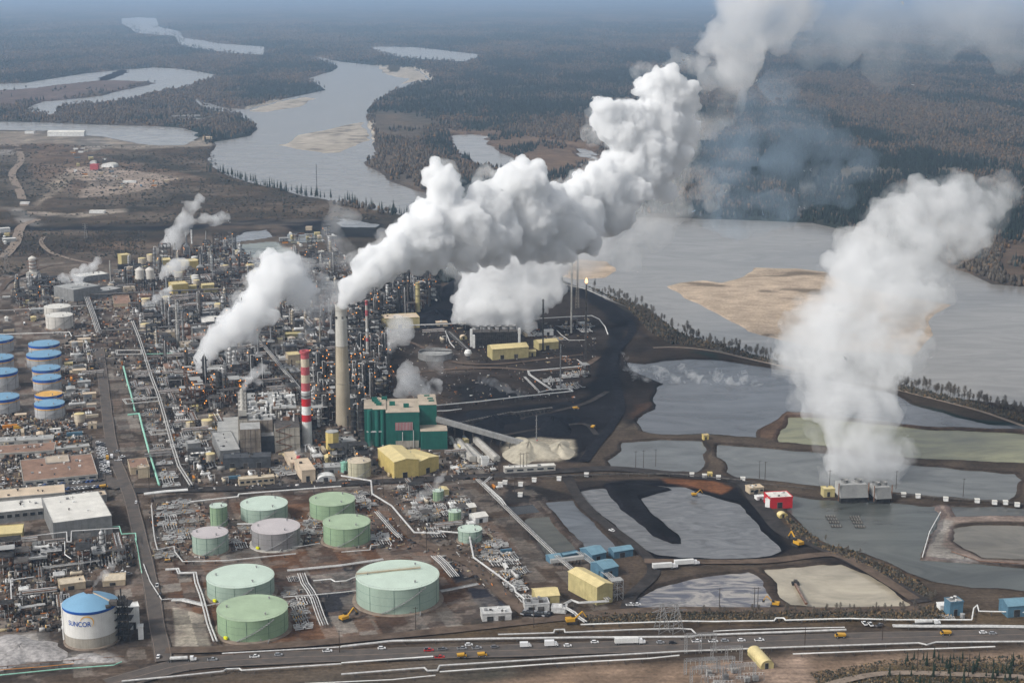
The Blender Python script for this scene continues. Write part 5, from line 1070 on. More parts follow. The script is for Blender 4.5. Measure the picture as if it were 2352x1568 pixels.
# power house
def powerhouse():
    a = gp(553,1050); t = thing('power_house', 'large stained concrete power house with a littered roof left of the red and white chimney', 'building', (a.x, a.y, 0.5), R(10))
    s = scale_at(a); H = topz(a, 988)
    def blk(x0, x1, y0, y1, h, m=M_conc, z=-.8, nm='wall', rib=M_conc):
        b = MB(); b.box(x0,y0,z,x1,y1,h); w_ = b.build(nm, m, t); b = MB(); b.box(x0+.3,y0+.3,h,x1-.3,y1-.3,h+.25); b.build('roof', M_groof if m is not M_conc else M_mid, t)
        b = MB(); k = max(2, int((x1-x0)/4))
        for i in range(1, k): x = x0+i*(x1-x0)/k; b.box(x-.15,y0-.15,z+1,x+.15,y0-.006,h-.5)
        for q in (0.33, 0.66): b.box(x0,y0-.13,z+(h-z)*q,x1,y0-.008,z+(h-z)*q+.25)
        b.build('panel_joint', M_mid, w_); OCC.append((a.x+(x0+x1)/2, a.y+(y0+y1)/2, 14)); return w_
    W = 47/s; m_st = mat('stained_concrete', (0.24,0.205,0.17), 0.9, var=0.25, scale=0.12, streak=0.6)
    blk(0, W, 0, 22, H, m_st); blk(-1, 7, 22.1, 118, H+3, M_conc); blk(7.1, W+11, 22.1, 75, H+1.5, m_st); blk(7.1, 48, 75.1, 118, H+2, m_st)
    blk(W+12, W+34, 6, 60, H*0.92, M_conc); blk(W+12, W+34, 60.1, 108, H+1, m_st)
    blk(-20, -1.2, 5, 100, H*0.36, M_concl); blk(W+.2, W+11.8, 10, 21.9, H*0.6, M_dgrey)
    for i in range(5):
        b = MB(); x, y = 3, 30+i*15; b.cbox((x,y,H+5), (7,7,5)); b.tube((x,y,H+10), (x,y,H+14), 2.4, 10, r2=1.2); b.build('roof_hood', M_concl, t)
    rr = random.Random(5)
    for i in range(110):
        x, y = rr.uniform(9, W+31), rr.uniform(26, 114); z0 = (H+1.7 if x < W+11 else (H*0.92 if y < 60 else H+1.2)); b = MB()
        k = rr.random()
        if k < .4: b.cbox((x,y,z0), (rr.uniform(2,7),rr.uniform(2,4),rr.uniform(1.2,3.5)), 0, rr.uniform(-.1,.1))
        elif k < .7: L = rr.uniform(5, 14); b.drum((x,y,z0+1.8), L, rr.uniform(.7,1.3), rr.choice([0,1]))
        else: b.tube((x,y,z0), (x,y,z0+rr.uniform(2,7)), rr.uniform(.4,.9), 8)
        b.build('roof_duct', rr.choice([M_alu, M_white, M_concl, M_mid, M_dark, M_rust, M_alu]), t)
    # zigzag outside stair
    b = MB(); x0, x1 = W+13, W+27; z = 0.5; k = 0
    while z < H*0.85:
        p, q = ((x0,5.4,z),(x1,5.4,z+5)) if k % 2 == 0 else ((x1,5.4,z),(x0,5.4,z+5)); b.tube(p, q, .35, 4); z += 5; k += 1
    b.build('outside_stair', M_rust, t)
powerhouse()
Bd((513,1077),(622,1073),14,1055, M_dgrey,M_dgrey,'long slate coloured low building below the power house',doors=3,vents=6)
Bd((506,1062),(552,1058),60,1038, M_gwall,M_groof,'grey stepped building on the left side of the power house',vents=6)
Bd((786,1045),(820,1041),16,1018, M_gwall,M_groof,'small grey building right of the yellow silo',vents=4)
Bd((694,1107),(725,1104),34,1083, M_peach,M_peach,'peach flat building with red stacks below the red and white chimney',vents=1)
Bd((667,1078),(690,1076),34,1066, M_peach,M_peach,'small peach building behind the one with red stacks',vents=1)
Bd((731,1107),(771,1104),10,1095, M_alu,M_white,'low silver building beside the cream ribbed tank',style='arch',vents=0,doors=1)
Bd((745,1088),(783,1086),14,1077, M_gwall,M_groof,'low grey building behind the low silver one',vents=3)
Bd((550,1118),(631,1111),8,1104, M_beige,M_cream,'long beige building with a strip of dark windows below the slate building',windows=6,doors=0,vents=1)
for i in range(4):
    p = gp(686+i*4.6, 1071+i*6.6); t = thing('exhaust_stack', f'red exhaust stack on the peach building, {["nearest the power house","second from the power house","third from the power house","nearest the cream tank"][i]}', 'stack', (p.x, p.y, 5.5), 0, 'red stacks on the peach building')
    b = MB(); b.lathe([(1.9,0),(1.9,2),(1.5,2.6),(1.5,3.4)], 12); b.build('stack_body', M_red, t, True); b = MB(); b.lathe([(1.6,3.4),(1.8,3.5),(1.6,4.0)], 12); b.build('cap', M_redf, t)
# yellow silo
p = gp(764,1046); t = thing('silo', 'upright yellow silo with a tapered foot between the two chimneys', 'silo', (p.x,p.y,0.5), R(15)); s = scale_at(p); h = topz(p, 992); r = 15/s
b = MB(); b.lathe([(r*0.25,h*0.06),(r*0.55,h*0.12),(r,h*0.3),(r,h)], 8); b.build('shell', M_yel, t); b = MB(); b.lathe([(r*1.03,h),(r*1.03,h+.5),(0.3,h+1.6)], 8); b.build('roof', M_groof, t)
b = MB(); [b.tube((r*.8*math.cos(a),r*.8*math.sin(a),-.5),(r*.8*math.cos(a),r*.8*math.sin(a),h*.3),.4,6) for a in (0.8,2.4,3.9,5.5)]; b.build('leg', M_mid, t); OCC.append((p.x,p.y,r+2))
Bd((1160,1089),(1276,1082),7,1078, M_concl,M_wroof,'long row of white cabins on the dark road behind the pond pipe',name='cabin_row',windows=5,doors=0,vents=7)
Bd((1107,1071),(1124,1070),8,1056, M_white,M_groof,'small upright white block among the long grey sheds',name='hut',doors=0,vents=0)
# buildings round the cooling tower
Bd((1131,827),(1214,821),20,803, M_yel2,M_yroof,'long yellow shed with a ridged roof in front of the cooling tower',name='yellow_shed',style='gable_x',doors=2,vents=0)
Bd((1238,805),(1283,801),16,789, M_yel2,M_yroof,'smaller yellow shed behind the black mast',name='yellow_shed',style='gable_x',doors=1,vents=1)
Bd((1216,819),(1231,818),8,808, M_yel2,M_yroof,'tiny yellow hut at the end of the long yellow shed',name='yellow_shed',style='gable_x',doors=1,vents=0)
Bd((884,756),(964,752),26,734, M_yel2,M_peach,'cream yellow flat building behind the steam curl',vents=4,windows=0)
Bd((1003,750),(1028,749),10,743, M_beige,M_peach,'small cream building at the head of the pipe rack',vents=1)
Bd((1059,780),(1073,779),6,772, M_yel2,M_peach,'small round shouldered cream hut left of the cooling tower',style='arch',vents=0)
Bd((1250,771),(1271,770),6,761, M_white,M_white,'small white hut behind the black mast',vents=0)
def cooling():
    a = gp(1087,797); c = gp(1188,795); d = c-a; W = d.length; H = topz(a, 758); D = 34; t = thing('cooling_tower', 'long dark cooling tower with white end posts and a row of fan stacks on top', 'cooling tower', (a.x,a.y,0.5), math.atan2(d.y,d.x))
    b = MB(); b.box(0,0,0,W,D,H*0.8); cs = b.build('casing', M_dark, t); b = MB()
    for k in range(22): x = W*(k+.5)/22; b.box(x-.15,-.5,1,x+.15,-.02,H*.75)
    for k in range(6): b.box(0,-.35,2+k*H*.12,W,-.51+.3,2.3+k*H*.12)
    b.build('louvre', M_mid, cs)
    b = MB(); b.box(-.4,-.4,H*.8,W+.4,D+.4,H*.86); b.build('deck', M_mid, t)
    for k in range(6): b = MB(); b.lathe([(4.2,H*.86),(3.8,H*.93),(4.4,H*1.02)], 18, c=(W*(k+.5)/6, D/2), cap=False); b.build('fan_stack', M_steel, t, True)
    for x in (-3.5, W+1): b = MB(); b.box(x,-1,0,x+2.6,3,H*1.02); b.build('end_post', M_white, t)
    b = MB(); b.box(-1,-8,0,1.6,-4,H*.75); b.build('end_post', M_white, t)
    for x in (W*.2, W*.4,W*.6,W*.8): b = MB(); b.tube((x,0.4,H*.86),(x,0.4,H*1.12),.5,6); b.build('deck_post', M_dark, t)
    OCC.extend([(a.x+8,a.y+12,16),(a.x+28,a.y+15,16),(a.x+48,a.y+18,16)])
cooling()
p = gp(1075,826); t = thing('spherical_tank', 'white ball shaped tank on a dark pillar beside the coal yard pipes', 'tank', (p.x,p.y,.5)); s = scale_at(p); r = 9/s
b = MB(); b.ball((0,0,r+3.0), r, n=20); o=b.build('sphere', M_white, t, True); b = MB(); b.lathe([(r*.6,0),(r*.45,3.5),(r*.5,r)], 12); b.build('pillar', M_mid, t); OCC.append((p.x,p.y,r+2))
p = gp(1000,822); t = thing('settling_tank', 'wide round concrete settling tank with a pale crust behind the green building', 'tank', (p.x,p.y,.4)); s = scale_at(p); r = 40/s
b = MB(); b.lathe([(r,0),(r,7),(r*.96,7),(r*.96,4)], 40, cap=False); b.build('wall', M_gwall, t, True); b = MB(); b.lathe([(r*.955,4),(0.5,4.1)], 40, cap=False); b.build('crust', M_groof, t); b = MB(); b.box(-r,-.7,7.1,r,.7,7.8); b.build('bridge', M_dark, t); OCC.append((p.x,p.y,r+2))
# blue pump houses and yellow sheds by the basins
Bd((1360,1294),(1392,1287),16,1275, M_blue,M_broofb,'larger blue shed at the lower end of the long basin',name='blue_shed',style='gable_x',vents=0)
Bd((1386,1330),(1420,1322),16,1308, M_blue,M_broofb,'blue shed beside the tall yellow building',name='blue_shed',style='gable_x',vents=1)
Bd((1410,1283),(1454,1276),9,1268, M_blue,M_broofb,'long blue shed on white legs nearest the coal pond',name='blue_shed',style='gable_x',vents=0)
Bd((1264,1294),(1290,1290),8,1283, M_blue,M_broofb,'small blue shed farthest left along the conveyor gallery',name='blue_shed',style='gable_x',vents=0)
Bd((1295,1288),(1331,1281),5,1278, M_blue,M_broofb,'low blue gallery between two blue sheds',name='blue_shed',vents=0,doors=0)
Bd((1371,1391),(1407,1382),34,1349, M_yel2,M_yroof,'tall yellow building with a steel trestle on its right side',name='yellow_building',style='gable',rise=1.5,vents=0,doors=0)
Bd((1232,1387),(1285,1383),15,1371, M_yel2,M_yroof,'low yellow gabled shed behind the silver units',name='yellow_shed',style='gable_x',doors=1,vents=0)
p = gp(1392,1384); t = thing('trestle', 'open steel trestle frame against the tall yellow building', 'steel frame', (p.x+4,p.y+2,.5), R(18)); b = MB()
for x in (0,4,8):
    for y in (0,6): b.tube((x,y,0),(x,y,14),.25,4)
for z in (4.5,9,13.5):
    for y in (0,6): b.tube((0,y,z),(8,y,z),.2,4)
    for x in (0,4,8): b.tube((x,0,z),(x,6,z),.2,4)
for z in (0,4.5,9): b.tube((0,0,z),(4,0,z+4.5),.14,4); b.tube((8,0,z),(4,0,z+4.5),.14,4)
b.build('frame', M_steel, t); b = MB(); b.box(-.3,-.3,13.7,8.3,6.3,14); b.build('deck', M_groof, t)
Bd((1108,1427),(1175,1423),11,1413, M_alu,M_alu,'silver equipment house beside the dirt road, nearest the highway',name='equipment_house',vents=7,doors=2)
Bd((1206,1405),(1262,1402),10,1391, M_alu,M_steel,'silver equipment house with a row of dark units in front',name='equipment_house',vents=8,doors=2)
Bd((1266,1407),(1300,1409),7,1398, M_alu,M_alu,'silver housing right of the row of dark units',name='equipment_house',vents=3,doors=0)
Bd((1092,1203),(1121,1198),11,1190, M_white,M_wroof,'white roofed shed beside the narrow green tank',name='shed',style='gable_x',vents=0)
Bd((1068,1180),(1094,1176),10,1168, M_beige,M_wroof,'pale shed behind the white roofed shed',name='shed',style='gable_x',vents=0)
Bd((1768,1168),(1820,1165),15,1146, M_red,M_wroof,'bright red building with a white roof on the pond bank',name='red_building',doors=1,vents=5)
Bd((1757,1166),(1767.5,1168),8,1148, M_white,M_wroof,'white end block of the red building',name='annex',doors=0,vents=1,occ=False)
Bd((1722,1137),(1754,1134),9,1124, M_beige,M_peach,'beige cabin cluster behind the red building',name='cabin',vents=3,windows=3)
Bd((1739,1151),(1757,1149),5,1144, M_white,M_white,'white cabin beside the red building',name='cabin',vents=0)
Bd((1791,1190),(1809,1188),5,1180, M_yel,M_yroof,'tiny yellow hut below the red building',name='hut',style='arch',vents=0,doors=1)
Bd((1892,1141),(1917,1140),8,1126, M_yel2,M_yroof,'small yellow block left of the grey cooling towers',name='hut',vents=1)
Bd((1626,1096),(1636,1096),4,1089, M_yel,M_yroof,'yellow hut on the dyke junction below the hot pond',name='hut',vents=0,doors=1)
Bd((1616,1010),(1628,1009),4,1002, M_yel,M_peach,'yellow hut on the dyke between the hot pond and the dark pond',name='hut',vents=0,doors=1)
Bd((2314,1417),(2392,1412),13,1393, M_blue,M_broofb,'blue building at the edge of the photo near the pipelines',name='blue_shed',style='gable_x',rise=2.2,vents=0,doors=2)
Bd((2181,1416),(2211,1413),8,1386, M_blue,M_groof,'blue and grey pump station below the ponds',name='pump_station',vents=5)
Bd((2159,1404),(2176,1403),6,1394, M_white,M_white,'white hut left of the pump station',name='hut',vents=0,doors=0)
Bd((1748,1537),(1777,1534),22,1519, M_yel2,M_yroof,'yellow round roofed shed beside the substation',name='yellow_shed',style='arch',vents=0,doors=1)
for (A, B_, yt, lab) in (((1930,1153),(1993,1151),1118,'wider grey sloping cooling tower at the foot of the soft steam column'), ((2012,1154),(2047,1152),1124,'narrower grey sloping cooling tower at the foot of the soft steam column')):
    a = gp(*A); c = gp(*B_); d = c-a; W = d.length; H = topz(a, yt); D = 17; t = thing('cooling_tower', lab, 'cooling tower', (a.x,a.y,.5), math.atan2(d.y,d.x))
    b = MB(); b.box(.6,.6,-2,W-.6,D-.6,H*.24); b.build('base', M_dark, t); b = MB(); b.add([(0,-1,H*.24),(W,-1,H*.24),(W,D,H*.24),(0,D,H*.24),(0,4,H),(W,4,H),(W,D-2,H),(0,D-2,H)], [(0,3,2,1),(4,5,6,7),(0,1,5,4),(1,2,6,5),(2,3,7,6),(3,0,4,7)]); cs = b.build('casing', M_groof, t)
    b = MB()
    for k in range(14):
        q = (k+.5)/14; b.box(-.1,-1+5*q-.35,H*.24+H*.76*q-.12,W+.1,-1+5*q-.1,H*.24+H*.76*q+.12)
    b.build('louvre', M_gwall, cs); n = max(2, int(W/8))
    for k in range(n): b = MB(); b.lathe([(3,H),(2.7,H+1.5),(3.1,H+2.6)], 16, c=(W*(k+.5)/n, D/2+1), cap=False); b.build('fan_stack', M_gwall, t, True)
    b = MB(); b.tube((W+1,2,0),(W+1,2,H+2),.4,6); b.tube((-1,2,0),(-1,2,H+2),.4,6); b.build('corner_post', M_rust, t)
# left side
Bd((124,1243),(259,1225),64,1204, M_gwall,M_wroof,'grey walled hall with a big white roof above the process pipes',name='grey_hall',doors=0,vents=5)
p = gp(127,1205); Bd((128,1181),(157,1176),16,1163, M_groof,M_wroof,'grey box house on the rear edge of the white roof',name='roof_house',vents=0,doors=0,occ=False)
Bd((-40,1206),(120,1189),28,1184, M_gwall,M_wroof,'long low white roofed building left of the grey walled hall',windows=9,doors=0,vents=6)
Bd((-40,1170),(150,1153),22,1150, M_concl,M_peach,'long peach roofed building behind the white roofed one',windows=0,doors=0,vents=7)
Bd((165,1160),(246,1150),12,1148, M_gwall,M_peach,'peach roofed wing behind the grey walled hall',windows=0,doors=0,vents=4)
Bd((55,1119),(225,1102),62,1108, M_concl,M_broof,'wide brown roofed office building above the car park',name='office_building',windows=7,doors=0,vents=10)
Bd((107,1079),(160,1074),20,1066, M_concl,M_troof,'raised tan block in the middle of the brown roof',name='roof_house',vents=1,doors=0,occ=False)
Bd((88,1094),(137,1090),5,1087, M_steel,M_groof,'grey plant room near the front of the brown roof',name='roof_house',vents=3,doors=0,occ=False)
Bd((-30,1053),(125,1043),26,1046, M_concl,M_broof,'long brown roofed shop at the left edge',windows=0,doors=5,vents=14)
Bd((-30,1024),(122,1016),14,1018, M_concl,M_groof,'narrow grey roofed shop behind the long brown one',windows=0,doors=4,vents=14)
Bd((130,1040),(206,1032),8,1036, M_concl,M_groof,'narrow pale building behind the wide brown roof',doors=0,vents=3)
Bd((300,1090),(343,1086),26,1077, M_beige,M_broof,'small brown roofed building right of the asphalt road',doors=1,vents=3)
Bd((318,1098),(344,1096),8,1078, M_beige,M_troof,'tan block in front of the small brown roofed building',doors=0,vents=1)
Bd((203,985),(222,984),8,976, M_beige,M_troof,'small beige hut beside the road bend',doors=1,vents=1)
Bd((-12,1248),(52,1243),20,1231, M_yel2,M_yroof,'yellow ribbed shed left of the grey walled hall',name='yellow_shed',doors=0,vents=0)
Bd((138,1358),(197,1350),12,1346, M_beige,M_cream,'long cream building behind the blue domed tank on its left',vents=1)
Bd((236,1346),(288,1342),14,1338, M_beige,M_cream,'cream building behind the blue domed tank on its right',vents=0)
Bd((300,1446),(322,1443),8,1398, M_white,M_white,'tall narrow white lift house right of the blue domed tank',name='lift_house',vents=0,doors=1)
Bd((318,1468),(330,1467),4,1442, M_white,M_white,'thin white shaft below the lift house',name='shaft',vents=0,doors=0)
Bd((170,694),(232,683),44,668, M_gwall,M_groof,'grey windowless warehouse with a ribbed roof on the far left',name='warehouse',doors=1,vents=6)
Bd((233,683),(280,674),26,672, M_gwall,M_groof,'lower wing of the grey warehouse',name='warehouse',doors=0,vents=3)
Bd((183,650),(250,642),26,638, M_steel,M_wroof,'white roofed building behind the grey warehouse',name='warehouse',doors=0,vents=6)
Bd((280,609),(300,607),16,588, M_yel2,M_yroof,'upright yellow block at the far edge of the plant',name='yellow_building',doors=0,vents=0)
Bd((272,622),(325,619),12,612, M_dark,M_dark,'dark platform building under the upright yellow block',doors=0,vents=2)
Bd((397,676),(433,673),22,656, M_yel,M_yroof,'yellow building in front of the far units',name='yellow_building',doors=1,vents=1)
Bd((436,668),(452,667),10,659, M_yel2,M_yroof,'small yellow annex behind the yellow building',name='yellow_building',doors=0,vents=0)
Bd((465,664),(492,662),10,656, M_yel2,M_yroof,'low yellow roofed shed behind a similar one',name='yellow_shed',style='gable_x',doors=0,vents=0)
Bd((470,673),(502,671),8,667, M_yel2,M_yroof,'low yellow roofed shed nearest the pipe rack',name='yellow_shed',style='gable_x',doors=0,vents=0)
Bd((362,608),(392,606),14,599, M_yel2,M_yroof,'yellow roofed shed among the far steam',name='yellow_shed',style='gable_x',doors=0,vents=0)
Bd((428,620),(460,617),22,603, M_yel,M_yroof,'big yellow building among the far units',name='yellow_building',doors=0,vents=2)
Bd((442,643),(452,642),8,636, M_yel2,M_yroof,'small square yellow hut in the middle of the far units',name='hut',doors=0,vents=0)
Bd((463,755),(530,752),38,743, M_steel,M_wroof,'white roofed hall beside the leaning plume',name='white_hall',doors=0,vents=4)
Bd((426,732),(520,729),8,722, M_dgrey,M_groof,'long grey building behind the white roofed hall',doors=0,vents=2)
Bd((430,708),(500,706),18,703, M_gwall,M_groof,'flat grey building in the middle of the plant',doors=0,vents=2)
Bd((662,838),(690,836),16,818, M_beige,M_yroof,'beige block behind the red and white chimney',doors=0,vents=0)
Bd((511,888),(549,886),10,877, M_yel2,M_orange,'orange yellow shed behind the power house',doors=0,vents=0)
Bd((655,776),(690,775),12,770, M_yel2,M_yel2,'mustard roofed shed among the centre units',doors=0,vents=0)
Bd((444,1000),(465,999),8,991, M_cream,M_yel2,'small yellow shed left of the power house',doors=0,vents=0)
Bd((432,1040),(462,1037),12,1022, M_gwall,M_groof,'small grey building left of the power house',doors=0,vents=2)
Bd((440,946),(456,945),8,937, M_yel2,M_yel2,'small mustard hut beside the orange lit frames',name='hut',doors=0,vents=0)
Bd((262,705),(300,703),60,700, M_beige,M_broof,'low brown roofed building with red trim below the grey warehouse',doors=0,vents=4)
# far mine land
for A, B_, D, yt, w_, r2_, st, lab in (((109,313.5),(193,313.5),26,304,M_white,M_wroof,'gable_x','very long white shed beside the grey pond'), ((57,307.5),(78,307.5),14,303,M_white,M_wroof,'flat','small white shed left of the very long one'),
      ((205,492),(240,492),12,486,M_white,M_wroof,'flat','white trailer block on the pale mine road'), ((233,384),(261,385),22,375,M_white,M_wroof,'arch','white dome shelter on the mine yard'), ((207,390),(225,390),14,379,M_redf,M_redf,'flat','dull red shed beside the white dome shelter'),
      ((206,377),(220,377),12,370,M_white,M_wroof,'arch','small white dome behind the dull red shed'), ((465,323),(488,323),20,316,M_beige,M_peach,'flat','cream building at the end of the grey pond'), ((46,470),(66,470),8,466,M_white,M_wroof,'flat','white cabins at the foot of the winding road'),
      ((702,529),(716,529),10,523,M_beige,M_peach,'flat','cream hut beside the settling ponds'), ((0,535),(24,533),12,527,M_white,M_wroof,'flat','pale shed at the left edge below the black road'), ((8,558),(38,556),14,551,M_groof,M_wroof,'flat','grey roofed shed at the left edge above the slope'),
      ((168,345),(178,345),8,342,M_white,M_white,'flat','white box on the mine terrace, upper one'), ((180,352),(190,352),8,349,M_white,M_white,'flat','white box on the mine terrace, lower one'), ((282,420),(312,420),8,417,M_white,M_wroof,'flat','low white cabins on the mine yard'), ((170,395),(176,395),6,391,M_white,M_white,'flat','tiny white hut above the mine yard')):
    Bd(A, B_, D, yt, w_, r2_, lab, name='shed', style=st, doors=0, vents=0)
# ------------------------------------------------------------------ chimneys, masts and flares
p = gp(789,974); s = scale_at(p); H = topz(p, 701); t = thing('chimney', 'tall plain concrete chimney giving off the great white plume', 'chimney', (p.x,p.y,.5))
r0, r1 = 17.5/s, 12.6/scale_at((p.x,p.y,H))
rad = lambda q: r0+(r1-r0)*q
b = MB(); b.lathe([(r0*1.06,-1),(r0*1.02,H*.06)]+[(rad(q),H*q) for q in (.07,.2,.35,.5,.66)], 40, cap=False); sh = b.build('shaft', mat('tan_concrete', (0.42,0.365,0.275), .85, var=.08, scale=.06, streak=.25), t, True)
b = MB(); b.lathe([(rad(q)+.05,H*q) for q in (.66,.8,.9,1.0)]+[(r1*.82,H),(r1*.8,H-6)], 40, cap=False); b.build('upper_shaft', mat('grey_concrete', (0.50,0.485,0.44), .85, var=.08, scale=.06, streak=.2), t, True)
for q in (.35,.66,.955): b = MB(); b.lathe([(rad(q)+.05,H*q-.3),(rad(q)+.45,H*q),(rad(q)+.45,H*q+.25),(rad(q)+.05,H*q+.25)], 40, cap=False); b.build('platform', M_conc, t)
b = MB()
for a in (-2.3,-1.2,-.2,1,2.2): b.cbox((rad(.9)*math.cos(a)*1.0, rad(.9)*math.sin(a)*1.0, H*.89), (1.6,1.6,2.2), 0, a)
b.build('opening', M_dark, sh)
b = MB(); b.tube((-r0*.9-.6,-r0*.4,0),(-r1*.9-.5,-r1*.4,H*.98),.3,5); b.build('ladder', M_mid, t)
OCC.append((p.x,p.y,r0+3))
Bd((795,968),(815,966),14,918, M_gwall,M_groof,'grey duct house leaning on the right side of the tall chimney',doors=0,vents=3,name='duct_house')
p = gp(706,1021); s = scale_at(p); H = topz(p, 806); t = thing('chimney', 'red and white banded chimney in front of the power house', 'chimney', (p.x,p.y,.5), 0)
r0, r1 = 11.6/s, 9.4/scale_at((p.x,p.y,H)); rad = lambda q: r0+(r1-r0)*q
yz = [1340+160,1335,1288,1230,1178,1136,1125,1070,1015,960,905,853]; cols = [('white',M_white),('red',M_red),('white',M_white),('red',M_red),('grey',M_groof),('white',M_white),('faded red',M_redf),('cream',M_cream),('faded red',M_redf),('cream',M_cream),('red',M_redf)]
zs = [0]+[topz(p, 522.5+y/3) for y in yz[1:]]
for k, (cn, m_) in enumerate(cols):
    b = MB(); b.lathe([(rad(zs[k]/H),zs[k]),(rad(zs[k+1]/H),zs[k+1])], 28, cap=(k == 0)); o = b.build('band', m_, t, True); tag(o, f'{cn} painted ring of the chimney, number {k+1} from the ground')
b = MB(); b.lathe([(r1,H-3),(r1*1.22,H-2.2),(r1*1.22,H),(r1*.8,H),(r1*.78,H-2)], 28, cap=False); b.build('cap', M_redf, t, True)
b = MB(); b.tube((-r0-.5,-1.5,0),(-r1-.5,-1,H*.97),.25,5); b.lathe([(rad(.52)+.1,H*.52),(rad(.52)+1,H*.525),(rad(.52)+.1,H*.53)],20,cap=False); b.build('ladder', M_mid, t); OCC.append((p.x,p.y,r0+3))
def mast(px, yb, yt, wpx, m, label, name='mast', cat='mast', base_w=None, kind='tube', lamps=(), bands=None, lean=0):
    p = gp(px, yb); s = scale_at(p); h = topz(p, yt); t = thing(name, label, cat, (p.x,p.y,.5)); r = wpx/2/s
    if kind == 'tube':
        b = MB(); b.lathe([(r*1.2,0),(r,h*.1),(r*.95,h)], 12); b.build('shaft', m, t, True); b = MB()
        for q in (.3,.55,.8,.97): b.lathe([(r,h*q),(r+1,h*q+.1),(r+1,h*q+.3),(r,h*q+.3)],12,cap=False); b.tube((r+.3,0,h*q-8 if q>.3 else 0),(r+.3,0,h*q),.12,4)
        b.build('platform', M_mid, t)
    else:
        b = MB(); n = max(4, int(h/4)); w0, w1 = r*1.5, r*.6
        for sx, sy in ((-1,-1),(1,-1),(1,1),(-1,1)): b.tube((sx*w0,sy*w0,0),(sx*w1,sy*w1,h),.22,4)
        for k in range(n):
            q0, q1 = k/n, (k+1)/n; a0 = w0+(w1-w0)*q0; a1 = w0+(w1-w0)*q1
            for (sx,sy),(tx,ty) in (((-1,-1),(1,-1)),((1,-1),(1,1)),((1,1),(-1,1)),((-1,1),(-1,-1))): b.tube((sx*a0,sy*a0,h*q0),(tx*a1,ty*a1,h*q1),.13,3); b.tube((sx*a1,sy*a1,h*q1),(tx*a1,ty*a1,h*q1),.13,3)
        b.build('lattice', m, t)
        if kind == 'flare': b = MB(); b.tube((0,0,0),(0,0,h+3),.7,8); b.build('riser', M_mid, t)
    if bands:
        for q0, q1, bm_ in bands: b = MB(); b.lathe([(r+.06,h*q0),(r+.05,h*q1)],12,cap=False); b.build('band', bm_, t, True)
    for q in lamps: b = MB(); b.ball((r+.8,-.8,h*q),.55); b.build('lamp', M_lamp, t)
    OCC.append((p.x,p.y,r+2)); return t, h
mast(845,852,690,6.5,M_concl,'slim pale stack with faded red bands right of the tall chimney','chimney','chimney',bands=((.93,1.0,M_redf),(.78,.86,M_redf),(.55,.6,M_white),(.42,.47,M_redf)))
mast(1247,805,688,3.6,M_dark,'black mast behind the two yellow sheds',lamps=())
mast(1312,765,598,4.0,M_concl,'tallest pale flare stack at the coal yard','flare_stack','flare stack')
mast(1326,708,580,5,M_conc,'rusty topped lattice flare stack close behind the pale one','flare_stack','flare stack',kind='flare')
t, h = mast(1345,826,658,4,M_mid,'dark lattice flare stack with a small flame beside the coal','flare_stack','flare stack',kind='flare')
b = MB(); b.lathe([(.5,h+3),(1.6,h+4.5),(1.3,h+6.5),(.2,h+9)],8); b.build('flame', M_flame, t)
t, h = mast(1318,560,520,2,M_mid,'thin far flare tip burning above the steam','flare_stack','flare stack',kind='flare') if False else (None, 0)
mast(1287,896,792,3,M_steel,'grey floodlight mast on the coal yard bend')
mast(1232,1012,955,2,M_steel,'thin lamp mast at the end of the sloping conveyor')
mast(960,716,650,11,M_yel2,'tall yellow vessel standing among the dark towers behind the plume','process_tower','process tower')
mast(889,690,640,8,M_dark,'black tower left of the tall yellow vessel','process_tower','process tower')
mast(921,700,655,9,M_steel,'grey tower left of the tall yellow vessel','process_tower','process tower')
mast(904,700,648,5,M_dark,'slim black tower between the black and the grey tower','process_tower','process tower')
mast(938,706,655,4,M_mid,'thin tower just left of the tall yellow vessel','process_tower','process tower')
mast(946,710,660,4,M_dark,'thin black tower touching the tall yellow vessel','process_tower','process tower')
mast(890,700,655,7,M_white,'white tower under the plume behind the slim pale stack','process_tower','process tower')
mast(409,805,690,4,M_concl,'thin pale stack standing before the mustard units','process_tower','process tower')
mast(422,800,716,5,M_steel,'pair of grey risers beside the thin pale stack','process_tower','process tower')
mast(457,900,862,4,M_dark,'thin dark stack giving off the leaning plume','process_tower','process tower')
mast(519,910,862,3,M_dark,'thin dark stack behind the orange lit frames','process_tower','process tower')
mast(441,560,528,4,M_white,'white stack at the far units below the black road','process_tower','process tower')
mast(728,446,378,1.2,M_dark,'lone thin dark radio mast on the near bank of the wide river','radio_mast','mast')
mast(736,806,726,4,M_conc,'tan riser left of the tall chimney','process_tower','process tower')
mast(666,740,690,6,M_mid,'grey column behind the leaning plume','process_tower','process tower')
mast(690,720,680,6,M_steel,'light grey column behind the leaning plume','process_tower','process tower')
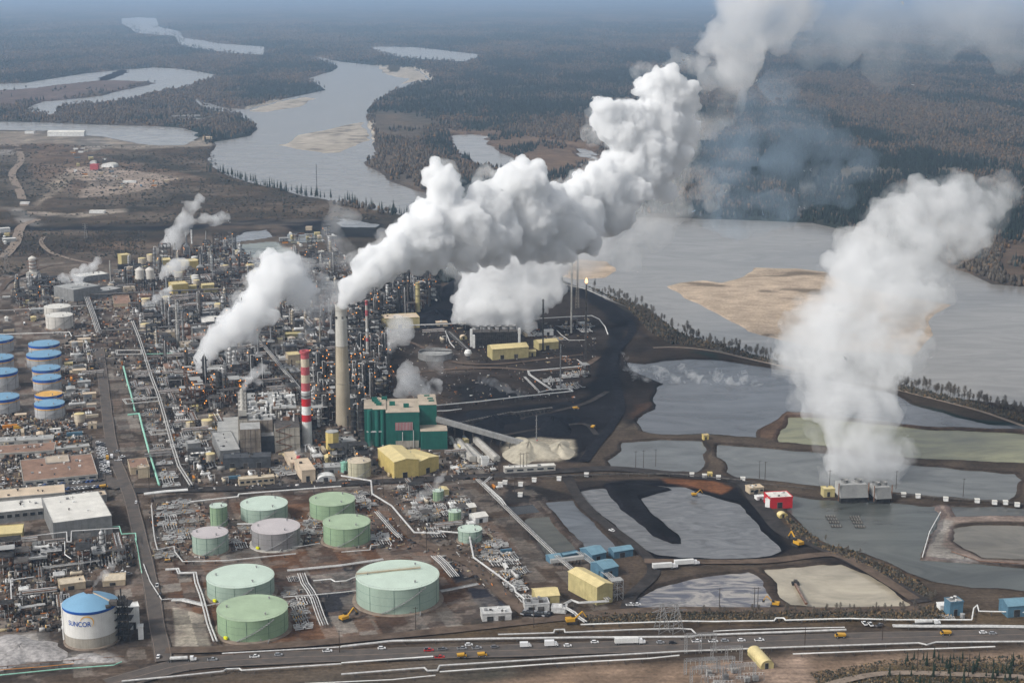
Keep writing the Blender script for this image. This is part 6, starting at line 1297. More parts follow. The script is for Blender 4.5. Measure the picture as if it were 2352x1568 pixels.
# far left light tower
p = gp(77,642); s = scale_at(p); t = thing('process_tower', 'stubby white capped tower at the far left of the plant', 'process tower', (p.x,p.y,.5)); h = topz(p, 590); r = 8.5/s
b = MB(); b.box(-r*1.5,-r*1.4,0,r*1.5,r*1.4,h*.32); b.build('base', M_concl, t); b = MB(); b.lathe([(r,h*.32),(r*.9,h*.85),(r*1.05,h*.87),(r*1.05,h*.93),(r*.5,h),(.3,h+1)],18); b.build('vessel', M_wtank, t, True); b = MB()
for q in (.5,.65,.8): b.lathe([(r,h*q),(r+2,h*q),(r+2,h*q+.6),(r,h*q+.6)],16,cap=False)
b.build('platform', M_rust, t)
p = gp(335,668)
for i, dx_ in enumerate((-12,11)):
    p = gp(335+dx_,668-i); s = scale_at(p); h = topz(p, 616); r = 10/s; t = thing('silo', ['left','right'][i]+' one of two whitish silos on dark frames at the far units', 'silo', (p.x,p.y,.5), 0, 'pair of whitish silos')
    b = MB(); b.lathe([(r*.3,h*.4),(r,h*.52),(r,h*.92),(r*.5,h),(.3,h+1.5)],20); b.build('shell', M_wtank, t, True); b = MB()
    for a in range(8): b.tube((r*math.cos(a*.785),r*math.sin(a*.785),0),(r*math.cos(a*.785),r*math.sin(a*.785),h*.55),.4,4)
    for z in (.15,.3,.45): b.lathe([(r,h*z),(r+1,h*z),(r+1,h*z+.6),(r,h*z+.6)],16,cap=False)
    b.build('frame', M_dark, t); OCC.append((p.x,p.y,r))
# conveyor from the green building to the pale sand pile
def conveyor(a, za, c, zc, w, m, label, name='conveyor'):
    A = gp(*a, za); B_ = gp(*c, zc); d = B_-A; L = d.length; t = thing(name, label, 'conveyor', (A.x,A.y,0)); b = MB(); n = 10; sd = Vector((-d.y,d.x,0)).normalized()*w/2; up = Vector((0,0,w*.8)); o_ = Vector((A.x,A.y,0))
    P = [A-sd-o_,A+sd-o_,A+sd+up-o_,A+up*1.25-o_,A-sd+up-o_]; Q = [v+d for v in P]; b.add(P+Q, [(0,1,2,3,4),(9,8,7,6,5)]+[(i,5+i,5+(i+1)%5,(i+1)%5) for i in range(5)]); b.build('gallery', m, t)
    b = MB()
    for k in range(1, n):
        q = A+d*(k/n)-o_
        if q.z > 1.5:
            for sg in (-1,1): b.tube(q+sd*sg*1.3-Vector((0,0,q.z)), q+sd*sg*.8, .3, 4)
            b.tube(q-sd-Vector((0,0,q.z*.5)), q+sd-Vector((0,0,q.z*.4)), .2, 4)
    if b.v: b.build('trestle', M_mid, t)
    b = MB()
    for k in range(28): q = A+d*((k+.5)/28)-o_; b.tube(q+sd*1.02+up, q+up*1.28, .12, 3); b.tube(q-sd*1.02+up, q+up*1.28, .12, 3)
    b.build('roof_rib', M_steel, t)
    return t
conveyor((1003,967),20,(1214,1026),1.5,5.0,M_gwall,'long grey sloping conveyor from the green building to the pale sand pile')
conveyor((1004,985),4,(1176,950),3,2.5,M_mid,'low conveyor with white trim running into the coal')
conveyor((1176,952),3,(1268,940),3,2.5,M_mid,'low conveyor with white trim at the coal pile end')
conveyor((1264,1292),2,(1340,1282),4,3.0,M_groof,'covered walkway linking the blue sheds')
p = gp(1222,1029); t = thing('stacker', 'red loader head at the foot of the sloping conveyor', 'machine', (p.x,p.y,1)); b = MB(); b.cbox((0,0,0),(5,3,3)); b.tube((0,0,3),(5,2,6),.4,6); b.tube((0,0,3),(-3,-2,5),.4,6); b.build('body', M_red, t)
for a_, c_, lab_ in (((1072,1030),(1108,1064),'long grey shed left of the middle one beside the green building'), ((1093,1015),(1142,1060),'long grey shed nearest the pale sand pile'), ((1034,1008),(1064,1052),'narrow long grey shed nearest the green building'), ((1052,1018),(1086,1060),'middle long grey shed beside the green building')): conveyor(a_, 1, c_, 1, 5.5 if 'narrow' not in lab_ else 3.2, M_concl, lab_, 'long_shed')
# piles
def heap(px, py, rx, ry, h, m, label, name='sand_pile', seed=1):
    p = gp(px, py); n = 30; rg = random.Random(seed); b = MB(); vs = []; rings = 7
    for k in range(rings):
        q = 1-k/(rings-1)
        for i in range(n):
            a = 2*math.pi*i/n; j = 1+.22*math.sin(a*3+seed)+.12*math.sin(a*5+seed*2)+.05*rg.uniform(-1,1); vs.append((rx*q*j*math.cos(a), ry*q*j*math.sin(a), -.5+h*(1-q**1.3)*(1+.12*rg.uniform(-1,1))))
    b.add(vs, [(k*n+i,k*n+(i+1)%n,(k+1)*n+(i+1)%n,(k+1)*n+i) for k in range(rings-1) for i in range(n)]); o = b.build(name, m, loc=(p.x,p.y,.4), smooth=True); tag(o, label, 'heap'); OCC.append((p.x,p.y,(rx+ry)/2)); return o
heap(1215,1035,24,36,9,M_sulph,'pale sand pile under the foot of the sloping conveyor','sand_pile',2)
heap(1285,1034,14,26,6,M_sulph,'pale sand pile beside the haul road','sand_pile',4)
heap(1062,660,26,60,16,M_coal,'black coal heap showing under the plume','coal_pile',3)
heap(1000,730,22,50,10,M_coal,'black coal heap beside the cream yellow building','coal_pile',5)
heap(1270,972,24,40,7,M_coal,'low black coal heap in the bend of the coal yard','coal_pile',6)
heap(1130,965,24,40,6,M_coal,'long low coal heap right of the green building','coal_pile',7)
heap(45,1497,26,24,5,M_tarp,'heap of grey sheeting at the lower left corner','sheeting_pile',8)
heap(205,1512,16,7,2.5,M_tarp,'low heap of grey sheeting in front of the blue domed tank','sheeting_pile',9)
heap(240,1315,12,14,1.2,M_dirt,'low earth mound behind the blue domed tank','earth_mound',9)
heap(560,1200,8,9,1.5,M_gravel,'pale earth mound beside the narrow green tank','earth_mound',12)

# ------------------------------------------------------------------ pipelines and racks
def pipeline(P, r, m, z, label, group=None, sup=14, name='pipeline', n_par=1, gap=1.2, cat='pipeline'):
    r *= .56; gap *= .7; W = [gp(x, y) for x, y in P]; o_ = W[0].copy(); t = thing(name, label, cat, (o_.x,o_.y,0.4), 0, group)
    for j in range(n_par):
        b = MB(); Q = []
        for i, w_ in enumerate(W):
            d = W[min(i+1,len(W)-1)]-W[max(i-1,0)]; d.normalize(); sd = Vector((-d.y,d.x,0))*((j-(n_par-1)/2)*(2*r+gap)); Q.append(w_-o_+sd+Vector((0,0,z+r)))
        b.path(Q, r, 8 if r > .7 else 6); b.build('pipe', m if j % 3 != 2 else M_steel, t, True)
    wd = n_par*(2*r+gap)/2+.3; ns = 0; tot = sum((c-a).length for a, c in zip(W[:-1], W[1:])); sup = max(sup, tot/90)
    for a, c in zip(W[:-1], W[1:]):
        L = (c-a).length; k = max(1, int(L/sup)); d = (c-a).normalized(); sd = Vector((-d.y,d.x,0))*wd
        for i in range(k):
            b = MB(); q = a.lerp(c, (i+.5)/k)-o_; b.tube(q-sd-Vector((0,0,.8)), q-sd+Vector((0,0,z)), .25, 4); b.tube(q+sd-Vector((0,0,.8)), q+sd+Vector((0,0,z)), .25, 4); b.tube(q-sd*1.1+Vector((0,0,z-.1)), q+sd*1.1+Vector((0,0,z-.1)), .25, 4); b.build('support', M_mid, t)
    for w0, w1 in zip(W[:-1], W[1:]): occ_line([w0, w1], max(3, wd))
    return t
PL = pipeline
PL([(784,1492),(900,1479),(1100,1474),(1330,1471),(1590,1469),(1604,1466),(1943,1453)],1.3,M_alu,1.2,'thick silver pipeline along the upper edge of the highway')
PL([(510,1506),(784,1491)],.8,M_alu,1,'thin white pipeline along the highway at the crossing')
PL([(1144,1464),(1272,1460),(1274,1453),(1296,1452),(1298,1459),(1474,1452),(1560,1450),(1588,1452),(1598,1462)],.9,M_alu,1.4,'silver pipeline with a square loop beside the highway')
PL([(1334,1441),(1568,1433),(1640,1434),(1778,1432),(1782,1426),(1800,1426),(1804,1431),(1950,1427),(2060,1430),(2232,1430)],.9,M_white,1.4,'white pipeline with a small loop below the tan pond')
PL([(1638,1455),(1700,1452),(1800,1449),(1940,1446)],.6,M_white,1.2,'thin white pipeline between the tan pond and the highway')
PL([(2050,1443),(2120,1444),(2260,1444),(2420,1446)],1.1,M_alu,1,'pair of silver pipes ending beside the dark equipment pad',n_par=2)
PL([(784,1528),(995,1513)],.9,M_white,1,'white pipeline between the highway lanes and the dirt strip')
PL([(784,1555),(975,1540),(982,1547),(1005,1546),(1010,1535),(1350,1514),(1568,1502),(1800,1493),(2110,1483),(2128,1487),(2150,1481),(2420,1479)],1.0,M_alu,1.2,'long silver pipeline along the lower edge of the highway')
PL([(1010,1550),(1260,1532),(1494,1519),(1560,1512)],.8,M_white,1.5,'white jointed pipeline below the long silver one',sup=10)
PL([(1821,1509),(2060,1500),(2285,1492)],.8,M_white,1.5,'white jointed pipeline above the young spruces',sup=10)
PL([(280,1571),(400,1560),(513,1548),(520,1543),(550,1542),(556,1546),(784,1531)],1.0,M_alu,1.2,'silver pipeline with a low loop at the lower left of the highway')
PL([(700,1575),(900,1566),(1000,1556)],.6,M_white,1,'thin white pipeline at the bottom edge')
PL([(-20,1557),(140,1541),(262,1532),(280,1524)],.7,M_teal,.8,'teal pipeline at the lower left corner',sup=20)
PL([(-20,1543),(100,1534),(170,1527)],.35,M_orange,.6,'thin orange pipe above the teal pipeline')
PL([(-20,1536),(130,1522),(285,1510)],.35,M_rust,.6,'thin rusty pipe in front of the sheeting heaps')
PL([(2232,1430),(2236,1405),(2244,1398),(2248,1412),(2420,1416)],.8,M_white,2,'white pipe loop standing beside the blue building at the edge')
PL([(784,1105+3),(853,1120),(855,1150),(900,1178),(930,1214),(952,1240),(1010,1242),(1012,1237),(1078,1243),(1081,1262),(1088,1298),(1145,1340),(1182,1368),(1184,1378),(1206,1395)],1.2,M_alu,5,'silver pipe gallery winding through the tank farm')
PL([(437,1163),(500,1156),(547,1151),(549,1145),(700,1133),(784,1127)],1.1,M_white,3,'white pipe gallery behind the tank farm')
PL([(332,1148),(380,1142),(432,1138)],1.3,M_white,4,'thick white pipe header beside the asphalt road',n_par=2)
PL([(1097,1112),(1130,1145),(1200,1215),(1270,1282),(1330,1335),(1398,1392)],.65,M_pgrey,4,'silver pipe rack running down past the basin ponds',n_par=3)
PL([(1128,1110),(1110,1125),(1150,1162),(1160,1176)],.8,M_alu,5,'short silver pipe branch at the head of the pond pipe rack',n_par=2)
PL([(1330,1280),(1420,1352)],.5,M_groof,4,'conveyor like pipe rack between the blue sheds and the tall yellow building',n_par=4)
PL([(1398,1392),(1330,1396),(1313,1390),(1290,1402),(1318,1418),(1330,1430),(1345,1440)],.8,M_alu,3,'silver pipe crossing down to the highway pipelines',n_par=2)
PL([(305,752),(320,790),(333,830),(348,880),(365,925),(382,985),(398,1045),(412,1090),(440,1135)],1.1,M_pgrey,7,'tall grey pipe bridge running down the middle of the pipe corridor',n_par=2)
PL([(330,1300),(345,1340),(372,1382),(395,1380)],.7,M_alu,1,'thin pipe along the road into the tank farm')
PL([(348,1165),(352,1215),(356,1245),(362,1268),(400,1260),(402,1272),(420,1295),(520,1293),(680,1277)],.8,M_alu,1.2,'silver pipe bordering the upper tanks')
PL([(380,1315),(408,1313),(412,1323),(448,1322),(452,1345),(462,1372),(470,1400),(480,1440),(495,1480)],1.0,M_alu,1.5,'thick silver pipe stepping down beside the pale slope',n_par=2)
PL([(395,1383),(420,1383),(470,1395)],.8,M_alu,1.2,'pipe bundle above the pale slope',n_par=3)
PL([(468,1398),(505,1391)],.8,M_alu,1.2,'short pipe to the darker green tank')
PL([(660,1316),(784,1304),(880,1290)],.9,M_alu,1.2,'pair of silver pipes behind the largest tank',n_par=2)
PL([(692,1323),(700,1345),(712,1362),(722,1380),(736,1420),(745,1442)],.7,M_alu,1.5,'pipe bundle running down between the tanks',n_par=4)
PL([(720,1340),(760,1336),(770,1342),(795,1340),(820,1330)],.8,M_white,1.4,'white stepped pipe across the dark lagoon liner')
PL([(650,1377),(720,1372),(784,1366),(818,1362)],.8,M_alu,1.2,'straight silver pipe between the big tanks')
PL([(1000,1282),(1020,1300),(1045,1330)],.6,M_alu,1.5,'bundle of silver pipes on the right of the largest tank',n_par=5)
PL([(1012,1362),(1045,1356),(1098,1345)],.6,M_alu,1,'silver pipe along the kerb right of the largest tank',n_par=3)
PL([(640,1273),(650,1262),(690,1260),(735,1252)],.6,M_alu,1.2,'thin pipe behind the grey tank')
PL([(784,1273),(850,1268),(852,1258),(872,1256)],.7,M_alu,1.2,'pipe below the green tank pair')
PL([(545,1208),(580,1208),(610,1218)],.6,M_alu,1.2,'pipe between the narrow tank and the grey tank',n_par=2)
for P, w_, lab in (([(268,818),(324,818),(326,827),(270,828),(268,818)],3,'rectangular grey expansion loop at the head of the pipe corridor'), ([(284,932),(368,927),(374,935),(292,943),(284,932)],3,'rectangular grey expansion loop in the middle of the pipe corridor'), ([(345,1006),(396,1002),(400,1010),(350,1015),(345,1006)],3,'rectangular grey expansion loop low in the pipe corridor')):
    PL(P, .8, M_pgrey, w_+3, lab, n_par=2, sup=9)
PL([(284,848),(292,880),(302,915),(310,950)],1.5,M_teal,2,'teal pipeline up the pipe corridor, upper length')
PL([(294,960),(320,957),(328,990),(340,1035),(355,1085),(366,1122)],1.6,M_teal,2,'teal pipeline up the pipe corridor, lower length')
PL([(335,827),(398,825)],.8,M_teal,6,'short pale teal pipe branching from the pipe bridge')
PL([(310,1240),(316,1262),(322,1300),(326,1322)],.5,M_teal,1.5,'thin teal pipe beside the asphalt road')
PL([(0,718),(200,706),(205,716),(240,712)],.7,M_alu,2,'silver pipe along the far left track')
PL([(0,773),(160,768),(165,778),(210,774)],.9,M_white,2,'white pipe behind the blue roofed tanks')
PL([(200,692),(215,735),(228,775)],.9,M_pgrey,5,'grey pipe rack left of the red trimmed building',n_par=4)
PL([(228,772),(290,769),(400,762),(520,752)],.7,M_mid,6,'dark pipe rack crossing the upper plant',n_par=5)
PL([(210,688),(330,682),(470,676),(560,672),(640,668)],.7,M_mid,6,'dark pipe rack crossing behind the red trimmed building',n_par=5)
PL([(590,790),(640,850),(700,925),(720,965)],.9,M_pgrey,7,'grey pipe bridge running down to the red and white chimney',n_par=3)
PL([(400,860),(520,850),(640,838),(770,828)],.7,M_pgrey,5,'grey pipe rack behind the orange lit frames',n_par=4)
PL([(1003,942),(1100,933),(1200,921),(1316,909)],1.1,M_white,4,'long white pipe skirting the coal yard',n_par=1)
PL([(1316,909),(1308,903),(1260,906),(1236,912)],.9,M_white,4,'white pipe loop at the coal yard junction')
PL([(1004,950),(1030,949),(1060,945)],.8,M_white,2,'short white pipe beside the green building')
PL([(1345,846),(1343,848),(1213,860),(1216,868),(1270,905)],.8,M_alu,3,'silver pipe turning down to the coal yard junction',n_par=2)
PL([(1205,873),(1236,905)],.6,M_alu,3,'parallel silver pipes left of the coal yard junction',n_par=2)
PL([(1325,833),(1344,846)],.7,M_alu,3,'short silver pipe beside the dark flare stack')
PL([(1190,748),(1230,739),(1300,735),(1359,732),(1376,740),(1390,758),(1396,775)],1.1,M_white,3,'thick white pipe curving round the coal yard end')
PL([(1279,764),(1290,775),(1307,787),(1345,786)],.8,M_alu,2,'silver pipe stepping behind the smaller yellow shed')
PL([(940,758),(1000,756),(1087,752)],1.0,M_pgrey,5,'grey pipe rack leading to the cooling tower',n_par=3)
PL([(1005,768),(1023,768),(1030,785),(1034,795),(1044,806)],1.2,M_alu,3,'thick silver pipe bending beside the settling tank')
PL([(1030,772),(1052,793),(1072,812)],.7,M_mid,5,'dark pipe rack down to the ball shaped tank',n_par=4)
PL([(1270,650),(1300,658),(1344,668),(1400,692)],.6,M_alu,2,'silver pipe along the river dyke behind the flare stacks')
PL([(1085,1102),(1180,1101),(1300,1098),(1420,1093),(1560,1094),(1640,1102),(1705,1108)],.7,M_mid,1.5,'dark pipe along the pond dyke with white boxes, left length',n_par=2)
PL([(2050,1141),(2110,1143),(2180,1150),(2270,1156),(2420,1168)],.7,M_mid,1.5,'dark pipe along the pond dyke with white boxes, right length',n_par=2)
PL([(1700,1108),(1760,1116),(1870,1127)],.5,M_mid,1.2,'dark pipe along the cooling pond edge')
PL([(2118,1284),(2135,1225),(2160,1180)],.6,M_white,1,'white pipe on the dyke beside the spray pond')
PL([(2185,1270),(2250,1292),(2340,1298)],.5,M_rust,.8,'rusty pipe on the shore of the clay coloured pond')
PL([(865,1180),(905,1226),(920,1240)],.6,M_alu,1.5,'pipe bundle beside the dirt road at the tank farm',n_par=3)
PL([(0,1265),(60,1258),(155,1247),(156,1270),(165,1270),(166,1245),(275,1238)],.8,M_alu,8,'silver pipe bridge with an upright loop above the left process units')
PL([(28,1400),(26,1350),(80,1342)],.8,M_alu,5,'silver pipe frame left of the blue domed tank')
PL([(0,1408),(45,1403),(48,1411),(105,1402)],.9,M_alu,4,'pair of silver pipes left of the blue domed tank',n_par=2)
PL([(80,1320),(160,1310),(230,1300)],.6,M_pgrey,4,'grey pipe rack above the cream buildings',n_par=3)
PL([(237,1225),(275,1222),(280,1240),(312,1238),(314,1255)],.8,M_teal,4,'green teal pipe loop beside the road at the left units')
PL([(150,1165+95),(150,1290),(165,1300)],.6,M_white,5,'white pipe bend in the left units')
ORD = ['middle of the first four left of the red building','second left of the cabins','third left of the cabins','nearest the beige cabins','left of the dyke junction by two','far left over the dirt road','beside the pond rack head','halfway to the dyke junction','nearest the grey cooling towers','second right of the grey cooling towers','third right of the cooling towers','at the head of the pink dyke','second from the pink dyke','third from the pink dyke','nearest the edge','left of the pond rack head','standing apart below the dyke pipe','beside the one below the rack head']
for i, (x, y) in enumerate(((1589,1094),(1618,1097),(1650,1100),(1706,1104),(1284,1103),(1227,1106),(1196,1116),(1347,1094),(2075,1140),(2108,1143),(2172,1150),(2244,1154),(2284,1158),(2309,1158),(2336,1163),(1149,1116),(1195,1140),(1160,1112))):
    p = gp(x, y+1); t = thing('valve_box', f'white box on the dyke pipe, {ORD[i]}', 'box', (p.x,p.y,.6), R(-6), 'white boxes on the dyke pipe'); b = MB(); b.cbox((0,0,0),(3.6,3,2.8)); bd_ = b.build('body', M_white, t); b = MB(); b.cbox((0,0,2.8),(4,3.4,.3)); b.build('lid', M_wroof, t)
# floats, jetty, dredge lines
for i, (x, y) in enumerate([(1908,1187),(1912,1193),(1916,1200),(1921,1209),(1963,1188),(1966,1194),(1970,1201),(1975,1210)]):
    p = gp(x, y, -1.2); t = thing('spray_float', 'brown spray float in the '+('left' if x < 1950 else 'right')+' row on the spray pond', 'float', (p.x,p.y,-1.2), R(2), 'spray floats '+('left row' if x < 1950 else 'right row')); b = MB(); b.cbox((0,-1,0),(8,.9,.8)); b.cbox((0,1,0),(8,.9,.8)); b.build('hull', M_mid, t); b = MB()
    for k in (-3,-1,1,3): b.cbox((k,0,.5),(.5,3.4,.3)); b.tube((k,0,.8),(k,0,1.8),.15,4)
    b.build('nozzle_bar', M_concl, t)
conveyor((1827,1343),0,(1852,1388),1,1.6,M_rust,'rusty jetty reaching into the tan pond','jetty')
p = gp(1827,1342,-1.2); t = thing('pontoon', 'dark pontoon at the end of the rusty jetty in the tan pond', 'float', (p.x,p.y,-1)); b = MB(); b.cbox((0,0,0),(5,4,1.6)); b.build('hull', M_dark, t); b = MB(); b.cbox((0,0,1.6),(2.5,2,1.8)); b.build('cabin', M_mid, t)
# poles
def upole(px, yb, h, label, group, arms=1):
    p = gp(px, yb); t = thing('utility_pole', label, 'utility pole', (p.x,p.y,.4), R(15), group); b = MB(); b.tube((0,0,-.5),(0,0,h),.28,6,r2=.18); b.build('pole', M_bark2, t); b = MB()
    for k in range(arms): b.tube((-1.8,0,h-.8-k*1.6),(1.8,0,h-.8-k*1.6),.13,4)
    b.build('crossarm', M_bark2, t)
M_bark2 = mat('creosote_wood', (0.06,0.045,0.035), .9)
for px, yb, h in ((170,1275-90,16),(163,1150,16),(245,1135,18),(343,1125,20)): upole(px, yb, h, 'dark utility pole beside the car park', 'poles beside the car park')
for px, yb in ((1460,1075),(1478,1073),(1506,1070),(1757,1100),(1744,1098),(1905,1120),(2058,1122),(2212,1140)): upole(px, yb, 15, 'dark utility pole at the edge of the ponds', 'poles along the ponds')
for px, yb in ((1652,1400),(1732,1398),(1740,1398),(2026,1452+20),(1848,1490),(2106,1545),(2224,1555),(955,1445),(1226,1440),(780,1500)): upole(px, yb, 15, 'dark utility pole near the highway', 'poles near the highway')
for px, yb in ((1195,1085),(1202,1085),(1210,1083),(1148,1098),(880,1135),(980,1270),(1182,1135)): upole(px, yb, 17, 'dark utility pole beside the plant road', 'poles beside the plant road')
for i in range(12): upole(225+i*9, 575-i*1.3+ (i%3)*6, 26, 'tall thin pole of the line crossing the dark slope', 'poles on the dark slope')
p = gp(16,628); 
def pylon(px, yb, h, label, w=5):
    p = gp(px, yb); t = thing('pylon', label, 'pylon', (p.x,p.y,.4), R(20)); b = MB(); n = 7
    for sx, sy in ((-1,-1),(1,-1),(1,1),(-1,1)): b.tube((sx*w/2,sy*w/2,0),(sx*.6,sy*.6,h),.2,4)
    for k in range(n):
        q0, q1 = k/n, (k+1)/n; a0 = w/2+(.6-w/2)*q0; a1 = w/2+(.6-w/2)*q1
        for (sx,sy),(tx,ty) in (((-1,-1),(1,-1)),((1,-1),(1,1)),((1,1),(-1,1)),((-1,1),(-1,-1))): b.tube((sx*a0,sy*a0,h*q0),(tx*a1,ty*a1,h*q1),.12,3)
    b.build('lattice', M_steel, t); b = MB()
    for z in (h*.72,h*.86,h*.98): b.tube((-w*.9,0,z),(w*.9,0,z),.18,4); b.tube((-w*.9,0,z),(0,0,z+1.6),.12,3); b.tube((w*.9,0,z),(0,0,z+1.6),.12,3)
    b.build('crossarm', M_steel, t)
pylon(16,628,34,'grey lattice pylon on the far left slope',9); pylon(197,548,24,'small grey pylon below the black road'); pylon(1520,1450,19,'grey lattice pylon beside the highway, left of the pair',8); pylon(1552,1450,19,'grey lattice pylon beside the highway, right of the pair',8)
# substation
for gi, (gx, gy) in enumerate(((1608,1548),(1650,1545),(1698,1562),(1622,1567),(1668,1520),(1608,1500))):
    p = gp(gx, gy); t = thing('substation_gantry', ['gantry at the left edge of the substation','gantry in the middle of the substation','gantry nearest the lower edge in the substation','low gantry at the substation corner','gantry nearest the yellow round roofed shed','tall gantry standing over the silver pipeline'][gi], 'gantry', (p.x,p.y,.4), GRID*.3); hh = 10 if gi < 5 else 13
    for x in (-9,0,9):
        b = MB()
        for sx in (-.7,.7):
            b.tube((x+sx,-.7,0),(x+sx,-.7,hh),.14,4); b.tube((x+sx,.7,0),(x+sx,.7,hh),.14,4)
        for k in range(6): b.tube((x-.7,-.7,hh*k/6),(x+.7,-.7,hh*(k+1)/6),.09,3)
        b.build('column', M_steel, t)
    b = MB()
    for z in (hh,hh-1.3): b.tube((-9,-.7,z),(9,-.7,z),.14,4); b.tube((-9,.7,z),(9,.7,z),.14,4)
    for k in range(12): b.tube((-9+k*1.5,-.7,hh-(k%2)*1.3),(-7.5+k*1.5,-.7,hh-((k+1)%2)*1.3),.09,3)
    b.build('beam', M_steel, t); b = MB()
    for x in (-6,-3,3,6): b.tube((x,0,hh-1.3),(x,0,hh-3.6),.22,6)
    b.build('insulator', M_concl, t)
rr = random.Random(3); ranks = ['first','second','third','fourth','fifth','sixth','seventh','eighth','ninth']; sp = sorted((rr.uniform(1590,1740), rr.uniform(1535,1600)) for _ in range(26))
for i in range(26):
    p = gp(*sp[i]); 
    if i % 3 == 0:
        t = thing('transformer', f'grey finned transformer in the substation, {ranks[i//3]} from its left side', 'transformer', (p.x,p.y,.6), GRID*.3, 'transformers in the substation'); b = MB(); b.cbox((0,0,0),(3.4,2.4,3)); b.build('body', M_groof, t); b = MB(); [b.cbox((-1.2+k*.5,-1.5,.3),(.2,.6,2.3)) for k in range(6)]; b.build('cooling_fin', M_steel, t); b = MB(); [b.tube((k,0,3),(k,0,4.6),.16,6) for k in (-1,0,1)]; b.build('bushing', M_rust, t)
    else:
        t = thing('busbar_frame', 'grey busbar frame in the substation', 'frame', (p.x,p.y,.6), GRID*.3, 'busbar frames in the substation'); b = MB(); [b.tube((k,0,0),(k,0,4),.14,4) for k in (-4,0,4)]; b.tube((-4,0,4),(4,0,4),.14,4); b.build('stand', M_steel, t); b = MB(); [b.tube((k,0,4),(k,0,5.4),.16,6) for k in (-3,-1,1,3)]; b.tube((-4,0,5.4),(4,0,5.4),.1,4); b.build('busbar', M_alu, t)
# ------------------------------------------------------------------ vehicles
M_tyre = mat('tyre_rubber', (0.02,0.02,0.02), .9)
def wheels(t, xs, w, r=.42):
    for x in xs:
        for sy in (-1, 1):
            b = MB(); b.tube((x, sy*w, r), (x, sy*(w-.28), r), r, 10); wh = b.build('wheel', M_tyre, t); b = MB(); b.tube((x, sy*(w+.02), r), (x, sy*(w-.05), r), r*.55, 8); b.build('rim', M_steel, wh)
def loft(b, secs, mi=0):
    n = len(secs[0]); o = [v for s_ in secs for v in s_]; f = [tuple(range(n-1,-1,-1)), tuple(range((len(secs)-1)*n, len(secs)*n))]
    for k in range(len(secs)-1):
        for i in range(n): f.append((k*n+i, k*n+(i+1)%n, (k+1)*n+(i+1)%n, (k+1)*n+i))
    b.add(o, f, mi)
def pickup(m, kind='pickup'):
    t = thing(kind+'_truck' if kind == 'pickup' else kind, 'x', 'vehicle'); L, W = (5.8, 2.0) if kind == 'pickup' else (4.7, 1.85)
    def rect(x, w, z0, z1): return [(x,-w,z0),(x,w,z0),(x,w,z1),(x,-w,z1)]
    b = MB(); loft(b, [rect(-L/2,W/2*.9,.45,.95),rect(-L/2+.2,W/2,.38,1.08),rect(L/2-1.3,W/2,.38,1.1),rect(L/2-.2,W/2*.95,.4,.98),rect(L/2,W/2*.85,.45,.8)]); b.build('body', m, t)
    x0, x1 = ((-.6, 1.5) if kind == 'pickup' else (-1.9, 1.0)); b = MB(); loft(b, [rect(x0,W/2*.92,1.06,1.1),rect(x0+.25,W/2*.82,1.06,1.72),rect(x1-.5,W/2*.8,1.06,1.74),rect(x1+.3,W/2*.92,1.06,1.1)]); cb = b.build('cab', M_glass, t)
    b = MB(); b.box(x0+.25,-W/2*.8,1.72,x1-.5,W/2*.8,1.8); b.build('cab_roof', m, cb)
    if kind == 'pickup': b = MB(); b.box(-L/2+.25,-W/2+.12,1.085,-.75,W/2-.12,1.12); b.build('load_bed', M_dark, t)
    wheels(t, (-L/2+1.1, L/2-1.05), W/2); b = MB(); b.box(L/2-.05,-W/2*.8,.62,L/2+.03,-W/2*.5,.8); b.build('headlight', M_wroof, t); b = MB(); b.box(L/2-.05,W/2*.5,.62,L/2+.03,W/2*.8,.8); b.build('headlight', M_wroof, t)
    return index_kids(t)
def semi(m, tm, tank_=False):
    t = thing('semi_truck' if not tank_ else 'tank_truck', 'x', 'vehicle'); b = MB(); b.box(4.2,-1.25,.8,6.2,1.25,3.1); b.box(6.2,-1.1,.8,7.9,1.1,1.9); b.build('cab', m, t); b = MB(); b.box(6.2,-1.1,1.95,6.26,1.1,2.8); b.build('windscreen', M_glass, t)
    b = MB()
    if tank_: b.drum((-2.5,0,2.3),10,1.15,0)
    else: b.box(-9.5,-1.3,1.1,3.9,1.3,4.0)
    b.build('trailer', tm, t); b = MB(); b.box(-9.3,-.5,.7,6,.5,1.05); b.build('chassis', M_dark, t); wheels(t, (-8.6,-7.3,3.2,4.5,7.0), 1.25, .52); return index_kids(t)
def van(m): 
    t = thing('box_van', 'x', 'vehicle'); b = MB(); b.box(-3.2,-1.1,.6,1.4,1.1,3.0); b.build('box', m, t); b = MB(); b.box(1.5,-1,.5,2.6,1,2.1); b.box(2.6,-.95,.5,3.3,.95,1.3); b.build('cab', m, t); b = MB(); b.box(2.6,-.9,1.35,2.66,.9,2.0); b.build('windscreen', M_glass, t); wheels(t, (-2,2.3), 1.05, .45); return index_kids(t)
def dozer(m):
    t = thing('dump_truck', 'x', 'machine'); b = MB(); b.add([(-4,-2,2),(2.2,-2,2.2),(2.2,2,2.2),(-4,2,2),(-4.6,-2.3,4),(2.8,-2.3,4.4),(2.8,2.3,4.4),(-4.6,2.3,4)], [(0,3,2,1),(4,5,6,7),(0,1,5,4),(1,2,6,5),(2,3,7,6),(3,0,4,7)]); b.build('dump_body', m, t)
    b = MB(); b.box(2.9,-1.8,1.4,4.9,1.8,3.0); b.build('engine_hood', m, t); b = MB(); b.box(2.9,.2,3.02,4.4,1.7,4.4); b.build('cab', M_glass, t); b = MB(); b.box(-3.6,-1.2,1.0,4.4,1.2,1.9); b.build('chassis', M_dark, t); wheels(t, (-2.6,3.3), 2.2, 1.2); return index_kids(t)
